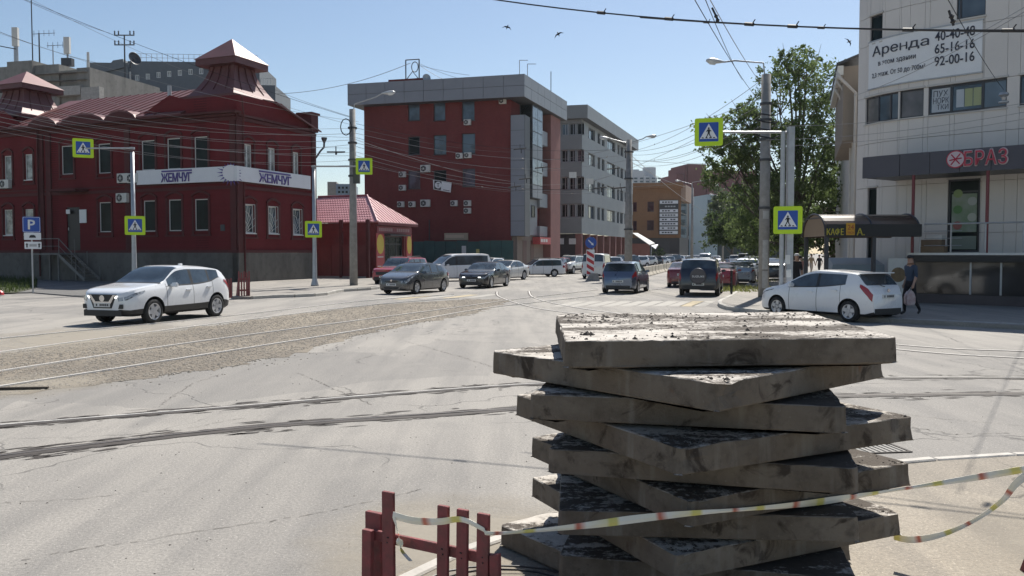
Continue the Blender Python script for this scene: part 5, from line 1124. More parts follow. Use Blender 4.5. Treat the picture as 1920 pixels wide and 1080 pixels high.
# things stored on the terrace
for k, (px, wdt, z, hgt, m) in enumerate(((1752, .8, 0, .28, pm('cardboard', (.22, .15, .09))), (1750, .7, .28, .24, pm('cardboard2', (.17, .12, .08))), (1755, .55, .52, .16, M_OFFW))):
    s = G.hit(px, 450, 1.6)[0]; o = MB().fbox(G, s - wdt / 2, s + wdt / 2, 1.4, 1.85, TZ - .02 + z, TZ - .02 + z + hgt - .004).build('storage_box', m); bevel(o, .01); tag(o, ['brown cardboard box at the bottom of the terrace pile', 'flat brown box in the middle of the terrace pile', 'white box on top of the terrace pile'][k], 'box', 'boxes piled on the terrace')
# annex with eaves bay, downpipes
AX = Fr((15.15, 36.3), e2R, flip=True); MB().fbox(AX, 0, 26, -6, 0, 0, 9.4).build('annex_wall', M_CP, corner)
bay = MB().fbox(AX, .5, 9, .002, .75, 6.9, 10.15).build('annex_bay', stucco_mat('bay_tan', (.27, .23, .19), (.22, .19, .16), .3), corner); MB().prism([AX(.3, 1.05, 10.16), AX(9.2, 1.05, 10.16), AX(9.2, -2, 11.3), AX(.3, -2, 11.3)], (0, 0, .12)).build('annex_roof', M_DGREY, bay); MB().fbox(AX, .3, 9.2, .76, 1.0, 9.75, 10.15).build('gutter', M_OFFW, bay)
for k, s in enumerate((.2, 1.4, 3.4)): MB().tube([AX(s + .2, 1.02, 9.9 - k * .0), AX(s, .9, 9.6), AX(s, .25, 8.9 - k * .3), AX(s, .25, .5), AX(s - .1, .6, .2)], .07, 8).build('downpipe', M_TRIM, corner)
# ---------------------------------------------------------------- cafe canopy
cx0, cx1, cy0, cy1, cz, ch = 11.2, 14.6, 29.75, 32.1, 2.55, .82
cafe = thing('cafe_canopy', 'arched brown polycarbonate cafe canopy with yellow lettering on posts', 'canopy', ((cx0 + cx1) / 2, 31, KH))
M_POLY = pm('brown_polycarbonate', (.11, .075, .055), .25, .15, 1, bmp=.02, coat=.3); M_LETY = flat('yellow_letters', (.55, .46, .05), .5)
arc = [(cy0 + (cy1 - cy0) * (.5 - .5 * math.cos(math.pi * k / 14)), cz + ch * math.sin(math.pi * k / 14) ** .85) for k in range(15)]
MB().loft([[(x, y, z) for y, z in arc] + [(x, y + (.04 if y < 31 else -.04), z - .03) for y, z in arc[::-1]] for x in (cx0, (cx0 + cx1) / 2, cx1)]).build('vault', M_POLY, cafe)
MB().prism([(cx0 + .03, y, z) for y, z in arc], (.03, 0, 0)).build('end_sheet', pm('amber_sheet', (.25, .18, .12), .3, .1, 1, bmp=0), cafe)
for x in (cx0, (cx0 + cx1) / 2, cx1): MB().tube([(x - .02, y, z + .01) for y, z in arc], .03, 5).build('rib', M_FRD, cafe)
MB().tube([(cx0 - .02, arc[4][0], arc[4][1] - .0), (cx0 - .02, arc[10][0], arc[10][1])], .02, 5).build('rib', M_FRD, cafe)
fs = MB().box(cx0, cx1, cy0 - .06, cy0 - .02, cz - .02, cz + .42).build('fascia', M_BLACK, cafe)
def canopy_text(txt, x0, x1, z0, z1, m): return text_obj(txt, 'lettering', m, cafe, ((x0 + x1) / 2, cy0 - .061, (z0 + z1) / 2), (1, 0, 0), UP, z1 - z0, x1 - x0, .012, 1, .01)
X = lambda px: (px - 960) / F * (cy0 - .06)
canopy_text('КАФЕ', X(1549), X(1581), cz + .02, cz + .28, M_LETY); bd = MB().box(X(1585), X(1601), cy0 - .09, cy0 - .061, cz + .03, cz + .46).build('badge', flat('badge_orange', (.58, .30, .02), .5), cafe)
text_obj('24', 'lettering', flat('badge_red', (.30, .03, .02), .5), bd, ((X(1585) + X(1601)) / 2, cy0 - .091, cz + .31), (1, 0, 0), UP, .17, .22, .008); text_obj('ЧАСА', 'lettering', flat('badge_red', (.30, .03, .02), .5), bd, ((X(1585) + X(1601)) / 2, cy0 - .091, cz + .12), (1, 0, 0), UP, .08, .22, .008)
canopy_text('А.', X(1605), X(1620), cz + .02, cz + .28, M_LETY)
for x, y in ((X(1552), cy0 + .1), (X(1641), cy0 + .1), (cx0 + .1, cy1 - .1)): MB().box(x - .06, x + .06, y - .06, y + .06, KH - .01, cz).build('post', M_FRD, cafe)
MB().hexa([(11.9, 31.5, KH), (14.0, 30.9, KH), (14.4, 33.2, KH), (12.6, 34.2, KH), (12.3, 31.9, 1.5), (14.0, 31.3, 1.5), (14.3, 32.9, 1.75), (12.9, 33.9, 1.75)]).build('basement_cover', pm('blue_grey_sheet', (.24, .29, .33), .45, .15, 1), cafe)
# ---------------------------------------------------------------- trees
def leaf_mat(name, a, b_):
    m, nt, bs = new_mat(name); v = coords(nt, world=True); oi = nt.nodes.new('ShaderNodeNewGeometry'); n = noise(nt, v, 1.2, 4); n2 = noise(nt, v, 14, 2)
    c = mix(nt, ramp(nt, n, [(.35, 0), (.68, 1)]), a, b_); c = mix(nt, ramp(nt, n2, [(.45, 0), (.75, .6)]), c, tuple(x * 1.5 for x in b_)); L_(nt, c, bs.inputs['Base Color']); bs.inputs['Roughness'].default_value = .6; bs.inputs['Specular IOR Level'].default_value = .2
    tr = nt.nodes.new('ShaderNodeBsdfTranslucent'); L_(nt, c, tr.inputs['Color']); ms = nt.nodes.new('ShaderNodeMixShader'); ms.inputs[0].default_value = .5; out = nt.nodes['Material Output']
    L_(nt, bs.outputs[0], ms.inputs[1]); L_(nt, tr.outputs[0], ms.inputs[2]); L_(nt, ms.outputs[0], out.inputs[0]); return m
M_LEAF = leaf_mat('poplar_leaf', (.07, .105, .038), (.15, .195, .075)); M_LEAF2 = leaf_mat('dark_leaf', (.035, .058, .022), (.07, .10, .036)); M_LEAF3 = leaf_mat('grey_leaf', (.06, .085, .05), (.12, .15, .09)); M_BARK = pm('bark', (.11, .09, .07), .9, .4, 6, bmp=.6)
def tree(name, label, base, H, clumps, nleaf, lsize, m, seed, trunk_r=.2, spread=.75, cat='tree', group=None):
    """clumps: (px-free) offsets dx, dy, z, r relative to base"""
    rnd = random.Random(seed); t = thing(name, label, cat, base, group=group); tb = MB(); b0 = Vector(base)
    top = b0 + Vector((rnd.uniform(-.3, .3), 0, H * .86)); pts = [b0 + Vector((0, 0, -.1))] + [b0.lerp(top, k / 6) + Vector((rnd.uniform(-.2, .2), rnd.uniform(-.2, .2), 0)) for k in range(1, 7)]
    tb.tube(pts, 1, 8, [trunk_r * (1 - .15 * k) if k < 6 else trunk_r * .12 for k in range(7)])
    for dx, dy, z, r in clumps:
        c = b0 + Vector((dx, dy, z)); k = min(5, max(1, int(z / H * 6 * .6))); p0 = pts[k]; md = p0.lerp(c, .5) + Vector((0, 0, -.25))
        tb.tube([p0, md, c], 1, 6, [trunk_r * .42, trunk_r * .25, trunk_r * .07])
        for j in range(3):
            e = c + Vector((rnd.uniform(-1, 1), rnd.uniform(-1, 1), rnd.uniform(-.3, 1))) * r * .85; tb.tube([md.lerp(c, .6), md.lerp(e, .7) + Vector((0, 0, .1)), e], 1, 5, [trunk_r * .16, trunk_r * .1, trunk_r * .03])
    tb.build('trunk', M_BARK, t, True)
    vol = [r ** 2 for *_, r in clumps]; tot = sum(vol); lv = []; lf = []
    for (dx, dy, z, r), vv in zip(clumps, vol):
        c = b0 + Vector((dx, dy, z)); ns = max(6, int(14 * r)); subs = []
        for s in range(ns):
            d = Vector((rnd.gauss(0, 1), rnd.gauss(0, 1), rnd.gauss(0, .8))).normalized(); subs.append((c + d * r * rnd.uniform(.35, 1.05), r * rnd.uniform(.10, .27)))
        for i in range(int(nleaf * vv / tot)):
            sc, sr = rnd.choice(subs); p = sc + Vector((rnd.gauss(0, 1), rnd.gauss(0, 1), rnd.gauss(0, .75))) * sr * .62
            s = lsize * rnd.uniform(.6, 1.35); a = Vector((rnd.gauss(0, 1), rnd.gauss(0, 1), rnd.gauss(0, .6))).normalized(); u = a.orthogonal().normalized(); q = rnd.uniform(0, 6.28); w = a.cross(u); u, w = u * math.cos(q) + w * math.sin(q), w * math.cos(q) - u * math.sin(q)
            k = len(lv); lv += [p - u * s, p + w * s * .55 - u * s * .1, p + u * s, p - w * s * .55 - u * s * .1]; lf.append((k, k + 1, k + 2, k + 3))
    cm = MB(); cm.v = lv; cm.f = lf; cm.build('crown', m, t); return t
def px_clumps(Y, base, lst):
    out = []
    for px, py, r, dy in lst: p = at(px, py, Y + dy); out.append((p.x - base[0], p.y - base[1], p.z, r))
    return out
rnd = random.Random(5)
B = foot(1492, 54, KH)
tree('poplar_tree', 'tall leafy tree rising behind the right crossing signs', B, 15.5, px_clumps(54, B, [(1490, 130, 1.7, 0), (1540, 165, 1.8, 1), (1455, 170, 1.6, -1), (1510, 200, 2.2, 0), (1420, 235, 1.8, 0), (1565, 240, 1.9, 1), (1480, 260, 2.4, 0), (1375, 250, 1.5, -1), (1440, 310, 2.3, 0), (1540, 310, 2.5, 0), (1380, 320, 1.8, 0), (1490, 360, 2.5, -1), (1420, 385, 2.2, 0), (1560, 380, 2.2, 1), (1345, 245, 1.3, 0), (1350, 305, 1.4, 0), (1338, 330, 1.2, 0), (1365, 285, 1.3, 0), (1405, 275, 1.7, 0), (1395, 215, 1.1, 0), (1515, 108, 1.0, 0), (1475, 105, .8, 0), (1480, 425, 2.2, 0), (1400, 435, 1.9, 0), (1530, 440, 2.0, 0), (1440, 455, 1.6, 0)]), 40000, .10, M_LEAF, 11, .28)
B = foot(1560, 62, KH); tree('poplar_tree', 'darker broad tree behind the tall leafy tree, beside the annex', B, 11, px_clumps(62, B, [(1560, 330, 2.5, 0), (1590, 380, 2.4, 0), (1520, 390, 2.4, 0), (1555, 430, 2.4, 0), (1610, 430, 2.2, 0), (1500, 430, 2.0, 0), (1585, 290, 1.8, 0)]), 11000, .15, M_LEAF2, 12, .24)
B = foot(1430, 84, KH); tree('linden_tree', 'dark round street tree low behind the concrete pole', B, 9, px_clumps(84, B, [(1370, 420, 2.2, 0), (1350, 440, 2.0, 0), (1420, 400, 2.6, 0), (1450, 430, 2.4, 0), (1395, 430, 2.2, 0), (1425, 450, 2.4, 0), (1475, 445, 2.2, 0), (1440, 380, 2.0, 0)]), 13000, .16, M_LEAF2, 13, .22)
B = foot(1372, 120, KH); tree('linden_tree', 'pale grey green tree before the glazed block', B, 10.5, px_clumps(120, B, [(1365, 375, 2.6, 0), (1350, 405, 2.6, 0), (1385, 405, 2.6, 0), (1365, 430, 2.8, 0), (1395, 370, 2.2, 0), (1345, 440, 2.0, 0)]), 8000, .2, M_LEAF3, 14, .22)
B = foot(1232, 158, 0); tree('shrub', 'small light green shrub beside the market shed', B, 3.6, [(0, 0, 2.2, 1.2), (.9, 0, 1.6, .9), (-.8, 0, 1.5, .9)], 1200, .14, M_LEAF, 15, .08, cat='shrub')
B = foot(602, 170, 0); tree('linden_tree', 'pale bare topped tree in the gap beside the red house', B, 13.5, [(0, 0, 11, 2.0), (-1.5, 0, 9.5, 1.8), (1.6, 0, 9.5, 1.8)], 1500, .14, M_LEAF3, 16, .2)
# lawn at the left edge: a low mound of grass
M_GRASS = leaf_mat('grass', (.035, .055, .016), (.075, .10, .03))
lawn_px = [(-330, 552), (-330, 512), (20, 516), (70, 520), (70, 540), (30, 549), (-60, 552)]; lawn = [gnd(x, y, .05) for x, y in lawn_px]
struct(sheet('lawn', lawn, .06, pm('lawn_soil', (.05, .055, .025), .95, .4, 2)))
gm = MB(); rnd = random.Random(8); xs = [p.x for p in lawn]; ys = [p.y for p in lawn]; n = 0
def blade(mb, p, h, w):
    a = rnd.uniform(0, 6.28); d = Vector((math.cos(a), math.sin(a), 0)); l = Vector((rnd.uniform(-.5, .5), rnd.uniform(-.5, .5), 1)) * h
    mb.add([p - d * w, p + d * w, p + l * .6 + d * w * .6, p + l], [(0, 1, 2), (0, 2, 3)])
while n < 9000:
    p = Vector((rnd.uniform(min(xs), max(xs)), rnd.uniform(min(ys), max(ys)), .06))
    if inside(p, lawn): blade(gm, p, rnd.uniform(.12, .45), .02); n += 1
stuff(tag(gm.build('grass', M_GRASS), 'shaded green grass in front of the parking sign', 'grass'))
gm = MB(); 
for cpx, cpy, rr, k_ in ((1398, 541, .8, 500), (1385, 546, .5, 250), (1425, 528, .4, 120)):
    c = gnd(cpx, cpy, KH)
    for _ in range(k_): blade(gm, c + Vector((rnd.gauss(0, rr), rnd.gauss(0, rr), 0)), rnd.uniform(.06, .25), .018)
stuff(tag(gm.build('weeds', leaf_mat('weed', (.10, .12, .035), (.19, .20, .07))), 'tufts of pale weeds on the pavement by the concrete pole', 'weeds'))
# ---------------------------------------------------------------- signs and poles
M_SY = flat('sign_fluorescent', (.50, .72, .01), .45); M_SB = flat('sign_blue', (.012, .07, .34), .4); M_SWH = flat('sign_plate_white', (.72, .73, .74), .4); M_SBK = flat('sign_black', (.012, .012, .014), .5); M_SR = flat('sign_red', (.42, .02, .03), .45)
def rrect(w, h, r, n=4):
    out = []
    for cx, cy, a0 in ((w / 2 - r, h / 2 - r, 0), (-w / 2 + r, h / 2 - r, 90), (-w / 2 + r, -h / 2 + r, 180), (w / 2 - r, -h / 2 + r, 270)):
        for k in range(n + 1): a = R(a0 + 90 * k / n); out.append((cx + r * math.cos(a), cy + r * math.sin(a)))
    return out
def plate(root, c, e, n, poly, d0, d1, m, name, up=UP):
    return MB().prism([c + e * x + up * y + n * d0 for x, y in poly], n * (d1 - d0)).build(name, m, root)
WALK = [[(.0, .135, .030)], [(-.035, .10), (.03, .10), (.045, .03), (.03, -.03), (-.03, -.03), (-.035, .03)], [(-.035, .095), (-.085, .03), (-.075, .012), (-.02, .06)], [(.03, .095), (.085, .045), (.08, .025), (.03, .055)], [(-.03, -.025), (.012, -.025), (-.035, -.115), (-.07, -.175), (-.095, -.16), (-.06, -.1)], [(-.005, -.025), (.032, -.025), (.055, -.1), (.105, -.165), (.085, -.18), (.025, -.11)]]
def crossing_sign(root, c, n, s=.9, mirror=1):
    n = Vector(n).normalized(); e = UP.cross(n).normalized() * 1; k = s / .9
    b = plate(root, c, e, n, rrect(s, s, .06 * k), -.02, .01, M_SY, 'crossing_sign'); plate(b, c, e, n, rrect(.62 * k, .62 * k, .02), .0105, .014, M_SB, 'blue_field')
    plate(b, c, e, n, [(0, .27 * k), (-.28 * k, -.22 * k), (.28 * k, -.22 * k)], .0145, .018, M_SWH, 'white_triangle')
    for part in WALK:
        if len(part) == 1:
            x, y, r = part[0]; poly = [((x + r * math.cos(a * .524)) * k * mirror, (y + r * math.sin(a * .524)) * k) for a in range(12)]
        else: poly = [(x * k * 1.0 * mirror, y * k) for x, y in part]
        plate(b, c, e, n, [(x, y - .015 * k) for x, y in poly], .0185, .022, M_SBK, 'walker')
    for x in (-.19, -.07, .05, .17): plate(b, c, e, n, [((x - .03) * k, -.205 * k), ((x + .045) * k, -.205 * k), ((x + .02) * k, -.17 * k), ((x - .03) * k, -.17 * k)], .0185, .0205, M_SBK, 'walker')
    return b
def face_cam(p, bias=(0, 0)): v = Vector((-p.x + bias[0], -p.y + bias[1], 0)); return v.normalized()
# left crossing pole
def sign_pole(label, px, Y, top_py, arm_px, arm_py, sign_py, sign_dx, r, sq=False, bz=0., s=.9):
    b = foot(px, Y, bz); zt = at(px, top_py, Y).z; t = thing('crossing_sign_pole', label, 'sign pole', b, group='pedestrian crossing sign poles')
    if sq: MB().box(b.x - r, b.x + r, b.y - r, b.y + r, bz, zt).build('pole', M_STEEL, t)
    else: MB().lathe([(r * 2.2, 0), (r * 2.2, .06), (r * 1.5, .3), (r * 1.25, .45), (r, 2.5), (r * .92, zt - bz)], b, n=14).build('pole', M_STEEL, t, True)
    a = at(arm_px, arm_py, Y); 
    MB().tube([Vector((b.x, b.y, a.z)), Vector((a.x, a.y, a.z))], .04, 8).tube([Vector((b.x, b.y, a.z - .05)), Vector((b.x, b.y, a.z + .05))], r * 1.3, 10).build('arm', M_STEEL, t)
    nv = face_cam(a); crossing_sign(t, Vector((a.x, a.y - .06, a.z)), nv, s)
    c = at(px + sign_dx, sign_py, Y); crossing_sign(t, Vector((c.x, b.y - r - .06, c.z)), face_cam(c), s); return t
sign_pole('left crossing sign pole behind the white crossover, arm over the yard', 252, 40, 285, 157, 278, 423, 4, .1)
sign_pole('middle crossing sign pole at the kerb before the red gate', 590, 46, 310, 683, 312, 430, -1, .1, bz=KH)
t = sign_pole('right crossing sign pole made of two grey tubes by the white hatchback', 1479, 26.8, 238, 1328, 248, 413, -5, .1, True, KH, .88)
b = foot(1465, 26.8, KH); MB().cyl(b, (b.x, b.y, at(1465, 246, 26.8).z), .075, n=12).build('second_pole', M_STEEL, t)
for k, (px, y0, y1) in enumerate(((1477, 478, 495), (1479, 505, 520))): q = at(px, y0, 26.8 - .11); w = .13; MB().box(q.x - .08, q.x + .08, q.y - .006, q.y, at(px, y1, 26.7).z, q.z).build('paper_notice', M_OFFW, t)
# parking sign
pb = foot(61, 39.5, .05); ps = thing('parking_sign', 'blue parking sign with two small white plates at the left edge', 'sign', pb); MB().cyl(pb, (pb.x, pb.y, at(61, 406, 39.5).z), .035, n=8).build('pole', M_STEEL, ps); nv = face_cam(pb); ev = UP.cross(nv)
c = at(59, 421, 39.4); bd = plate(ps, c, ev, nv, rrect(.74, .74, .05), -.02, .01, M_SB, 'blue_plate'); plate(bd, c, ev, nv, rrect(.70, .70, .05), .0101, .0115, M_SWH, 'white_border'); plate(bd, c, ev, nv, rrect(.67, .67, .05), .0116, .014, M_SB, 'blue_field')
text_obj('P', 'lettering', M_SWH, bd, c + nv * .0145, ev, UP, .46, .3, .006, 1, .02)
c = at(61, 443, 39.4); b2 = plate(ps, c, ev, nv, rrect(.70, .34, .03), -.02, .01, M_SWH, 'small_plate'); plate(b2, c, ev, nv, [(-.14, -.07), (.14, -.07), (.12, .02), (.06, .06), (-.07, .06), (-.12, .02)], .0105, .014, M_SBK, 'car_symbol')
c = at(62, 460, 39.4); b2 = plate(ps, c, ev, nv, rrect(.70, .34, .03), -.02, .01, M_SWH, 'small_plate')
for sx in (-.25, .25): plate(b2, c, ev, nv, [(sx - .03, -.1), (sx + .03, -.1), (sx + .03, .03), (sx + .06, .03), (sx, .11), (sx - .06, .03), (sx - .03, .03)], .0105, .014, M_SBK, 'arrow_symbol')
plate(b2, c, ev, nv, [(-.15, -.06), (.15, -.06), (.15, .06), (-.15, .06)], .0105, .012, M_STEEL, 'print_block')
# keep-right beacon on its concrete block
kb = gnd(1112, 527); kr_ = thing('keep_right_sign', 'round blue keep right sign over a red and white striped panel', 'sign', kb); nv = face_cam(kb); ev = UP.cross(nv); Y = kb.y
MB().hexa([(kb.x - .55, Y - .35, 0), (kb.x + .45, Y - .35, 0), (kb.x + .45, Y + .35, 0), (kb.x - .55, Y + .35, 0), (kb.x - .2, Y - .2, .55), (kb.x + .3, Y - .2, .55), (kb.x + .3, Y + .2, .55), (kb.x - .2, Y + .2, .55)]).build('block', M_CONC, kr_)
MB().cyl((kb.x, Y, .5), (kb.x, Y, at(1108, 445, Y).z), .04, n=8).build('pole', M_STEEL, kr_)
c = at(1108, 455, Y - .08); d = plate(kr_, c, ev, nv, [(.39 * math.cos(k * .2618), .39 * math.sin(k * .2618)) for k in range(24)], -.02, .01, M_SB, 'blue_disc')
ar = lambda pts: [(x * .7071 + y * .7071, -x * .7071 + y * .7071) for x, y in pts]
plate(d, c, ev, nv, ar([(-.26, -.035), (.10, -.035), (.10, -.10), (.27, 0), (.10, .10), (.10, .035), (-.26, .035)]), .0105, .014, M_SWH, 'arrow_symbol')
z1 = at(1107, 468, Y).z; z0 = at(1107, 517, Y).z; c = Vector((at(1107, 490, Y - .08).x, Y - .08, (z0 + z1) / 2)); hh = (z1 - z0) / 2; pn = plate(kr_, c, ev, nv, [(-.28, -hh), (.28, -hh), (.28, hh), (-.28, hh)], -.02, .01, M_SWH, 'striped_panel')
for k in range(4):
    y = hh - .05 - k * .46; y1 = y - .25; q = [(-.25, min(y, hh)), (.25, min(y - .3, hh)), (.25, max(y1 - .3, -hh + .02)), (-.25, max(y1, -hh + .02))]; plate(pn, c, ev, nv, q[::-1], .0105, .014, M_SR, 'stripe')
# concrete poles with lamps
M_LAMP = flat('lamp_shell', (.50, .51, .52), .4, .2); M_LGL = glass('lamp_glass', (.55, .58, .60), .15, .1)
def lamp_head(t, p, d, s=1.0):
    d = Vector(d).normalized(); u = Vector((0, 0, 1)); 
    o = MB().lathe([(.04, 0), (.06, .1), (.12, .3), (.15, .5), (.13, .68), (.05, .78)], p, d, 10)
    for v in o.v: v.z = p.z + (v.z - p.z) * .75
    h = o.build('lamp_head', M_LAMP, t, True); g = MB().lathe([(.03, .34), (.12, .40), (.125, .6), (.05, .72)], p - UP * .05, d, 10); g.build('lamp_glass', M_LGL, h, True)
def conc_pole(label, px, Y, ytop, r0, r1, lamps, bz=KH, lean=0, bands=()):
    b = foot(px, Y, bz); zt = at(px, ytop, Y).z; tp = Vector((b.x + lean, b.y, zt)); t = thing('lamp_pole', label, 'lamp pole', b, group='concrete lamp poles'); MB().cyl(b, tp, r0, r1, 16).build('pole', M_CONC, t, True)
    for y in bands: z = at(px, y, Y).z; k = (z - bz) / (zt - bz); p = b.lerp(tp, k); MB().cyl(p - UP * .05, p + UP * .05, r0 * 1.12, n=14).build('band', M_DGREY, t)
    for (x1, y1, xh, yh, dr) in lamps:
        p0 = at(x1, y1, Y); p0.x = max(min(p0.x, tp.x + .12), tp.x - .12); p1 = at(xh, yh, Y); d = Vector(((p1 - p0).x, 0, .12 * abs((p1 - p0).x))).normalized(); MB().tube([Vector((tp.x, tp.y, zt - .6)), Vector((p0.x, p0.y, p0.z)), p0.lerp(p1, .5) + UP * .03, p1 - d * .75], .035, 7).build('lamp_arm', M_STEEL, t); lamp_head(t, p1 - d * .78, d)
    return t
t = conc_pole('thick concrete lamp pole covered in wires before the leafy tree', 1432, 34.4, 140, .22, .19, [(1428, 118, 1324, 112, 0)], bands=(195, 225, 262, 300, 390))
b = foot(1432, 34.4, KH)
for px, y0, y1, w in ((1433, 450, 480, .3), (1432, 395, 410, .26), (1431, 480, 505, .22), (1434, 508, 540, .3)): 
    z0, z1 = at(px, y1, 34.2).z, at(px, y0, 34.2).z; MB().loft([[(b.x + .225 * math.sin(a), b.y - .225 * math.cos(a), z) for a in (-.55, -.3, 0, .3, .55)] + [(b.x + .215 * math.sin(a), b.y - .215 * math.cos(a), z) for a in (.55, .3, 0, -.3, -.55)] for z in (z0, z1)]).build('paper_notice', pm('old_paper', (.42, .41, .39), .8, .3, 8), t)
for k in range(4): z = at(1432, 215 + 14 * k, 34.4).z; MB().tube([(b.x - .45, b.y - .1, z + .1 * k % .2), (b.x - .22, b.y - .2, z), (b.x + .3, b.y - .2, z - .08), (b.x + .55, b.y, z + .05)], .025, 5).build('cable_bracket', M_WIRE, t)
t = conc_pole('concrete lamp pole at the red gate with many wires', 663, 46.8, 205, .23, .17, [(672, 195, 741, 172, 1)], bands=(240, 268, 300, 330)); b = foot(663, 46.8, KH)
MB().tube([(b.x - .3 + .3 * math.cos(k * .524), b.y - .3, at(655, 238, 46.5).z + .45 * math.sin(k * .524)) for k in range(13)], .03, 5).build('cable_loop', M_WIRE, t); z = at(663, 345, 46.8).z; MB().box(b.x + .1, b.x + .45, b.y - .45, b.y - .2, z, z + 1.2).build('junction_box', M_DGREY, t)
conc_pole('double armed concrete lamp pole beside the grey apartments', 1178, 60, 262, .3, .19, [(1176, 268, 1124, 257, -1), (1180, 268, 1231, 254, 1)], 0, bands=(285, 335, 430))
conc_pole('distant leaning lamp pole before the orange block', 1297, 110, 352, .2, .14, [(1296, 345, 1266, 338, -1), (1298, 342, 1338, 336, 1)], 0); conc_pole('far thin lamp pole beside the pale tree', 1355, 140, 372, .17, .12, [(1355, 372, 1330, 364, -1), (1355, 372, 1378, 366, 1)], 0)
# steel cross arm of the overhead line on the far lamp pole
# ---------------------------------------------------------------- overhead wires
def wire(label, p0, p1, sag=.3, r=.012, m=M_WIRE, clamps=(), n=14):
    q = []
    for k in range(n + 1): t = k / n; p = p0.lerp(p1, t); p.z -= sag * 4 * t * (1 - t); q.append(p)
    o = thing('overhead_wire', label, 'wire', q[0], group='overhead wires'); MB().tube(q, r, 4).build('line', m, o)
    for t in clamps: k = t * n; i = min(n - 1, int(k)); p = q[i].lerp(q[i + 1], k - i); d = (q[i + 1] - q[i]).normalized(); MB().tube([p - d * r * 5.5, p + d * r * 5.5], r * 2.1, 6).tube([p + d * r * 3, p + d * r * 7 + UP * r * 6], r * .8, 4).build('clamp', M_WIRE, o)
    return o
A = at
wire('thick upper span wire crossing the whole sky towards the curved building', A(880, -8, 13), A(2000, 56, 9), .16, .011, clamps=(.29, .42, .56, .63, .80, .93))
wire('second strand hanging just below the thick upper span wire', A(1200, 33, 12.2), A(2000, 60, 9), .05, .008, clamps=(.2, .5))
wire('steep wire from the top edge to the lamp arm, leftmost of two', A(1296, -12, 12), A(1420, 185, 33), .1, .007); wire('steep wire from the top edge to the lamp arm, right of its twin', A(1318, -12, 12), A(1392, 150, 33), .1, .007); wire('thin steep wire ending at the thick concrete pole', A(1325, -12, 14), A(1430, 160, 34.2), .1, .008, M_WIREL)
p = A(1347, 42, 11.6); o = thing('wire_insulator', 'dark insulator hanging where steep wires meet the upper span wire', 'insulator', p); MB().tube([p + Vector((-.09, 0, .2)), p + Vector((0, 0, .02))], .014, 6).lathe([(.01, 0), (.03, .03), (.012, .06), (.03, .09), (.01, .12)], p, (-.4, 0, 1), 8).build('body', M_WIRE, o)
p = A(1788, 45, 10.0); o = thing('wire_insulator', 'dark insulator on the upper span wire before the rental banner', 'insulator', p); MB().tube([p + Vector((-.06, 0, .16)), p + Vector((.0, 0, -.02))], .014, 6).lathe([(.01, 0), (.035, .03), (.012, .06), (.035, .09), (.01, .12)], p, (-.3, 0, 1), 8).build('body', M_WIRE, o)
wire('steep wire crossing the rental banner down to the window lamp', A(1745, -60, 11), A(1882, 168, 28), .1, .007); wire('thin wire sloping up right across the top of the curved building', A(1600, 180, 30), A(1990, -20, 16), .2, .008, M_WIREL)
wire('second thin sloping wire across the top of the curved building', A(1700, 130, 30), A(2000, -35, 14), .1, .007, M_WIREL)
for k, (y0, y1, lab) in enumerate(((236, 178, 'upper'), (262, 193, 'middle'), (274, 206, 'lower'))): wire('%s pale wire strung across the curved building below the windows' % lab, A(1436, y0, 34), A(2010, y1, 24), .25, .010, M_WIREL)
# fan of wires from the pole at the red gate over the red house
L0 = [(-30, 52, 42, 672, 228, 'thin'), (-30, 196, 38, 668, 262, 'pale'), (-30, 200, 38, 668, 285, 'sagging'), (-30, 213, 38, 668, 292, 'grey'), (-30, 240, 38, 668, 300, 'low'), (-30, 222, 38, 668, 270, 'slack'), (200, 190, 48, 668, 240, 'short'), (-30, 186, 44, 668, 250, 'upper')]
for k, (x0, y0, Y0, x1, y1, w_) in enumerate(L0): wire('%s wire crossing the red house front to the gate pole' % w_, A(x0, y0, Y0), A(x1, y1, 46.6), .55 + .12 * (k % 3), .013 if k % 2 else .010, M_WIREL)
wire('long wire from the left sky past the roof tower to the gate pole', A(30, -8, 40), A(663, 222, 46.8), .25, .012); wire('wire from the left edge to the grey roof mast', A(-20, 52, 60), A(205, 122, 88), .3, .02); wire('wire from the roof mast towards the tower roof', A(205, 62, 88), A(20, -12, 70), .2, .018)
wire('thick dark cable end at the left edge of the sky', A(-40, 77, 44), A(30, 92, 44), .02, .03); wire('wire from the cable frame down to the left behind the tower', A(770, 118, 90), A(520, 176, 92), .7, .03, M_WIREL); wire('wire from the brick office roof down to the gate pole', A(655, 218, 47), A(515, 168, 90), .1, .014)
for k, (x1, y1, w_) in enumerate(((860, 147, 'long'), (830, 148, 'mid'), (880, 141, 'upper'))): wire('%s guy wire from the cable frame along the brick office roof' % w_, A(784, 118 + 2 * k, 92), A(x1, y1, 88), .1, .02, M_WIREL)
# wires from the gate pole across the brick office
R0 = [(668, 240, 958, 285, .3), (668, 250, 1178, 290, .8), (668, 262, 957, 340, .3), (668, 275, 1010, 330, .5), (668, 285, 1060, 345, .7), (668, 292, 1178, 352, .9), (668, 300, 960, 360, .3), (668, 268, 1178, 300, 1.0)]
nm = ['first', 'second', 'third', 'fourth', 'fifth', 'sixth', 'seventh', 'eighth']
for k, (x0, y0, x1, y1, sg) in enumerate(R0): Y1 = 60 if x1 == 1178 else 82; wire('%s wire down from the gate pole across the brick office' % nm[k], A(x0, y0, 46.6), A(x1, y1, Y1), sg, .012, M_WIREL if k % 3 else M_WIRE, (.55, .9) if k % 2 else ())
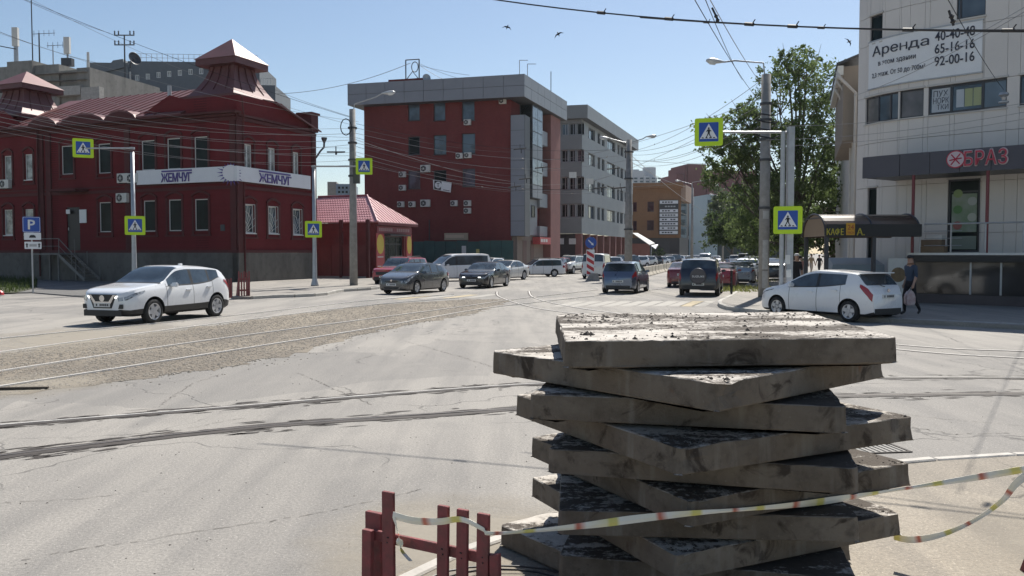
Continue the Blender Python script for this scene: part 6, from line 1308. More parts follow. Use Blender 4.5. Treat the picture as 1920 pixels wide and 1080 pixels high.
# wires from the far lamp pole to the thick pole
S0 = [(1178, 285, 1428, 150, .5), (1178, 290, 1428, 205, .6), (1178, 296, 1428, 215, .9), (1178, 300, 1428, 225, .6), (1178, 305, 1428, 235, .8), (1178, 283, 1428, 175, .7), (1060, 350, 1430, 195, .6)]
for k, (x0, y0, x1, y1, sg) in enumerate(S0): wire('%s wire from the double lamp pole up to the thick concrete pole' % nm[k], A(x0, y0, 60 if x0 > 1100 else 80), A(x1, y1, 34.3), sg, .011, M_WIRE if k % 2 else M_WIREL, (.3,) if k % 3 == 0 else ())
wire('tram contact wire running down the street past the orange block', A(1100, 352, 62), A(1265, 345, 108), .1, .02, M_WIRE, (.2, .8)); wire('span wire between the double lamp pole and the far lamp pole', A(1178, 300, 60), A(1297, 352, 110), .4, .018, M_WIREL); wire('thin wire fanning from the double lamp pole down the street', A(1182, 290, 60), A(1330, 400, 140), .5, .02, M_WIREL)
wire('level span wire through the far lamp pole at roof height', A(1178, 300, 60), A(1428, 305, 60), .15, .014, M_WIREL)
wire('left running contact wire above the street beside the grey apartments', A(1180, 352, 60), A(940, 352, 70), .15, .018)
X0 = [(-30, 178, 40, 668, 258, 'uppermost pale'), (-30, 230, 38, 668, 310, 'lowest pale'), (-30, 206, 40, 668, 278, 'faint'), (60, 0, 42, 668, 236, 'steep faint')]
for k, (x0, y0, Y0, x1, y1, w_) in enumerate(X0): wire('%s wire stretched over the red house roof line' % w_, A(x0, y0, Y0), A(x1, y1, 46.6), .4 + .2 * (k % 2), .010, M_WIREL)
for k, (x0, y0, x1, y1, w_) in enumerate(((668, 232, 1178, 278, 'upper'), (668, 305, 1178, 360, 'lower'), (668, 258, 1060, 318, 'middle'), (1000, 300, 1428, 185, 'long rising'))): wire('%s extra wire crossing before the brick office and grey apartments' % w_, A(x0, y0, 46.6 if x0 < 700 else 84), A(x1, y1, 60 if x1 > 1100 and x1 < 1400 else (34.3 if x1 > 1400 else 80)), .7, .011, M_WIREL if k % 2 else M_WIRE, (.4, .75) if k == 1 else ())
# insulators of the contact line
for k, (px, py) in enumerate(((985, 335), (1015, 314), (965, 350), (1075, 332), (1150, 316), (1163, 352), (975, 279), (1125, 352))):
    p = A(px, py, 66); o = thing('line_insulator', ['small dark line insulator over the grey shaft', 'small dark line insulator before the brick pillar', 'lowest small dark insulator near the brick edge', 'small dark insulator before the ribbon windows', 'dark insulator left of the double lamp pole, upper', 'dark insulator left of the double lamp pole, lower', 'dark insulator with bright spot high on the grey shaft', 'dark insulator hanging under the level contact wire'][k], 'insulator', p, group='contact line insulators'); MB().tube([p + Vector((-.5, 0, -.05)), p + Vector((.5, 0, .05))], .05, 6).tube([p, p + Vector((0, 0, .35))], .02, 5).tube([p + Vector((.1, 0, .02)), p + Vector((.1, 0, -.35))], .035, 6).build('body', M_WIRE, o)
for px, py in ((1074, 328), (1106, 340)):
    p = A(px, py, 64); o = tag(MB().box(p.x - .28, p.x + .28, p.y - .02, p.y + .02, p.z - .22, p.z + .22).build('line_plate', M_OFFW), 'small white number plate hanging on the wires, %s' % ('left one' if px < 1090 else 'right one'), 'plate', 'line plates')
p = A(630, 285, 46); o = thing('line_insulator', 'dark insulator in the gap between red house and gate pole', 'insulator', p); MB().tube([p + Vector((-.5, 0, 0)), p + Vector((.5, 0, 0))], .04, 6).tube([p, p + Vector((0, 0, .3))], .03, 5).tube([p, p + Vector((0, 0, -.15))], .06, 5).build('body', M_WIRE, o)
# street flood lamp on the curved building
p = A(1882, 185, 28); o = thing('flood_lamp', 'small steel lamp hanging at the right end of the window strip', 'lamp', p); MB().lathe([(.16, -.14), (.16, -.1), (.05, -.05), (.08, .05), (.16, .12), (.13, .2)], p, n=12).build('body', M_STEEL, o)
# birds
def bird(px, py, Y, a, label):
    p = A(px, py, Y); o = thing('bird', label, 'bird', p, group='swifts in the sky'); d = Vector((math.cos(a), .2, math.sin(a))).normalized(); w = Vector((-d.z, .5, d.x)).normalized()
    MB().tube([p - d * .09, p - d * .02, p + d * .06, p + d * .1], 1, 6, [.006, .022, .02, .006]).build('body', M_SBK, o)
    b = MB()
    for s in (1, -1): b.prism([p + d * .04, p + w * s * .10 + d * .03, p + w * s * .21 - d * .08, p + w * s * .09 - d * .015, p - d * .03], UP.cross(d) * .006)
    b.build('wings', M_SBK, o)
bird(951, 51, 30, 1.2, 'left small dark swift flying above the brick office'); bird(1047, 64, 30, 2.0, 'right small dark swift flying above the brick office'); bird(1592, 78, 30, .4, 'tiny dark swift beside the top of the curved building')
# ---------------------------------------------------------------- vehicles
M_CGL = glass('car_glass', (.040, .056, .070), .03, .4, 1.2); M_TRIMB = flat('car_black_trim', (.018, .018, .019), .5); M_HL = glass('headlight_glass', (.26, .28, .30), .05, .6, 9); M_TL = flat('tail_lamp_red', (.30, .012, .015), .2, 0, .5); M_PLATE = flat('number_plate', (.66, .66, .64), .4); M_CHR = flat('chrome', (.6, .6, .62), .15, .95); M_SEAM = flat('panel_gap', (.02, .02, .02), .7); M_RIMD = flat('rim_dark', (.05, .05, .052), .5); M_DRL = glow('daytime_lamp', (1, .97, .92), 2.2); M_INK = flat('plate_ink', (.03, .03, .035), .6)
def interp(pts, x):
    if x <= pts[0][0]: return pts[0][1]
    if x >= pts[-1][0]: return pts[-1][1]
    for i in range(len(pts) - 1):
        if pts[i][0] <= x <= pts[i + 1][0]:
            (x0, y0), (x1, y1) = pts[i], pts[i + 1]
            if x1 - x0 < 1e-6: return y1
            m = lambda j: 0 if j <= 0 or j >= len(pts) - 1 else (lambda a, b: 0 if a * b <= 0 else 2 * a * b / (a + b))((pts[j][1] - pts[j - 1][1]) / max(1e-6, pts[j][0] - pts[j - 1][0]), (pts[j + 1][1] - pts[j][1]) / max(1e-6, pts[j + 1][0] - pts[j][0]))
            t = (x - x0) / (x1 - x0); h = x1 - x0; m0, m1 = m(i), m(i + 1)
            return (2 * t ** 3 - 3 * t * t + 1) * y0 + (t ** 3 - 2 * t * t + t) * h * m0 + (-2 * t ** 3 + 3 * t * t) * y1 + (t ** 3 - t * t) * h * m1
class CarSpec: pass
def car_proto(sp):
    """builds one car at the origin: nose at +x, returns the root Empty with its parts"""
    L, W, H = sp['L'], sp['W'], sp['H']; top, belt = sp['top'], sp['belt']; sill = sp.get('sill', .2); hw0 = W / 2; rr = sp.get('roofw', .74)
    plan_ = sp.get('plan', [(0, .58), (.06, .74), (.16, .85), (.36, .94), (.9, .985), (L * .45, 1), (L - .8, .985), (L - .3, .94), (L - .1, .86), (L, .76)])
    def sect(t):
        zt, zb = interp(top, t), interp(belt, t); zb = min(zb, zt - .012); g = max(0, zt - zb); hw = hw0 * interp(plan_, t); e = max(0, .18 - t) + max(0, t - L + .18)
        zs = sill + e * .35; k = min(1, g / .5); rw = hw * (.93 - (.93 - rr) * k); lp = lambda a, b, q: a + (b - a) * q; a = .945 * hw
        return [(0, zs), (.84 * hw, zs), (.965 * hw, zs + .07), (.995 * hw, lp(zs, zb, .3)), (hw, lp(zs, zb, .55)), (.992 * hw, lp(zs, zb, .74)), (.965 * hw, lp(zs, zb, .92)), (a, zb), (lp(a, rw, .09), zb + .07 * g), (lp(a, rw, .45), zb + .45 * g), (lp(a, rw, .82), zb + .80 * g), (lp(a, rw, .97) * (1 if k > .3 else .97), zb + .92 * g), (rw * .80, zb + .985 * g), (rw * .42, zt), (0, zt + .004)]
    gaps = sp['doors']; st = {0, L}
    for p in (top, belt, plan_): st |= {x for x, _ in p}
    st |= {L * k / 30 for k in range(31)}
    for d in gaps: st |= {d - .008, d + .008}
    ws, wr, rr0, rr1 = sp['glass']; sw0, sw1 = sp['side']; st |= {ws, wr, rr0, rr1, sw0, sw1}
    for x, w in sp['pillars']: st |= {x - w / 2, x + w / 2}
    st = sorted(x for x in st if 0 <= x <= L); st = [x for i, x in enumerate(st) if i == 0 or x - st[i - 1] > .004]; n = len(sect(0)); N = 2 * n - 2
    vs = []; fs = []; ms = []
    for t in st:
        s = sect(t); ring = [(L / 2 - t, y, z) for y, z in s] + [(L / 2 - t, -y, z) for y, z in s[-2:0:-1]]; vs += ring
    for i in range(len(st) - 1):
        tm = (st[i] + st[i + 1]) / 2; s = sect(tm); g = interp(top, tm) - interp(belt, tm)
        for j in range(N):
            k = (j + 1) % N; fs.append((i * N + j, i * N + k, (i + 1) * N + k, (i + 1) * N + j)); jj = j if j < n - 1 else N - 1 - j; m = 0
            if jj <= 1: m = 4
            elif jj == 2 and sp.get('clad', 0): m = 4
            elif 8 <= jj <= 9 and sw0 < tm < sw1 and g > .10:
                m = 2
                if any(abs(tm - x) < w / 2 for x, w in sp['pillars']): m = 4
            elif jj == 7 and sw0 - .1 < tm < sw1 + .05 and g > .06: m = 4
            elif jj >= 10 and ws - .10 < tm < ws: m = 4
            elif jj >= 11:
                if ws < tm < wr: m = 1
                elif rr0 < tm < rr1: m = 3
            if m == 0 and 2 <= jj <= 8 and any(abs(tm - d) < .008 for d in gaps): m = 5
            ms.append(m)
    fs.append(tuple(range(N))); ms.append(0); fs.append(tuple((len(st) - 1) * N + j for j in range(N))[::-1]); ms.append(0)
    me = bpy.data.meshes.new('shell'); me.from_pydata(vs, [], fs); bm = bmesh.new(); bm.from_mesh(me)
    for f, m in zip(bm.faces, ms): f.material_index = m
    bmesh.ops.recalc_face_normals(bm, faces=bm.faces); bm.to_mesh(me); bm.free()
    for k in range(7): me.materials.append(None)
    sh = bpy.data.objects.new('shell', me); COL.objects.link(sh)
    wr_ = sp['wr']; axles = [L / 2 - sp['fo'], L / 2 - sp['fo'] - sp['wb']]
    cb = MB()
    for ax in axles:
        for s in (1, -1): cb.cyl((ax, s * (hw0 - .30), wr_ + .015), (ax, s * (hw0 + .2), wr_ + .015), wr_ * 1.16, n=28)
    cm = bpy.data.meshes.new('cut'); cm.from_pydata([tuple(v) for v in cb.v], [], cb.f); bm = bmesh.new(); bm.from_mesh(cm); bmesh.ops.recalc_face_normals(bm, faces=bm.faces); bm.to_mesh(cm); bm.free()
    for k in range(7): cm.materials.append(None)
    cm.polygons.foreach_set('material_index', [6] * len(cm.polygons)); co = bpy.data.objects.new('cut', cm); COL.objects.link(co)
    md = sh.modifiers.new('b', 'BOOLEAN'); md.object = co; md.operation = 'DIFFERENCE'; md.solver = 'EXACT'
    try: md.material_mode = 'INDEX'
    except Exception: pass
    ev = bpy.data.meshes.new_from_object(sh.evaluated_get(bpy.context.evaluated_depsgraph_get())); bpy.data.objects.remove(sh); bpy.data.objects.remove(co)
    root = bpy.data.objects.new(sp['name'], None); COL.objects.link(root); root.empty_display_size = .3
    polys = {}; V = [v.co.copy() for v in ev.vertices]
    for p in ev.polygons: polys.setdefault(p.material_index, []).append(tuple(p.vertices))
    def part(name, idx, m, parent=root, filt=None, off=None):
        F_ = [f for k in idx for f in polys.get(k, [])]
        if filt: F_ = [f for f in F_ if filt(sum((V[i] for i in f), Vector()) / len(f))]
        if not F_: return None
        used = sorted({i for f in F_ for i in f}); mp = {i: k for k, i in enumerate(used)}; b = MB(); b.v = [V[i].copy() for i in used]; b.f = [tuple(mp[i] for i in f) for f in F_]
        o = b.build(name, m, parent, True, local=True); sharp(o, 38); return o
    P0 = M_WHITE
    body = part('body', [0], P0); pg = part('panel_gap', [5], M_SEAM); stuff(pg); part('underbody', [4, 6], M_TRIMB); part('windshield', [1], M_CGL); part('rear_window', [3], M_CGL)
    for s in (1, -1):
        xs = sorted([sw0, sw1] + [x for x, w in sp['pillars']])
        for a, b_ in zip(xs, xs[1:]): part('side_window', [2], M_CGL, filt=lambda c, a=a, b_=b_, s=s: c.y * s > 0 and a < L / 2 - c.x < b_)
    def surf(t, v, s, off=.006):
        q = sect(t); i = min(int(v), n - 2); f = v - i; y = q[i][0] + (q[i + 1][0] - q[i][0]) * f; z = q[i][1] + (q[i + 1][1] - q[i][1]) * f
        dx = -off if t > L - .5 else off if t < .5 else 0
        return Vector((L / 2 - t + dx, s * (y + off), z + off * .3))
    def patch(name, pts, s, m, parent=root, off=.008, thick=.004):
        """pts: grid rows of (t, v)"""
        b = MB(); R_ = [[surf(t, v, s, off) for t, v in row] for row in pts]; c = len(pts[0]); vs = [p for r in R_ for p in r]
        b.add(vs, [(i * c + j, i * c + j + 1, (i + 1) * c + j + 1, (i + 1) * c + j) for i in range(len(pts) - 1) for j in range(c - 1)]); return b.build(name, m, parent, True, local=True)
    def grid(t0, t1, f0, f1, v0, v1, g0=None, g1=None, nt=6, nv=4):
        """band in t with lower/upper v at each end"""
        out = []
        for j in range(nv + 1):
            w = j / nv; row = []
            for i in range(nt + 1): q = i / nt; lo = f0 + (v0 - f0) * q; hi = f1 + (v1 - f1) * q; row.append((t0 + (t1 - t0) * q, lo + (hi - lo) * w))
            out.append(row)
        return out
    h0, h1, hv0, hv1, hv2, hv3 = sp['head']; r0, r1, rv0, rv1, rv2, rv3 = sp['tail']
    for s in (1, -1):
        patch('headlight', grid(h0, h1, hv0, hv1, hv2, hv3), s, M_HL); patch('tail_light', grid(r0, r1, rv0, rv1, rv2, rv3), s, M_TL)
        mx, mz = sp['mirror']; q = sect(mx); yy = hw0 * .93
        mo = MB().hexa([(L / 2 - mx - .09, s * yy, mz), (L / 2 - mx + .07, s * yy, mz), (L / 2 - mx + .03, s * (yy + .21), mz + .01), (L / 2 - mx - .09, s * (yy + .22), mz + .01), (L / 2 - mx - .09, s * (yy + .02), mz + .13), (L / 2 - mx + .04, s * (yy + .02), mz + .12), (L / 2 - mx + .01, s * (yy + .2), mz + .13), (L / 2 - mx - .09, s * (yy + .21), mz + .14)]).build('mirror', P0, root, local=True); bevel(mo, .03, 2); sharp(mo, 60)
        for hx in sp['handles']: zz_ = interp(belt, hx) - .13; yy2 = hw0 * .985; MB().box(L / 2 - hx - .1, L / 2 - hx + .1, s * yy2 - .015, s * yy2 + .03, zz_ - .018, zz_ + .018).build('door_handle', sp.get('handle_mat') or P0, root, local=True)
    fx = L / 2; fr_ = sp['front']
    def quadx(name, x, pts, m, dx, parent=root): return MB().prism([(x, y, z) for y, z in pts], (dx, 0, 0)).build(name, m, parent, local=True)
    hwf = hw0 * plan_[0][1]
    for nm_, pts, m, d in fr_: quadx(nm_, fx - .02, pts, m, .02 + d)
    for nm_, pts, m, d in sp['rear']: quadx(nm_, -fx + .02, pts, m, -.02 - d)
    pz = sp['plate']; pl_ = quadx('number_plate', fx + .0, [(-.26, pz[0] - .056), (.26, pz[0] - .056), (.26, pz[0] + .056), (-.26, pz[0] + .056)], M_PLATE, .035); 
    for k in range(7):
        if k != 5: y = .2 - k * .062; quadx('plate_digits', fx + .035, [(y - .022, pz[0] - .03), (y + .022, pz[0] - .03), (y + .022, pz[0] + .03), (y - .022, pz[0] + .03)], M_INK, .003, pl_)
    pl_ = quadx('number_plate', -fx - .0, [(-.26, pz[1] - .056), (.26, pz[1] - .056), (.26, pz[1] + .056), (-.26, pz[1] + .056)], M_PLATE, -.035)
    for k in range(7):
        if k != 1: y = .2 - k * .062; quadx('plate_digits', -fx - .035, [(y - .022, pz[1] - .03), (y + .022, pz[1] - .03), (y + .022, pz[1] + .03), (y - .022, pz[1] + .03)], M_INK, -.003, pl_)
    # wheels
    tr = MB().lathe([(wr_ * .62, -.09), (wr_ * .72, -.105), (wr_ * .93, -.10), (wr_ * .99, -.075), (wr_, 0), (wr_ * .99, .075), (wr_ * .93, .10), (wr_ * .72, .105), (wr_ * .62, .09), (wr_ * .62, -.09)], (0, 0, 0), (0, 1, 0), 24, False); rm = MB().lathe([(.01, .062), (wr_ * .16, .066), (wr_ * .17, .045), (wr_ * .2, .02), (wr_ * .6, .015), (wr_ * .615, .09), (wr_ * .66, .095), (wr_ * .66, .06)], (0, 0, 0), (0, 1, 0), 24, False)
    sk = MB(); sk.lathe([(wr_ * .58, .04), (wr_ * .60, .094), (wr_ * .665, .1), (wr_ * .67, .07)], (0, 0, 0), (0, 1, 0), 24, False); sk.lathe([(.005, .092), (wr_ * .15, .09), (wr_ * .16, .03)], (0, 0, 0), (0, 1, 0), 12)
    for k in range(5):
        a = k * 1.2566; d = Vector((math.cos(a), 0, math.sin(a))); p = Vector((-d.z, 0, d.x)); y = Vector((0, 1, 0)); sk.hexa([d * wr_ * .1 - p * .075 + y * .03, d * wr_ * .63 - p * .055 + y * .03, d * wr_ * .63 + p * .055 + y * .03, d * wr_ * .1 + p * .075 + y * .03, d * wr_ * .1 - p * .065 + y * .085, d * wr_ * .63 - p * .05 + y * .085, d * wr_ * .63 + p * .05 + y * .085, d * wr_ * .1 + p * .065 + y * .085])
    protos = None
    for ax in axles:
        for s in (1, -1):
            if protos is None:
                a = tr.build('wheel', M_RUB, root, True, local=True); b_ = rm.build('rim', M_RIMD, a, True, local=True); c_ = sk.build('spokes', sp.get('rim') or M_RIM, a, False, local=True); sharp(b_, 30); protos = a
            else: a = copy_tree(protos, root)
            a.location = (ax, s * (hw0 - .12), wr_); a.rotation_euler = (0, random.uniform(0, 1), 0) if s > 0 else (0, random.uniform(0, 1), math.pi)
    M_CGL.node_tree.nodes['Principled BSDF'].inputs['Specular IOR Level'].default_value = 1.0
    if sp.get('extra'): sp['extra'](root, sp, sect, quadx)
    return root
def paint_car(root, m):
    for o in root.children:
        if o.type == 'MESH' and o.name.split('.')[0] in ('body', 'mirror', 'door_handle', 'spare_cover', 'bonnet_trim', 'spoiler'): setmat(o, m)
def rect(w, z0, z1): return [(-w, z0), (w, z0), (w, z1), (-w, z1)]
def rails(root, sp, sect, quadx, h=.05, cross=True):
    L = sp['L']; H = sp['H']
    for s in (1, -1): MB().tube([(L / 2 - t, s * sp['W'] * .33, interp(sp['top'], t) + h * (.2 if k in (0, 3) else 1)) for k, t in enumerate((L * .42, L * .46, L * .80, L * .84))], .022, 6).build('roof_rail', M_TRIMB, root, local=True)
SP = {}
SP['crossover'] = dict(name='crossover', L=4.39, W=1.82, H=1.59, wb=2.65, fo=.92, wr=.345, sill=.24, clad=1, top=[(0, .80), (.06, .88), (.35, .985), (1.05, 1.08), (1.25, 1.12), (2.05, 1.55), (2.4, 1.59), (3.2, 1.555), (3.8, 1.45), (4.12, 1.20), (4.33, 1.0), (4.39, .86)], belt=[(0, .76), (.3, .88), (1.05, .985), (1.4, 1.0), (2.6, 1.02), (3.3, 1.08), (3.75, 1.2), (4.0, 1.16), (4.2, 1.03), (4.39, .84)], glass=(1.28, 2.08, 3.82, 4.15), side=(1.50, 3.72), pillars=[(2.52, .12), (3.28, .07)], doors=[1.42, 2.52, 3.4], head=(.0, .62, 5.15, 6.75, 6.35, 6.9), tail=(3.95, 4.37, 5.8, 6.6, 4.9, 6.6), mirror=(1.62, .98), handles=(2.3, 3.2), plate=(.56, .98), handle_mat=None,
  front=[('grille', [(-.46, .84), (.46, .84), (.30, .47), (-.30, .47)], M_TRIMB, .012), ('lower_bumper', [(-.62, .26), (.62, .26), (.62, .42), (-.62, .42)], M_TRIMB, .02), ('daytime_light', [(.44, .80), (.50, .80), (.45, .74), (.41, .74)], M_DRL, .016), ('daytime_light', [(-.50, .80), (-.44, .80), (-.41, .74), (-.45, .74)], M_DRL, .016), ('fog_recess', [(.52, .46), (.66, .46), (.66, .58), (.56, .58)], M_TRIMB, .008), ('fog_recess', [(-.66, .46), (-.52, .46), (-.56, .58), (-.66, .58)], M_TRIMB, .008)], rear=[('lower_bumper', rect(.62, .28, .52), M_TRIMB, .015)],
  extra=lambda r, s, f, q: (MB().prism([(2.2, y, z) for y, z in ((-.44, .83), (-.36, .83), (-.22, .65), (.22, .65), (.36, .83), (.44, .83), (.27, .575), (-.27, .575))], (.02, 0, 0)).build('grille_chrome', M_CHR, r, local=True), MB().cyl((2.2, 0, .735), (2.225, 0, .735), .085, n=20).build('badge', M_CHR, r, local=True), MB().box(-.9, -.78, -.03, .03, 1.565, 1.63).build('shark_fin', M_WHITE, r, local=True)))
SP['liftback'] = dict(name='liftback', L=4.46, W=1.745, H=1.49, wb=2.7, fo=.93, wr=.315, sill=.17, top=[(0, .68), (.08, .76), (.5, .90), (.95, 1.0), (1.1, 1.05), (2.0, 1.44), (2.4, 1.49), (2.9, 1.465), (3.6, 1.30), (4.15, 1.10), (4.36, 1.02), (4.46, .84)], belt=[(0, .64), (.4, .80), (1.0, .93), (1.6, .95), (3.0, .98), (3.7, 1.04), (4.3, .98), (4.46, .80)], glass=(1.12, 2.05, 3.05, 4.1), side=(1.35, 3.62), pillars=[(2.4, .11), (3.12, .07)], doors=[1.35, 2.4, 3.22], head=(.0, .72, 4.6, 6.8, 6.3, 6.9), tail=(4.08, 4.44, 5.2, 6.3, 4.6, 6.4), mirror=(1.45, .95), handles=(2.18, 3.02), plate=(.47, .78),
  front=[('grille', [(-.42, .36), (.42, .36), (.34, .26), (-.34, .26)], M_TRIMB, .01), ('upper_grille', rect(.35, .60, .64), M_TRIMB, .008)], rear=[('lower_bumper', rect(.55, .24, .34), M_TRIMB, .01)], extra=lambda r, s, f, q: MB().cyl((2.23, 0, .66), (2.245, 0, .66), .05, n=14).build('badge', M_CHR, r, local=True))
SP['sedan'] = dict(name='sedan', L=4.68, W=1.84, H=1.44, wb=2.83, fo=.80, wr=.33, sill=.17, top=[(0, .66), (.05, .74), (.4, .86), (1.35, .96), (1.5, 1.0), (2.25, 1.395), (2.6, 1.44), (3.1, 1.415), (3.85, 1.13), (4.0, 1.08), (4.58, 1.03), (4.68, .84)], belt=[(0, .62), (.3, .76), (1.3, .90), (2.5, .93), (3.6, .97), (4.0, .98), (4.6, .95), (4.68, .80)], glass=(1.5, 2.28, 3.2, 3.92), side=(1.65, 3.62), pillars=[(2.68, .10), (3.36, .06)], doors=[1.6, 2.68, 3.5], head=(.0, .6, 5.0, 6.8, 6.3, 6.9), tail=(4.25, 4.66, 5.7, 6.6, 5.6, 6.6), mirror=(1.78, .92), handles=(2.45, 3.3), plate=(.45, .74),
  front=[('grille', [(-.36, .66), (-.03, .68), (-.03, .46), (-.30, .46)], M_TRIMB, .012), ('grille', [(.03, .68), (.36, .66), (.30, .46), (.03, .46)], M_TRIMB, .012), ('daytime_light', [(.38, .60), (.53, .60), (.53, .64), (.38, .64)], M_DRL, .014), ('daytime_light', [(-.53, .60), (-.38, .60), (-.38, .64), (-.53, .64)], M_DRL, .014), ('lower_bumper', rect(.58, .22, .36), M_TRIMB, .012)], rear=[('lower_bumper', rect(.58, .24, .36), M_TRIMB, .01)], extra=lambda r, s, f, q: [MB().tube([(2.35, sg * y, .685) for y in (.04, .2, .36)], .012, 5).build('grille_chrome', M_CHR, r, local=True) for sg in (1, -1)])
SP['hatch'] = dict(name='hatchback', L=4.25, W=1.76, H=1.54, wb=2.62, fo=.90, wr=.32, sill=.19, top=[(0, .70), (.08, .80), (.5, .94), (.95, 1.03), (1.1, 1.07), (1.95, 1.49), (2.4, 1.54), (3.3, 1.52), (3.75, 1.46), (4.0, 1.12), (4.12, .98), (4.25, .80)], belt=[(0, .66), (.4, .84), (1.0, .94), (2.6, .99), (3.5, 1.05), (3.9, 1.08), (4.12, .95), (4.25, .77)], glass=(1.12, 2.0, 3.76, 4.05), side=(1.35, 3.55), pillars=[(2.4, .11), (3.15, .07)], doors=[1.35, 2.4, 3.2], head=(.05, .75, 5.9, 6.7, 6.4, 6.9), tail=(3.82, 4.2, 4.6, 6.3, 5.6, 10.2), mirror=(1.45, .97), handles=(2.18, 3.0), plate=(.45, .60),
  front=[('grille', rect(.4, .3, .44), M_TRIMB, .01)], rear=[('lower_bumper', rect(.58, .24, .40), M_TRIMB, .012)], extra=lambda r, s, f, q: (MB().box(-1.99, -1.66, -.58, .58, 1.475, 1.505).build('spoiler', M_WHITE, r, local=True), MB().tube([(-2.0, .05, 1.10), (-1.9, .35, 1.25)], .012, 4).build('wiper', M_TRIMB, r, local=True)))
SP['aqua'] = dict(SP['hatch'], name='hatchback', L=4.05, W=1.695, H=1.455, wb=2.55, fo=.83, wr=.305, sill=.18, top=[(0, .68), (.08, .77), (.5, .90), (.9, .98), (1.05, 1.02), (1.9, 1.41), (2.2, 1.455), (3.0, 1.42), (3.55, 1.36), (3.82, 1.08), (3.95, .97), (4.05, .80)], belt=[(0, .64), (.4, .80), (1.0, .90), (2.3, .95), (3.1, 1.03), (3.6, 1.10), (3.9, .97), (4.05, .77)], glass=(1.07, 1.92, 3.56, 3.86), side=(1.3, 3.25), pillars=[(2.3, .10)], doors=[1.3, 2.3, 3.1], head=(.05, .7, 5.9, 6.7, 6.4, 6.9), tail=(3.70, 4.02, 5.9, 6.9, 4.5, 7.6), mirror=(1.4, .93), handles=(2.08, 2.9), plate=(.42, .74), extra=lambda r, s, f, q: (MB().box(-1.82, -1.5, -.56, .56, 1.37, 1.40).build('spoiler', M_WHITE, r, local=True), MB().cyl((-2.02, 0, .9), (-2.04, 0, .9), .05, n=14).build('badge', M_CHR, r, local=True), MB().tube([(-1.93, .02, 1.0), (-1.86, .34, 1.1)], .012, 4).build('wiper', M_TRIMB, r, local=True)))
SP['suv'] = dict(name='sport_utility_vehicle', L=4.42, W=1.81, H=1.70, wb=2.64, fo=.85, wr=.36, sill=.30, clad=1, roofw=.80, top=[(0, .86), (.05, .98), (.4, 1.06), (1.15, 1.12), (1.3, 1.17), (1.95, 1.64), (2.3, 1.70), (3.6, 1.69), (4.12, 1.64), (4.30, 1.20), (4.37, 1.03), (4.42, .84)], belt=[(0, .80), (.3, .95), (1.2, 1.04), (3.0, 1.07), (4.2, 1.12), (4.37, 1.0), (4.42, .80)], plan=[(0, .78), (.12, .9), (.35, .96), (.9, .99), (2, 1), (3.9, .99), (4.2, .96), (4.35, .92), (4.42, .86)], glass=(1.3, 2.0, 4.13, 4.28), side=(1.5, 4.02), pillars=[(2.45, .12), (3.25, .14)], doors=[1.45, 2.45, 3.3], head=(.03, .55, 5.7, 6.7, 6.0, 6.8), tail=(4.12, 4.41, 4.7, 6.5, 4.7, 7.6), mirror=(1.62, 1.04), handles=(2.25, 3.1), plate=(.55, .55),
  front=[('grille', rect(.5, .66, .84), M_TRIMB, .012), ('lower_bumper', rect(.62, .36, .54), M_TRIMB, .02)], rear=[('lower_bumper', rect(.7, .34, .50), M_TRIMB, .03)],
  extra=lambda r, s, f, q: (rails(r, s, f, q), MB().lathe([(.01, 0), (.3, 0), (.35, .03), (.36, .14), (.34, .17)], (-2.19, 0, .92), (-1, 0, 0), 28).build('spare_cover', M_WHITE, r, local=True)))
SP['van'] = dict(name='minivan', L=4.9, W=1.85, H=1.92, wb=3.0, fo=.9, wr=.34, sill=.18, roofw=.84, top=[(0, .86), (.05, .98), (.4, 1.08), (.7, 1.14), (.85, 1.2), (1.65, 1.78), (2.1, 1.89), (4.0, 1.91), (4.62, 1.85), (4.78, 1.3), (4.86, 1.08), (4.9, .9)], belt=[(0, .8), (.3, .95), (1.0, 1.06), (3.0, 1.12), (4.7, 1.16), (4.86, 1.04), (4.9, .84)], plan=[(0, .8), (.12, .9), (.35, .96), (.9, .99), (2, 1), (4.3, .99), (4.7, .95), (4.84, .9), (4.9, .84)], glass=(.86, 1.7, 4.63, 4.78), side=(1.1, 4.5), pillars=[(2.0, .14)], doors=[1.15, 2.0, 3.2], head=(.03, .55, 5.6, 6.7, 6.2, 6.9), tail=(4.6, 4.89, 5.2, 7.0, 5.2, 9.5), mirror=(1.25, 1.06), handles=(1.85, 2.2), plate=(.5, .9), front=[('grille', rect(.6, .5, .9), M_CHR, .012)], rear=[('lower_bumper', rect(.6, .24, .36), M_TRIMB, .012)])
SP['wagon'] = dict(name='estate_car', L=4.3, W=1.68, H=1.47, wb=2.45, fo=.82, wr=.30, sill=.18, roofw=.78, top=[(0, .68), (.05, .78), (.4, .86), (1.15, .93), (1.3, .98), (1.95, 1.40), (2.3, 1.46), (3.4, 1.47), (3.95, 1.41), (4.15, 1.05), (4.24, .92), (4.3, .78)], belt=[(0, .64), (.3, .78), (1.2, .88), (3.0, .90), (4.1, .93), (4.24, .88), (4.3, .74)], glass=(1.3, 2.0, 3.96, 4.16), side=(1.45, 3.9), pillars=[(2.3, .11), (3.1, .10)], doors=[1.4, 2.3, 3.1], head=(.03, .5, 5.8, 6.7, 6.2, 6.8), tail=(4.0, 4.29, 5.0, 6.6, 5.0, 8.0), mirror=(1.55, .88), handles=(2.1, 2.92), plate=(.42, .72), front=[('grille', rect(.42, .55, .68), M_TRIMB, .01), ('lower_bumper', rect(.58, .24, .36), M_TRIMB, .012)], rear=[('lower_bumper', rect(.58, .25, .42), M_TRIMB, .015)], extra=lambda r, s, f, q: (rails(r, s, f, q, .07), [MB().box(2.15 - t - .03, 2.15 - t + .03, -.62, .62, 1.53, 1.56).build('roof_bar', M_TRIMB, r, local=True) for t in (2.0, 3.0)]))
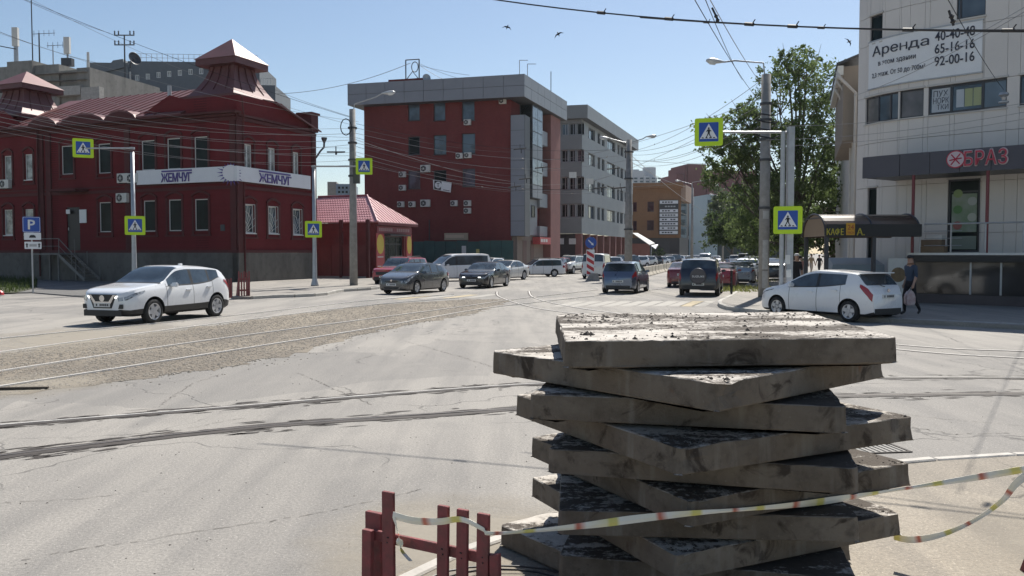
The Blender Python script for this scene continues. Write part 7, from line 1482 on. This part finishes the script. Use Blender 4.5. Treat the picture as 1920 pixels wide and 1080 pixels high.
PROTO = {}
def car(kind, m, label, loc, heading, cat='car', group='cars in the street'):
    """heading: degrees clockwise from straight ahead (+y) that the nose points to"""
    if kind not in PROTO: PROTO[kind] = car_proto(SP[kind]); o = PROTO[kind]; first = True
    else: o = copy_tree(PROTO[kind]); 
    for c in o.children:
        if c.type == 'MESH' and c.name.split('.')[0] in ('body', 'mirror', 'door_handle', 'spare_cover', 'spoiler'): setmat(c, m)
    o.location = (loc[0], loc[1], loc[2] if len(loc) > 2 else 0.0); o.rotation_euler = (0, 0, R(90 - heading)); return tag(o, label, cat, group)
P_W = paint('paint_white', (.74, .75, .76)); P_W2 = paint('paint_pearl', (.66, .66, .64)); P_G = paint('paint_grey', (.075, .078, .085), .55); P_BK = paint('paint_black', (.010, .011, .014), .2, .25); P_R = paint('paint_red', (.32, .018, .03)); P_S = paint('paint_silver', (.38, .39, .40), .6); P_BL = paint('paint_steel_blue', (.13, .16, .22), .6); P_NV = paint('paint_dark_navy', (.012, .016, .032), .3, .3); P_DR = paint('paint_dark_red', (.20, .02, .02), .2)
def by_wheel(kind, px, py, heading, side, front):
    """place so that the wheel (front/rear, left=+1/right=-1) stands on the pixel"""
    s = SP[kind]; g = gnd(px, py); h = R(heading); f = Vector((math.sin(h), math.cos(h), 0)); l = Vector((-f.y, f.x, 0)); x = (s['L'] / 2 - s['fo']) - (0 if front else s['wb']); return g - f * x - l * side * (s['W'] / 2 - .12)
car('crossover', P_W, 'white crossover driving at left beside the ballast, front towards the viewer', by_wheel('crossover', 285, 607, 198, 1, True), 198)
car('liftback', P_G, 'dark grey liftback in front of the kiosk, headlights towards the viewer', by_wheel('liftback', 779, 551.5, 203, 1, True), 203)
car('sedan', P_BK, 'black sports sedan right of the grey liftback, coming nearer', by_wheel('sedan', 919, 540.5, 197, 1, True), 197)
car('hatch', P_BL, 'steel blue hatchback driving away in the middle of the street', gnd(1158, 551) + sdir * 2.0, 19)
sz = car('suv', P_NV, 'black sport utility vehicle with spare wheel cover, waiting at the right kerb', gnd(1309, 556) + Vector((math.sin(R(17)), math.cos(R(17)), 0)) * 2.15, 17)
text_obj('SUZUKI', 'lettering', M_WHITE, None, (0, 0, 0), (0, -1, 0), UP, .085, .52, .004, 1, .015)
lt = bpy.data.objects['lettering'] if False else [o for o in COL.objects if o.name.startswith('lettering') and o.parent is None][0]; lt.parent = sz; lt.location = (-2.368, 0, .90)
aq = car('aqua', P_W, 'white hatchback parked at the right corner beside the walking man', by_wheel('aqua', 1594, 604, -31, 1, False), -31)
car('suv', P_R, 'red off road vehicle with roof rack behind the grey liftback', foot(752, 50.5), 200)
car('van', P_W, 'long white minivan side on in front of the green fence', foot(856, 58), 238)
car('sedan', P_W2, 'white sedan partly hidden behind the black sedan', foot(947, 59.5), 208)
car('hatch', P_W, 'small white car behind the minivan roof, almost hidden', foot(915, 71), 205)
car('wagon', P_W, 'white estate car with roof bars parked side on', foot(1009, 68), 252)
car('hatch', P_DR, 'red hatchback tucked between the white estate and white boxy car', foot(1046, 76), 200)
car('suv', P_W2, 'white boxy car nosing out right of the red hatchback', foot(1069, 78), 205)
car('liftback', P_S, 'silver liftback behind the striped road panel', foot(1096, 86), 210)
car('van', P_W2, 'pale minivan with dark rear window behind the striped panel', foot(1122, 64.5), 16)
car('sedan', P_DR, 'dark red sedan just left of the black sport utility vehicle', foot(1286, 48.5), 17)
car('sedan', P_R, 'red sedan parked at the kerb right of the black vehicle', foot(1352, 45.8), 17)
car('sedan', P_S, 'silver sedan parked ahead of the red kerbside sedan', foot(1389, 52.5), 17)
car('crossover', P_W, 'white crossover parked third in the right kerb row', foot(1402, 63), 17)
car('suv', P_BK, 'black vehicle carrying a roof box in the right kerb row', foot(1412, 72), 17); rbx = foot(1412, 72); q = MB().box(-.75, .85, -.45, .45, 1.76, 2.08).build('roof_box', M_BLACK, None, local=True); bevel(q, .1, 2); q.location = (rbx.x, rbx.y, 0); q.rotation_euler = (0, 0, R(73)); tag(q, 'black roof box strapped on the black kerbside vehicle', 'roof box')
car('liftback', P_G, 'dark car on the pavement side behind the concrete pole', foot(1448, 57, KH), 10)
car('van', P_BK, 'black minivan far along the right kerb row', foot(1398, 92), 16)
row = [(1138, 92, 'hatch', P_W), (1152, 100, 'liftback', P_W2), (1168, 96, 'suv', P_BK), (1190, 104, 'crossover', P_W), (1206, 110, 'crossover', P_W2), (1219, 116, 'hatch', P_NV), (1232, 122, 'sedan', P_W), (1244, 128, 'wagon', P_S), (1255, 134, 'suv', P_G), (1265, 140, 'hatch', P_W), (1275, 146, 'sedan', P_W2), (1284, 152, 'wagon', P_W)]
nm2 = ['white hatchback first in the row beyond the striped panel', 'pearl liftback second in the row beyond the striped panel', 'black vehicle in the row just left of the double lamp pole', 'white crossover right of the double lamp pole beyond the barriers', 'pearl crossover second right of the double lamp pole', 'navy hatchback third right of the double lamp pole', 'white sedan fourth right of the double lamp pole', 'silver estate fifth right of the double lamp pole', 'grey vehicle sixth right of the double lamp pole', 'white hatchback seventh right of the double lamp pole', 'pearl sedan eighth right of the double lamp pole', 'white estate farthest right in the parked row']
for (px, Y, k, m), lb in zip(row, nm2): car(k, m, lb, foot(px, Y), 228, group='cars parked beyond the barriers')
for px, Y, k, m, h, lb in ((1305, 135, 'crossover', P_W, 196, 'far white crossover coming down the street, left one'), (1322, 128, 'van', P_W, 196, 'far white minivan coming down the street'), (1342, 145, 'sedan', P_W, 196, 'far white sedan coming behind the minivan'), (1372, 118, 'sedan', P_S, 16, 'far silver sedan driving away'), (1380, 106, 'suv', P_W, 16, 'far white vehicle driving away beside the kerb row'), (1480, 96, 'van', P_W, 16, 'white minivan far behind the paired sign tubes')): car(k, m, lb, foot(px, Y), h, group='far traffic')
# ---------------------------------------------------------------- concrete barriers down the street
bm_pts = [(-.28, 0), (.28, 0), (.28, .08), (.12, .32), (.09, .80), (-.09, .80), (-.12, .32), (-.28, .08)]
d0 = gnd(1207, 519); dirb = (gnd(1292, 497.5) - d0).normalized(); proto = None
names = ['nearest', 'second', 'third', 'fourth', 'fifth', 'sixth', 'seventh', 'eighth', 'ninth', 'tenth', 'eleventh', 'twelfth', 'thirteenth', 'fourteenth', 'fifteenth', 'sixteenth', 'seventeenth', 'eighteenth']
for k in range(18):
    if proto is None:
        b = MB(); b.prism([(0, y, z) for y, z in bm_pts], (2.9, 0, 0)); o = b.build('concrete_barrier', pm('barrier_concrete', (.40, .36, .29), .88, .3, 2, bmp=.3), None, local=True); bevel(o, .015); proto = o
    else: o = proto.copy(); COL.objects.link(o)
    p = d0 + dirb * (3.0 * (k - 1)); o.location = (p.x, p.y, 0); o.rotation_euler = (0, 0, math.atan2(dirb.y, dirb.x) + random.uniform(-.015, .015)); tag(o, '%s concrete road barrier in the row beside the blue hatchback' % names[k], 'barrier', 'concrete barriers along the street')
# small red work barriers near the red house, bent kerb rack
def small_barrier(px, py, w, h, label, tilt, a):
    g = gnd(px, py, KH); t = thing('work_barrier', label, 'barrier', g, a, 'small work barriers')
    for k in range(5): x = -w / 2 + w * k / 4; MB().box(x - .03, x + .03, -.015, .015, 0, h * (1 - .05 * (k % 2))).build('picket', M_RED, t, local=True)
    for z in (.2, .65): MB().box(-w / 2, w / 2, .016, .04, h * z, h * z + .07).build('rail', M_RED, t, local=True)
    for s in (-1, 1): MB().hexa([(s * w / 2 - .03, .04, 0), (s * w / 2 + .03, .04, 0), (s * w / 2 + .03, .55, 0), (s * w / 2 - .03, .55, 0), (s * w / 2 - .03, .041, h * .7), (s * w / 2 + .03, .041, h * .7), (s * w / 2 + .03, .10, h * .7), (s * w / 2 - .03, .10, h * .7)]).build('leg', M_RED, t, local=True)
small_barrier(458, 555, .42, 1.05, 'small red work barrier standing on the pavement by the plinth', 0, .5); small_barrier(424, 559, .5, .8, 'small dark barrier just behind the white crossover tail', 0, 1.0)
# dark bent steel rack at the right kerb corner
g = gnd(1372, 552, KH); t = thing('kerb_railing', 'short black steel railing at the kerb behind the black vehicle', 'railing', g); 
for dx in (0, .5): MB().tube([(g.x + dx * .35, g.y + dx * 1.6, KH), (g.x + dx * .35, g.y + dx * 1.6, KH + 1.05)], .035, 8).build('post', M_BLACK, t)
for z in (.5, .75, 1.03): MB().tube([(g.x, g.y, KH + z), (g.x + .175, g.y + .8, KH + z)], .025, 6).build('bar', M_BLACK, t)
# big stone and scrap at the kerb on the left edge
g = gnd(6, 553, .05); t = MB(); t.lathe([(.18, 0), (.15, .12), (.06, .2), (.02, .21)], g - Vector((.15, 0, 0)), n=9); tag(t.build('red_cone_base', M_SR), 'red plastic scrap lying at the left edge of the lawn', 'scrap')
g = gnd(22, 733); tag(MB().hexa([(g.x - .45, g.y - .05, .0), (g.x + .45, g.y + .1, .0), (g.x + .44, g.y + .17, .0), (g.x - .46, g.y + .03, .0), (g.x - .45, g.y - .04, .05), (g.x + .45, g.y + .11, .04), (g.x + .44, g.y + .16, .04), (g.x - .46, g.y + .02, .05)]).build('plank', pm('old_wood', (.07, .055, .04), .9, .4, 4, bmp=.5)), 'short dark plank lying beside the ballast at the left edge', 'plank')
# coiled dark hose/cable in the shade beside the stack
g = Vector((-.02, 4.75, .012)); t = MB(); t.tube([g + Vector((.34 * math.cos(a * .35) * (1 + .015 * a), .22 * math.sin(a * .35) * (1 + .015 * a), .003 * (a % 9))) for a in range(40)], .006, 6); tag(t.build('cable_coil', M_BLACK), 'loose dark cable coil on the ground beside the lowest slab', 'cable')

# ---------------------------------------------------------------- people
def M_skin(k): return flat('skin_%d' % k, [(.40, .24, .17), (.36, .21, .15)][k % 2], .55)
def person(label, loc, rz, shirt, trousers, shoe, pose, H=1.76, hair=(.02, .015, .012), cap=None, group='pedestrians', skirt=False, short_sleeve=True, detail=True):
    """one skinned body; joints in a 1.76 m frame, facing -y"""
    s = H / 1.76; J = {'pel': (0, 0, .96), 'spine': (0, .01, 1.15), 'chest': (0, 0, 1.36), 'neck': (0, .0, 1.49), 'head0': (0, -.015, 1.56), 'head1': (0, -.025, 1.66), 'head2': (0, -.015, 1.74),
         'shl': (-.17, 0, 1.42), 'shr': (.17, 0, 1.42), 'hipl': (-.09, 0, .92), 'hipr': (.09, 0, .92)}
    J.update(pose); rad = {'pel': (.145, .11), 'spine': (.13, .095), 'chest': (.16, .11), 'neck': (.058, .058), 'head0': (.07, .085), 'head1': (.078, .098), 'head2': (.06, .075), 'shl': (.075, .075), 'shr': (.075, .075), 'ell': (.048, .048), 'elr': (.048, .048), 'wrl': (.033, .033), 'wrr': (.033, .033), 'hal': (.042, .026), 'har': (.042, .026), 'fil': (.028, .016), 'fir': (.028, .016), 'hipl': (.095, .10), 'hipr': (.095, .10), 'knl': (.066, .066), 'knr': (.066, .066), 'anl': (.042, .042), 'anr': (.042, .042), 'hel': (.042, .04), 'her': (.042, .04), 'tol': (.045, .028), 'tor': (.045, .028)}
    E_ = [('pel', 'spine'), ('spine', 'chest'), ('chest', 'neck'), ('neck', 'head0'), ('head0', 'head1'), ('head1', 'head2'), ('chest', 'shl'), ('chest', 'shr'), ('shl', 'ell'), ('shr', 'elr'), ('ell', 'wrl'), ('elr', 'wrr'), ('wrl', 'hal'), ('wrr', 'har'), ('hal', 'fil'), ('har', 'fir'), ('pel', 'hipl'), ('pel', 'hipr'), ('hipl', 'knl'), ('hipr', 'knr'), ('knl', 'anl'), ('knr', 'anr'), ('anl', 'tol'), ('anr', 'tor')]
    names = list(dict.fromkeys([n for e in E_ for n in e])); idx = {n: i for i, n in enumerate(names)}
    me = bpy.data.meshes.new('person'); me.from_pydata([tuple(Vector(J[n]) * s) for n in names], [(idx[a], idx[b]) for a, b in E_], []); o = bpy.data.objects.new('sk', me); COL.objects.link(o)
    o.modifiers.new('s', 'SKIN'); sv = me.skin_vertices[0].data
    for n in names: sv[idx[n]].radius = (rad[n][0] * s, rad[n][1] * s); sv[idx[n]].use_root = n == 'pel'
    sb = o.modifiers.new('u', 'SUBSURF'); sb.levels = 2 if detail else 1
    ev = bpy.data.meshes.new_from_object(o.evaluated_get(bpy.context.evaluated_depsgraph_get())); bpy.data.objects.remove(o)
    root = bpy.data.objects.new('person', ev); COL.objects.link(root); ev.materials.clear()
    for m in (M_skin(0), shirt, trousers, shoe): ev.materials.append(m)
    def seg(p):
        best = None
        for a, b in E_:
            A_, B_ = Vector(J[a]) * s, Vector(J[b]) * s; t = max(0, min(1, (p - A_).dot(B_ - A_) / max(1e-9, (B_ - A_).length_squared))); d = (p - A_ - (B_ - A_) * t).length - .5 * max(rad[a][0], rad[b][0])
            if best is None or d < best[0]: best = (d, a, b, t)
        return best[1:]
    for p in ev.polygons:
        a, b, t = seg(p.center); p.use_smooth = True
        if a in ('neck', 'head0', 'head1') or (a == 'chest' and b == 'neck' and t > .75): k = 0
        elif a in ('wrl', 'wrr', 'hal', 'har') or (a in ('ell', 'elr') and short_sleeve) or (a in ('ell', 'elr') and t > .9): k = 0
        elif a in ('anl', 'anr') or (b in ('anl', 'anr') and t > .93): k = 3
        elif a in ('hipl', 'hipr', 'knl', 'knr') or b in ('hipl', 'hipr') or (a == 'pel' and t < .25): k = 0 if (skirt and (a in ('knl', 'knr'))) else 2
        else: k = 1
        p.material_index = k
    root.location = loc; root.rotation_euler = (0, 0, rz); tag(root, label, 'person', group)
    h2 = Vector(J['head1']) * s
    # hair, cap and face parts
    hm = MB(); hm.lathe([(.083 * s, -.02), (.094 * s, .03), (.088 * s, .075), (.06 * s, .105), (.01, .118)], h2 + Vector((0, .018 * s, 0)), (0, .12, 1), 14)
    if cap is None: hm.build('hair', flat('hair_%d' % int(hair[0] * 1000), hair, .7), root, True, local=True)
    else:
        cb = MB(); cb.lathe([(.098 * s, .025), (.101 * s, .06), (.09 * s, .10), (.05 * s, .125), (.01, .13)], h2, (0, .05, 1), 14); cb.prism([(x * s, (y - .02) * s + h2.y, h2.z + .032 * s) for x, y in ((-.075, -.06), (-.05, -.155), (0, -.17), (.05, -.155), (.075, -.06))], (0, 0, .012)); cb.build('cap', cap, root, True, local=True)
    if detail:
        f = MB(); f.hexa([h2 + Vector(v) * s for v in ((-.014, -.085, -.03), (.014, -.085, -.03), (.012, -.07, -.03), (-.012, -.07, -.03), (-.006, -.088, .015), (.006, -.088, .015), (.006, -.07, .015), (-.006, -.07, .015))]); f.build('nose', M_skin(0), root, True, local=True)
        for sx in (-1, 1): MB().lathe([(.004, -.012), (.018, 0), (.004, .012)], h2 + Vector((sx * .082 * s, .005, -.01)), (1, 0, 0), 8).build('ear', M_skin(0), root, True, local=True); MB().lathe([(.003, -.006), (.011, 0), (.003, .006)], h2 + Vector((sx * .032 * s, -.089 * s, .012)), (0, 1, 0), 8).build('eye', M_SBK, root, True, local=True)
        MB().box(h2.x - .022, h2.x + .022, h2.y - .092 * s, h2.y - .085 * s, h2.z - .052, h2.z - .044).build('mouth', flat('lips', (.28, .10, .09), .5), root, local=True)
        for sd_, hn, wn in (('l', 'hal', 'wrl'), ('r', 'har', 'wrr')):
            hp = Vector(J[hn]) * s; d = (hp - Vector(J[wn]) * s).normalized(); sx = -1 if sd_ == 'l' else 1; fw = Vector((0, -1, 0)); ax = (fw - d * fw.dot(d)).normalized(); b = MB()
            for k in range(4): q = hp + ax * (-.024 + .016 * k) + d * .02; ln = (.062, .072, .068, .052)[3 - k]; b.tube([q, q + d * ln * .55 + Vector((-sx * .004, 0, 0)), q + d * ln + Vector((-sx * .02, 0, 0))], 1, 5, [.009, .008, .006])
            q = hp + ax * .03 - d * .015; b.tube([q, q + ax * .02 + d * .025, q + ax * .022 + d * .05], 1, 5, [.010, .009, .007]); b.build('fingers', M_skin(0), root, True, local=True)
    if skirt: MB().lathe([(.15, .62), (.22, .2), (.24, 0)], Vector((0, 0, .36)) * s, n=14).build('skirt', trousers, root, True, local=True)
    return root
STRIDE = dict(ell=(-.23, .10, 1.16), wrl=(-.24, .02, .94), hal=(-.24, -.02, .86), fil=(-.24, -.03, .79), elr=(.24, -.04, 1.16), wrr=(.25, -.14, .95), har=(.25, -.17, .87), fir=(.25, -.18, .80), knl=(-.10, -.14, .52), anl=(-.10, -.10, .09), tol=(-.11, -.26, .035), knr=(.09, .06, .50), anr=(.09, .30, .13), tor=(.10, .20, .03))
STAND = dict(ell=(-.24, .03, 1.15), wrl=(-.25, -.03, .91), hal=(-.25, -.05, .83), fil=(-.25, -.06, .77), elr=(.24, .03, 1.15), wrr=(.25, -.03, .91), har=(.25, -.05, .83), fir=(.25, -.06, .77), knl=(-.10, -.01, .50), anl=(-.10, .02, .08), tol=(-.11, -.13, .03), knr=(.10, -.01, .50), anr=(.10, .02, .08), tor=(.11, -.13, .03))
M_NAVY = pm('navy_vest', (.035, .055, .09), .85, .3, 6); M_DK = pm('dark_cloth', (.014, .014, .018), .9, .3, 6); M_SHOE = flat('shoe_black', (.012, .012, .012), .5); M_GREYC = pm('grey_cloth', (.22, .22, .23), .9); M_PALE = pm('pale_cloth', (.50, .44, .40), .9); M_PINK = pm('pink_cloth', (.42, .22, .20), .9); M_TANC = pm('tan_cloth', (.36, .28, .20), .9)
g = gnd(1706, 590, KH); person('man in dark cap and blue vest walking past the white hatchback', (g.x, g.y, KH), R(-68), M_NAVY, M_DK, M_SHOE, STRIDE, 1.74, cap=flat('cap_black', (.012, .011, .013), .7), short_sleeve=True)
bg_ = thing('carrier_bag', 'pale plastic carrier bag held by the man in the cap', 'bag', (g.x - .16, g.y - .30, KH + .30)); b = MB(); b.loft([[(g.x - .16 + sx * w, g.y - .30 + sy * .08, KH + z) for sx, sy in ((-1, -1), (1, -1), (1, 1), (-1, 1))] for z, w in ((.30, .12), (.38, .15), (.58, .15), (.74, .05))]); o = b.build('bag', pm('bag_plastic', (.45, .40, .40), .4, .4, 9, c2=(.35, .14, .14)), bg_); bevel(o, .03, 2); MB().tube([(g.x - .20, g.y - .30, KH + .72), (g.x - .13, g.y - .30, KH + .83), (g.x - .10, g.y - .30, KH + .72)], .006, 5).build('bag_handle', M_OFFW, bg_)
g = foot(1493, 33.5, KH); person('person in black shirt and pale cap standing behind the sign tubes', g, R(10), M_DK, M_DK, M_SHOE, STAND, 1.78, cap=flat('cap_pale', (.5, .49, .46), .7))
for k, (px, Y, rz, sh, tr, lab, pose, sk) in enumerate(((1501, 44, 200, M_PINK, M_PALE, 'far woman in pink carrying a bag on the pavement', STRIDE, True), (1508, 62, 10, M_PALE, M_PALE, 'far woman in a pale dress walking on the pavement', STRIDE, True), (1521, 66, 15, M_TANC, M_PALE, 'far walker in tan clothes between two others', STRIDE, False), (1536, 70, 190, M_DK, M_DK, 'far man all in black, rightmost of the walkers', STRIDE, False), (1549, 90, 10, M_GREYC, M_DK, 'farthest walker in grey near the canopy post', STAND, False))):
    person(lab, foot(px, Y, KH), R(rz), sh, tr, M_SHOE, pose, 1.66 + .04 * (k % 3), (.05, .03, .02) if k % 2 else (.02, .015, .012), group='far pedestrians', skirt=sk, detail=False)
# round poster stand by the basement door
p = at(1684, 512, 30.4); t = thing('poster_board', 'white board with a round brown picture beside the walking man', 'board', (p.x, p.y, KH)); MB().box(p.x - .36, p.x + .36, p.y, p.y + .04, KH, 1.75).build('board', M_OFFW, t); MB().cyl((p.x, p.y - .012, 1.15), (p.x, p.y, 1.15), .27, n=20).build('picture', pm('picture_brown', (.20, .13, .06), .5, .5, 6), t)
# ---------------------------------------------------------------- the air: a thin even haze
hz = MB().box(-920, 920, -80, 1320, -1, 62).build('haze', None); stuff(tag(hz, 'thin bright summer haze filling the street air', 'haze'))
m = bpy.data.materials.new('haze_air'); m.use_nodes = True; nt = m.node_tree; nt.nodes.clear(); ou = nt.nodes.new('ShaderNodeOutputMaterial'); pv = nt.nodes.new('ShaderNodeVolumePrincipled')
pv.inputs['Color'].default_value = (.86, .91, 1, 1); pv.inputs['Density'].default_value = .00011; pv.inputs['Anisotropy'].default_value = .2; L_(nt, pv.outputs[0], ou.inputs['Volume']); hz.data.materials.append(m)
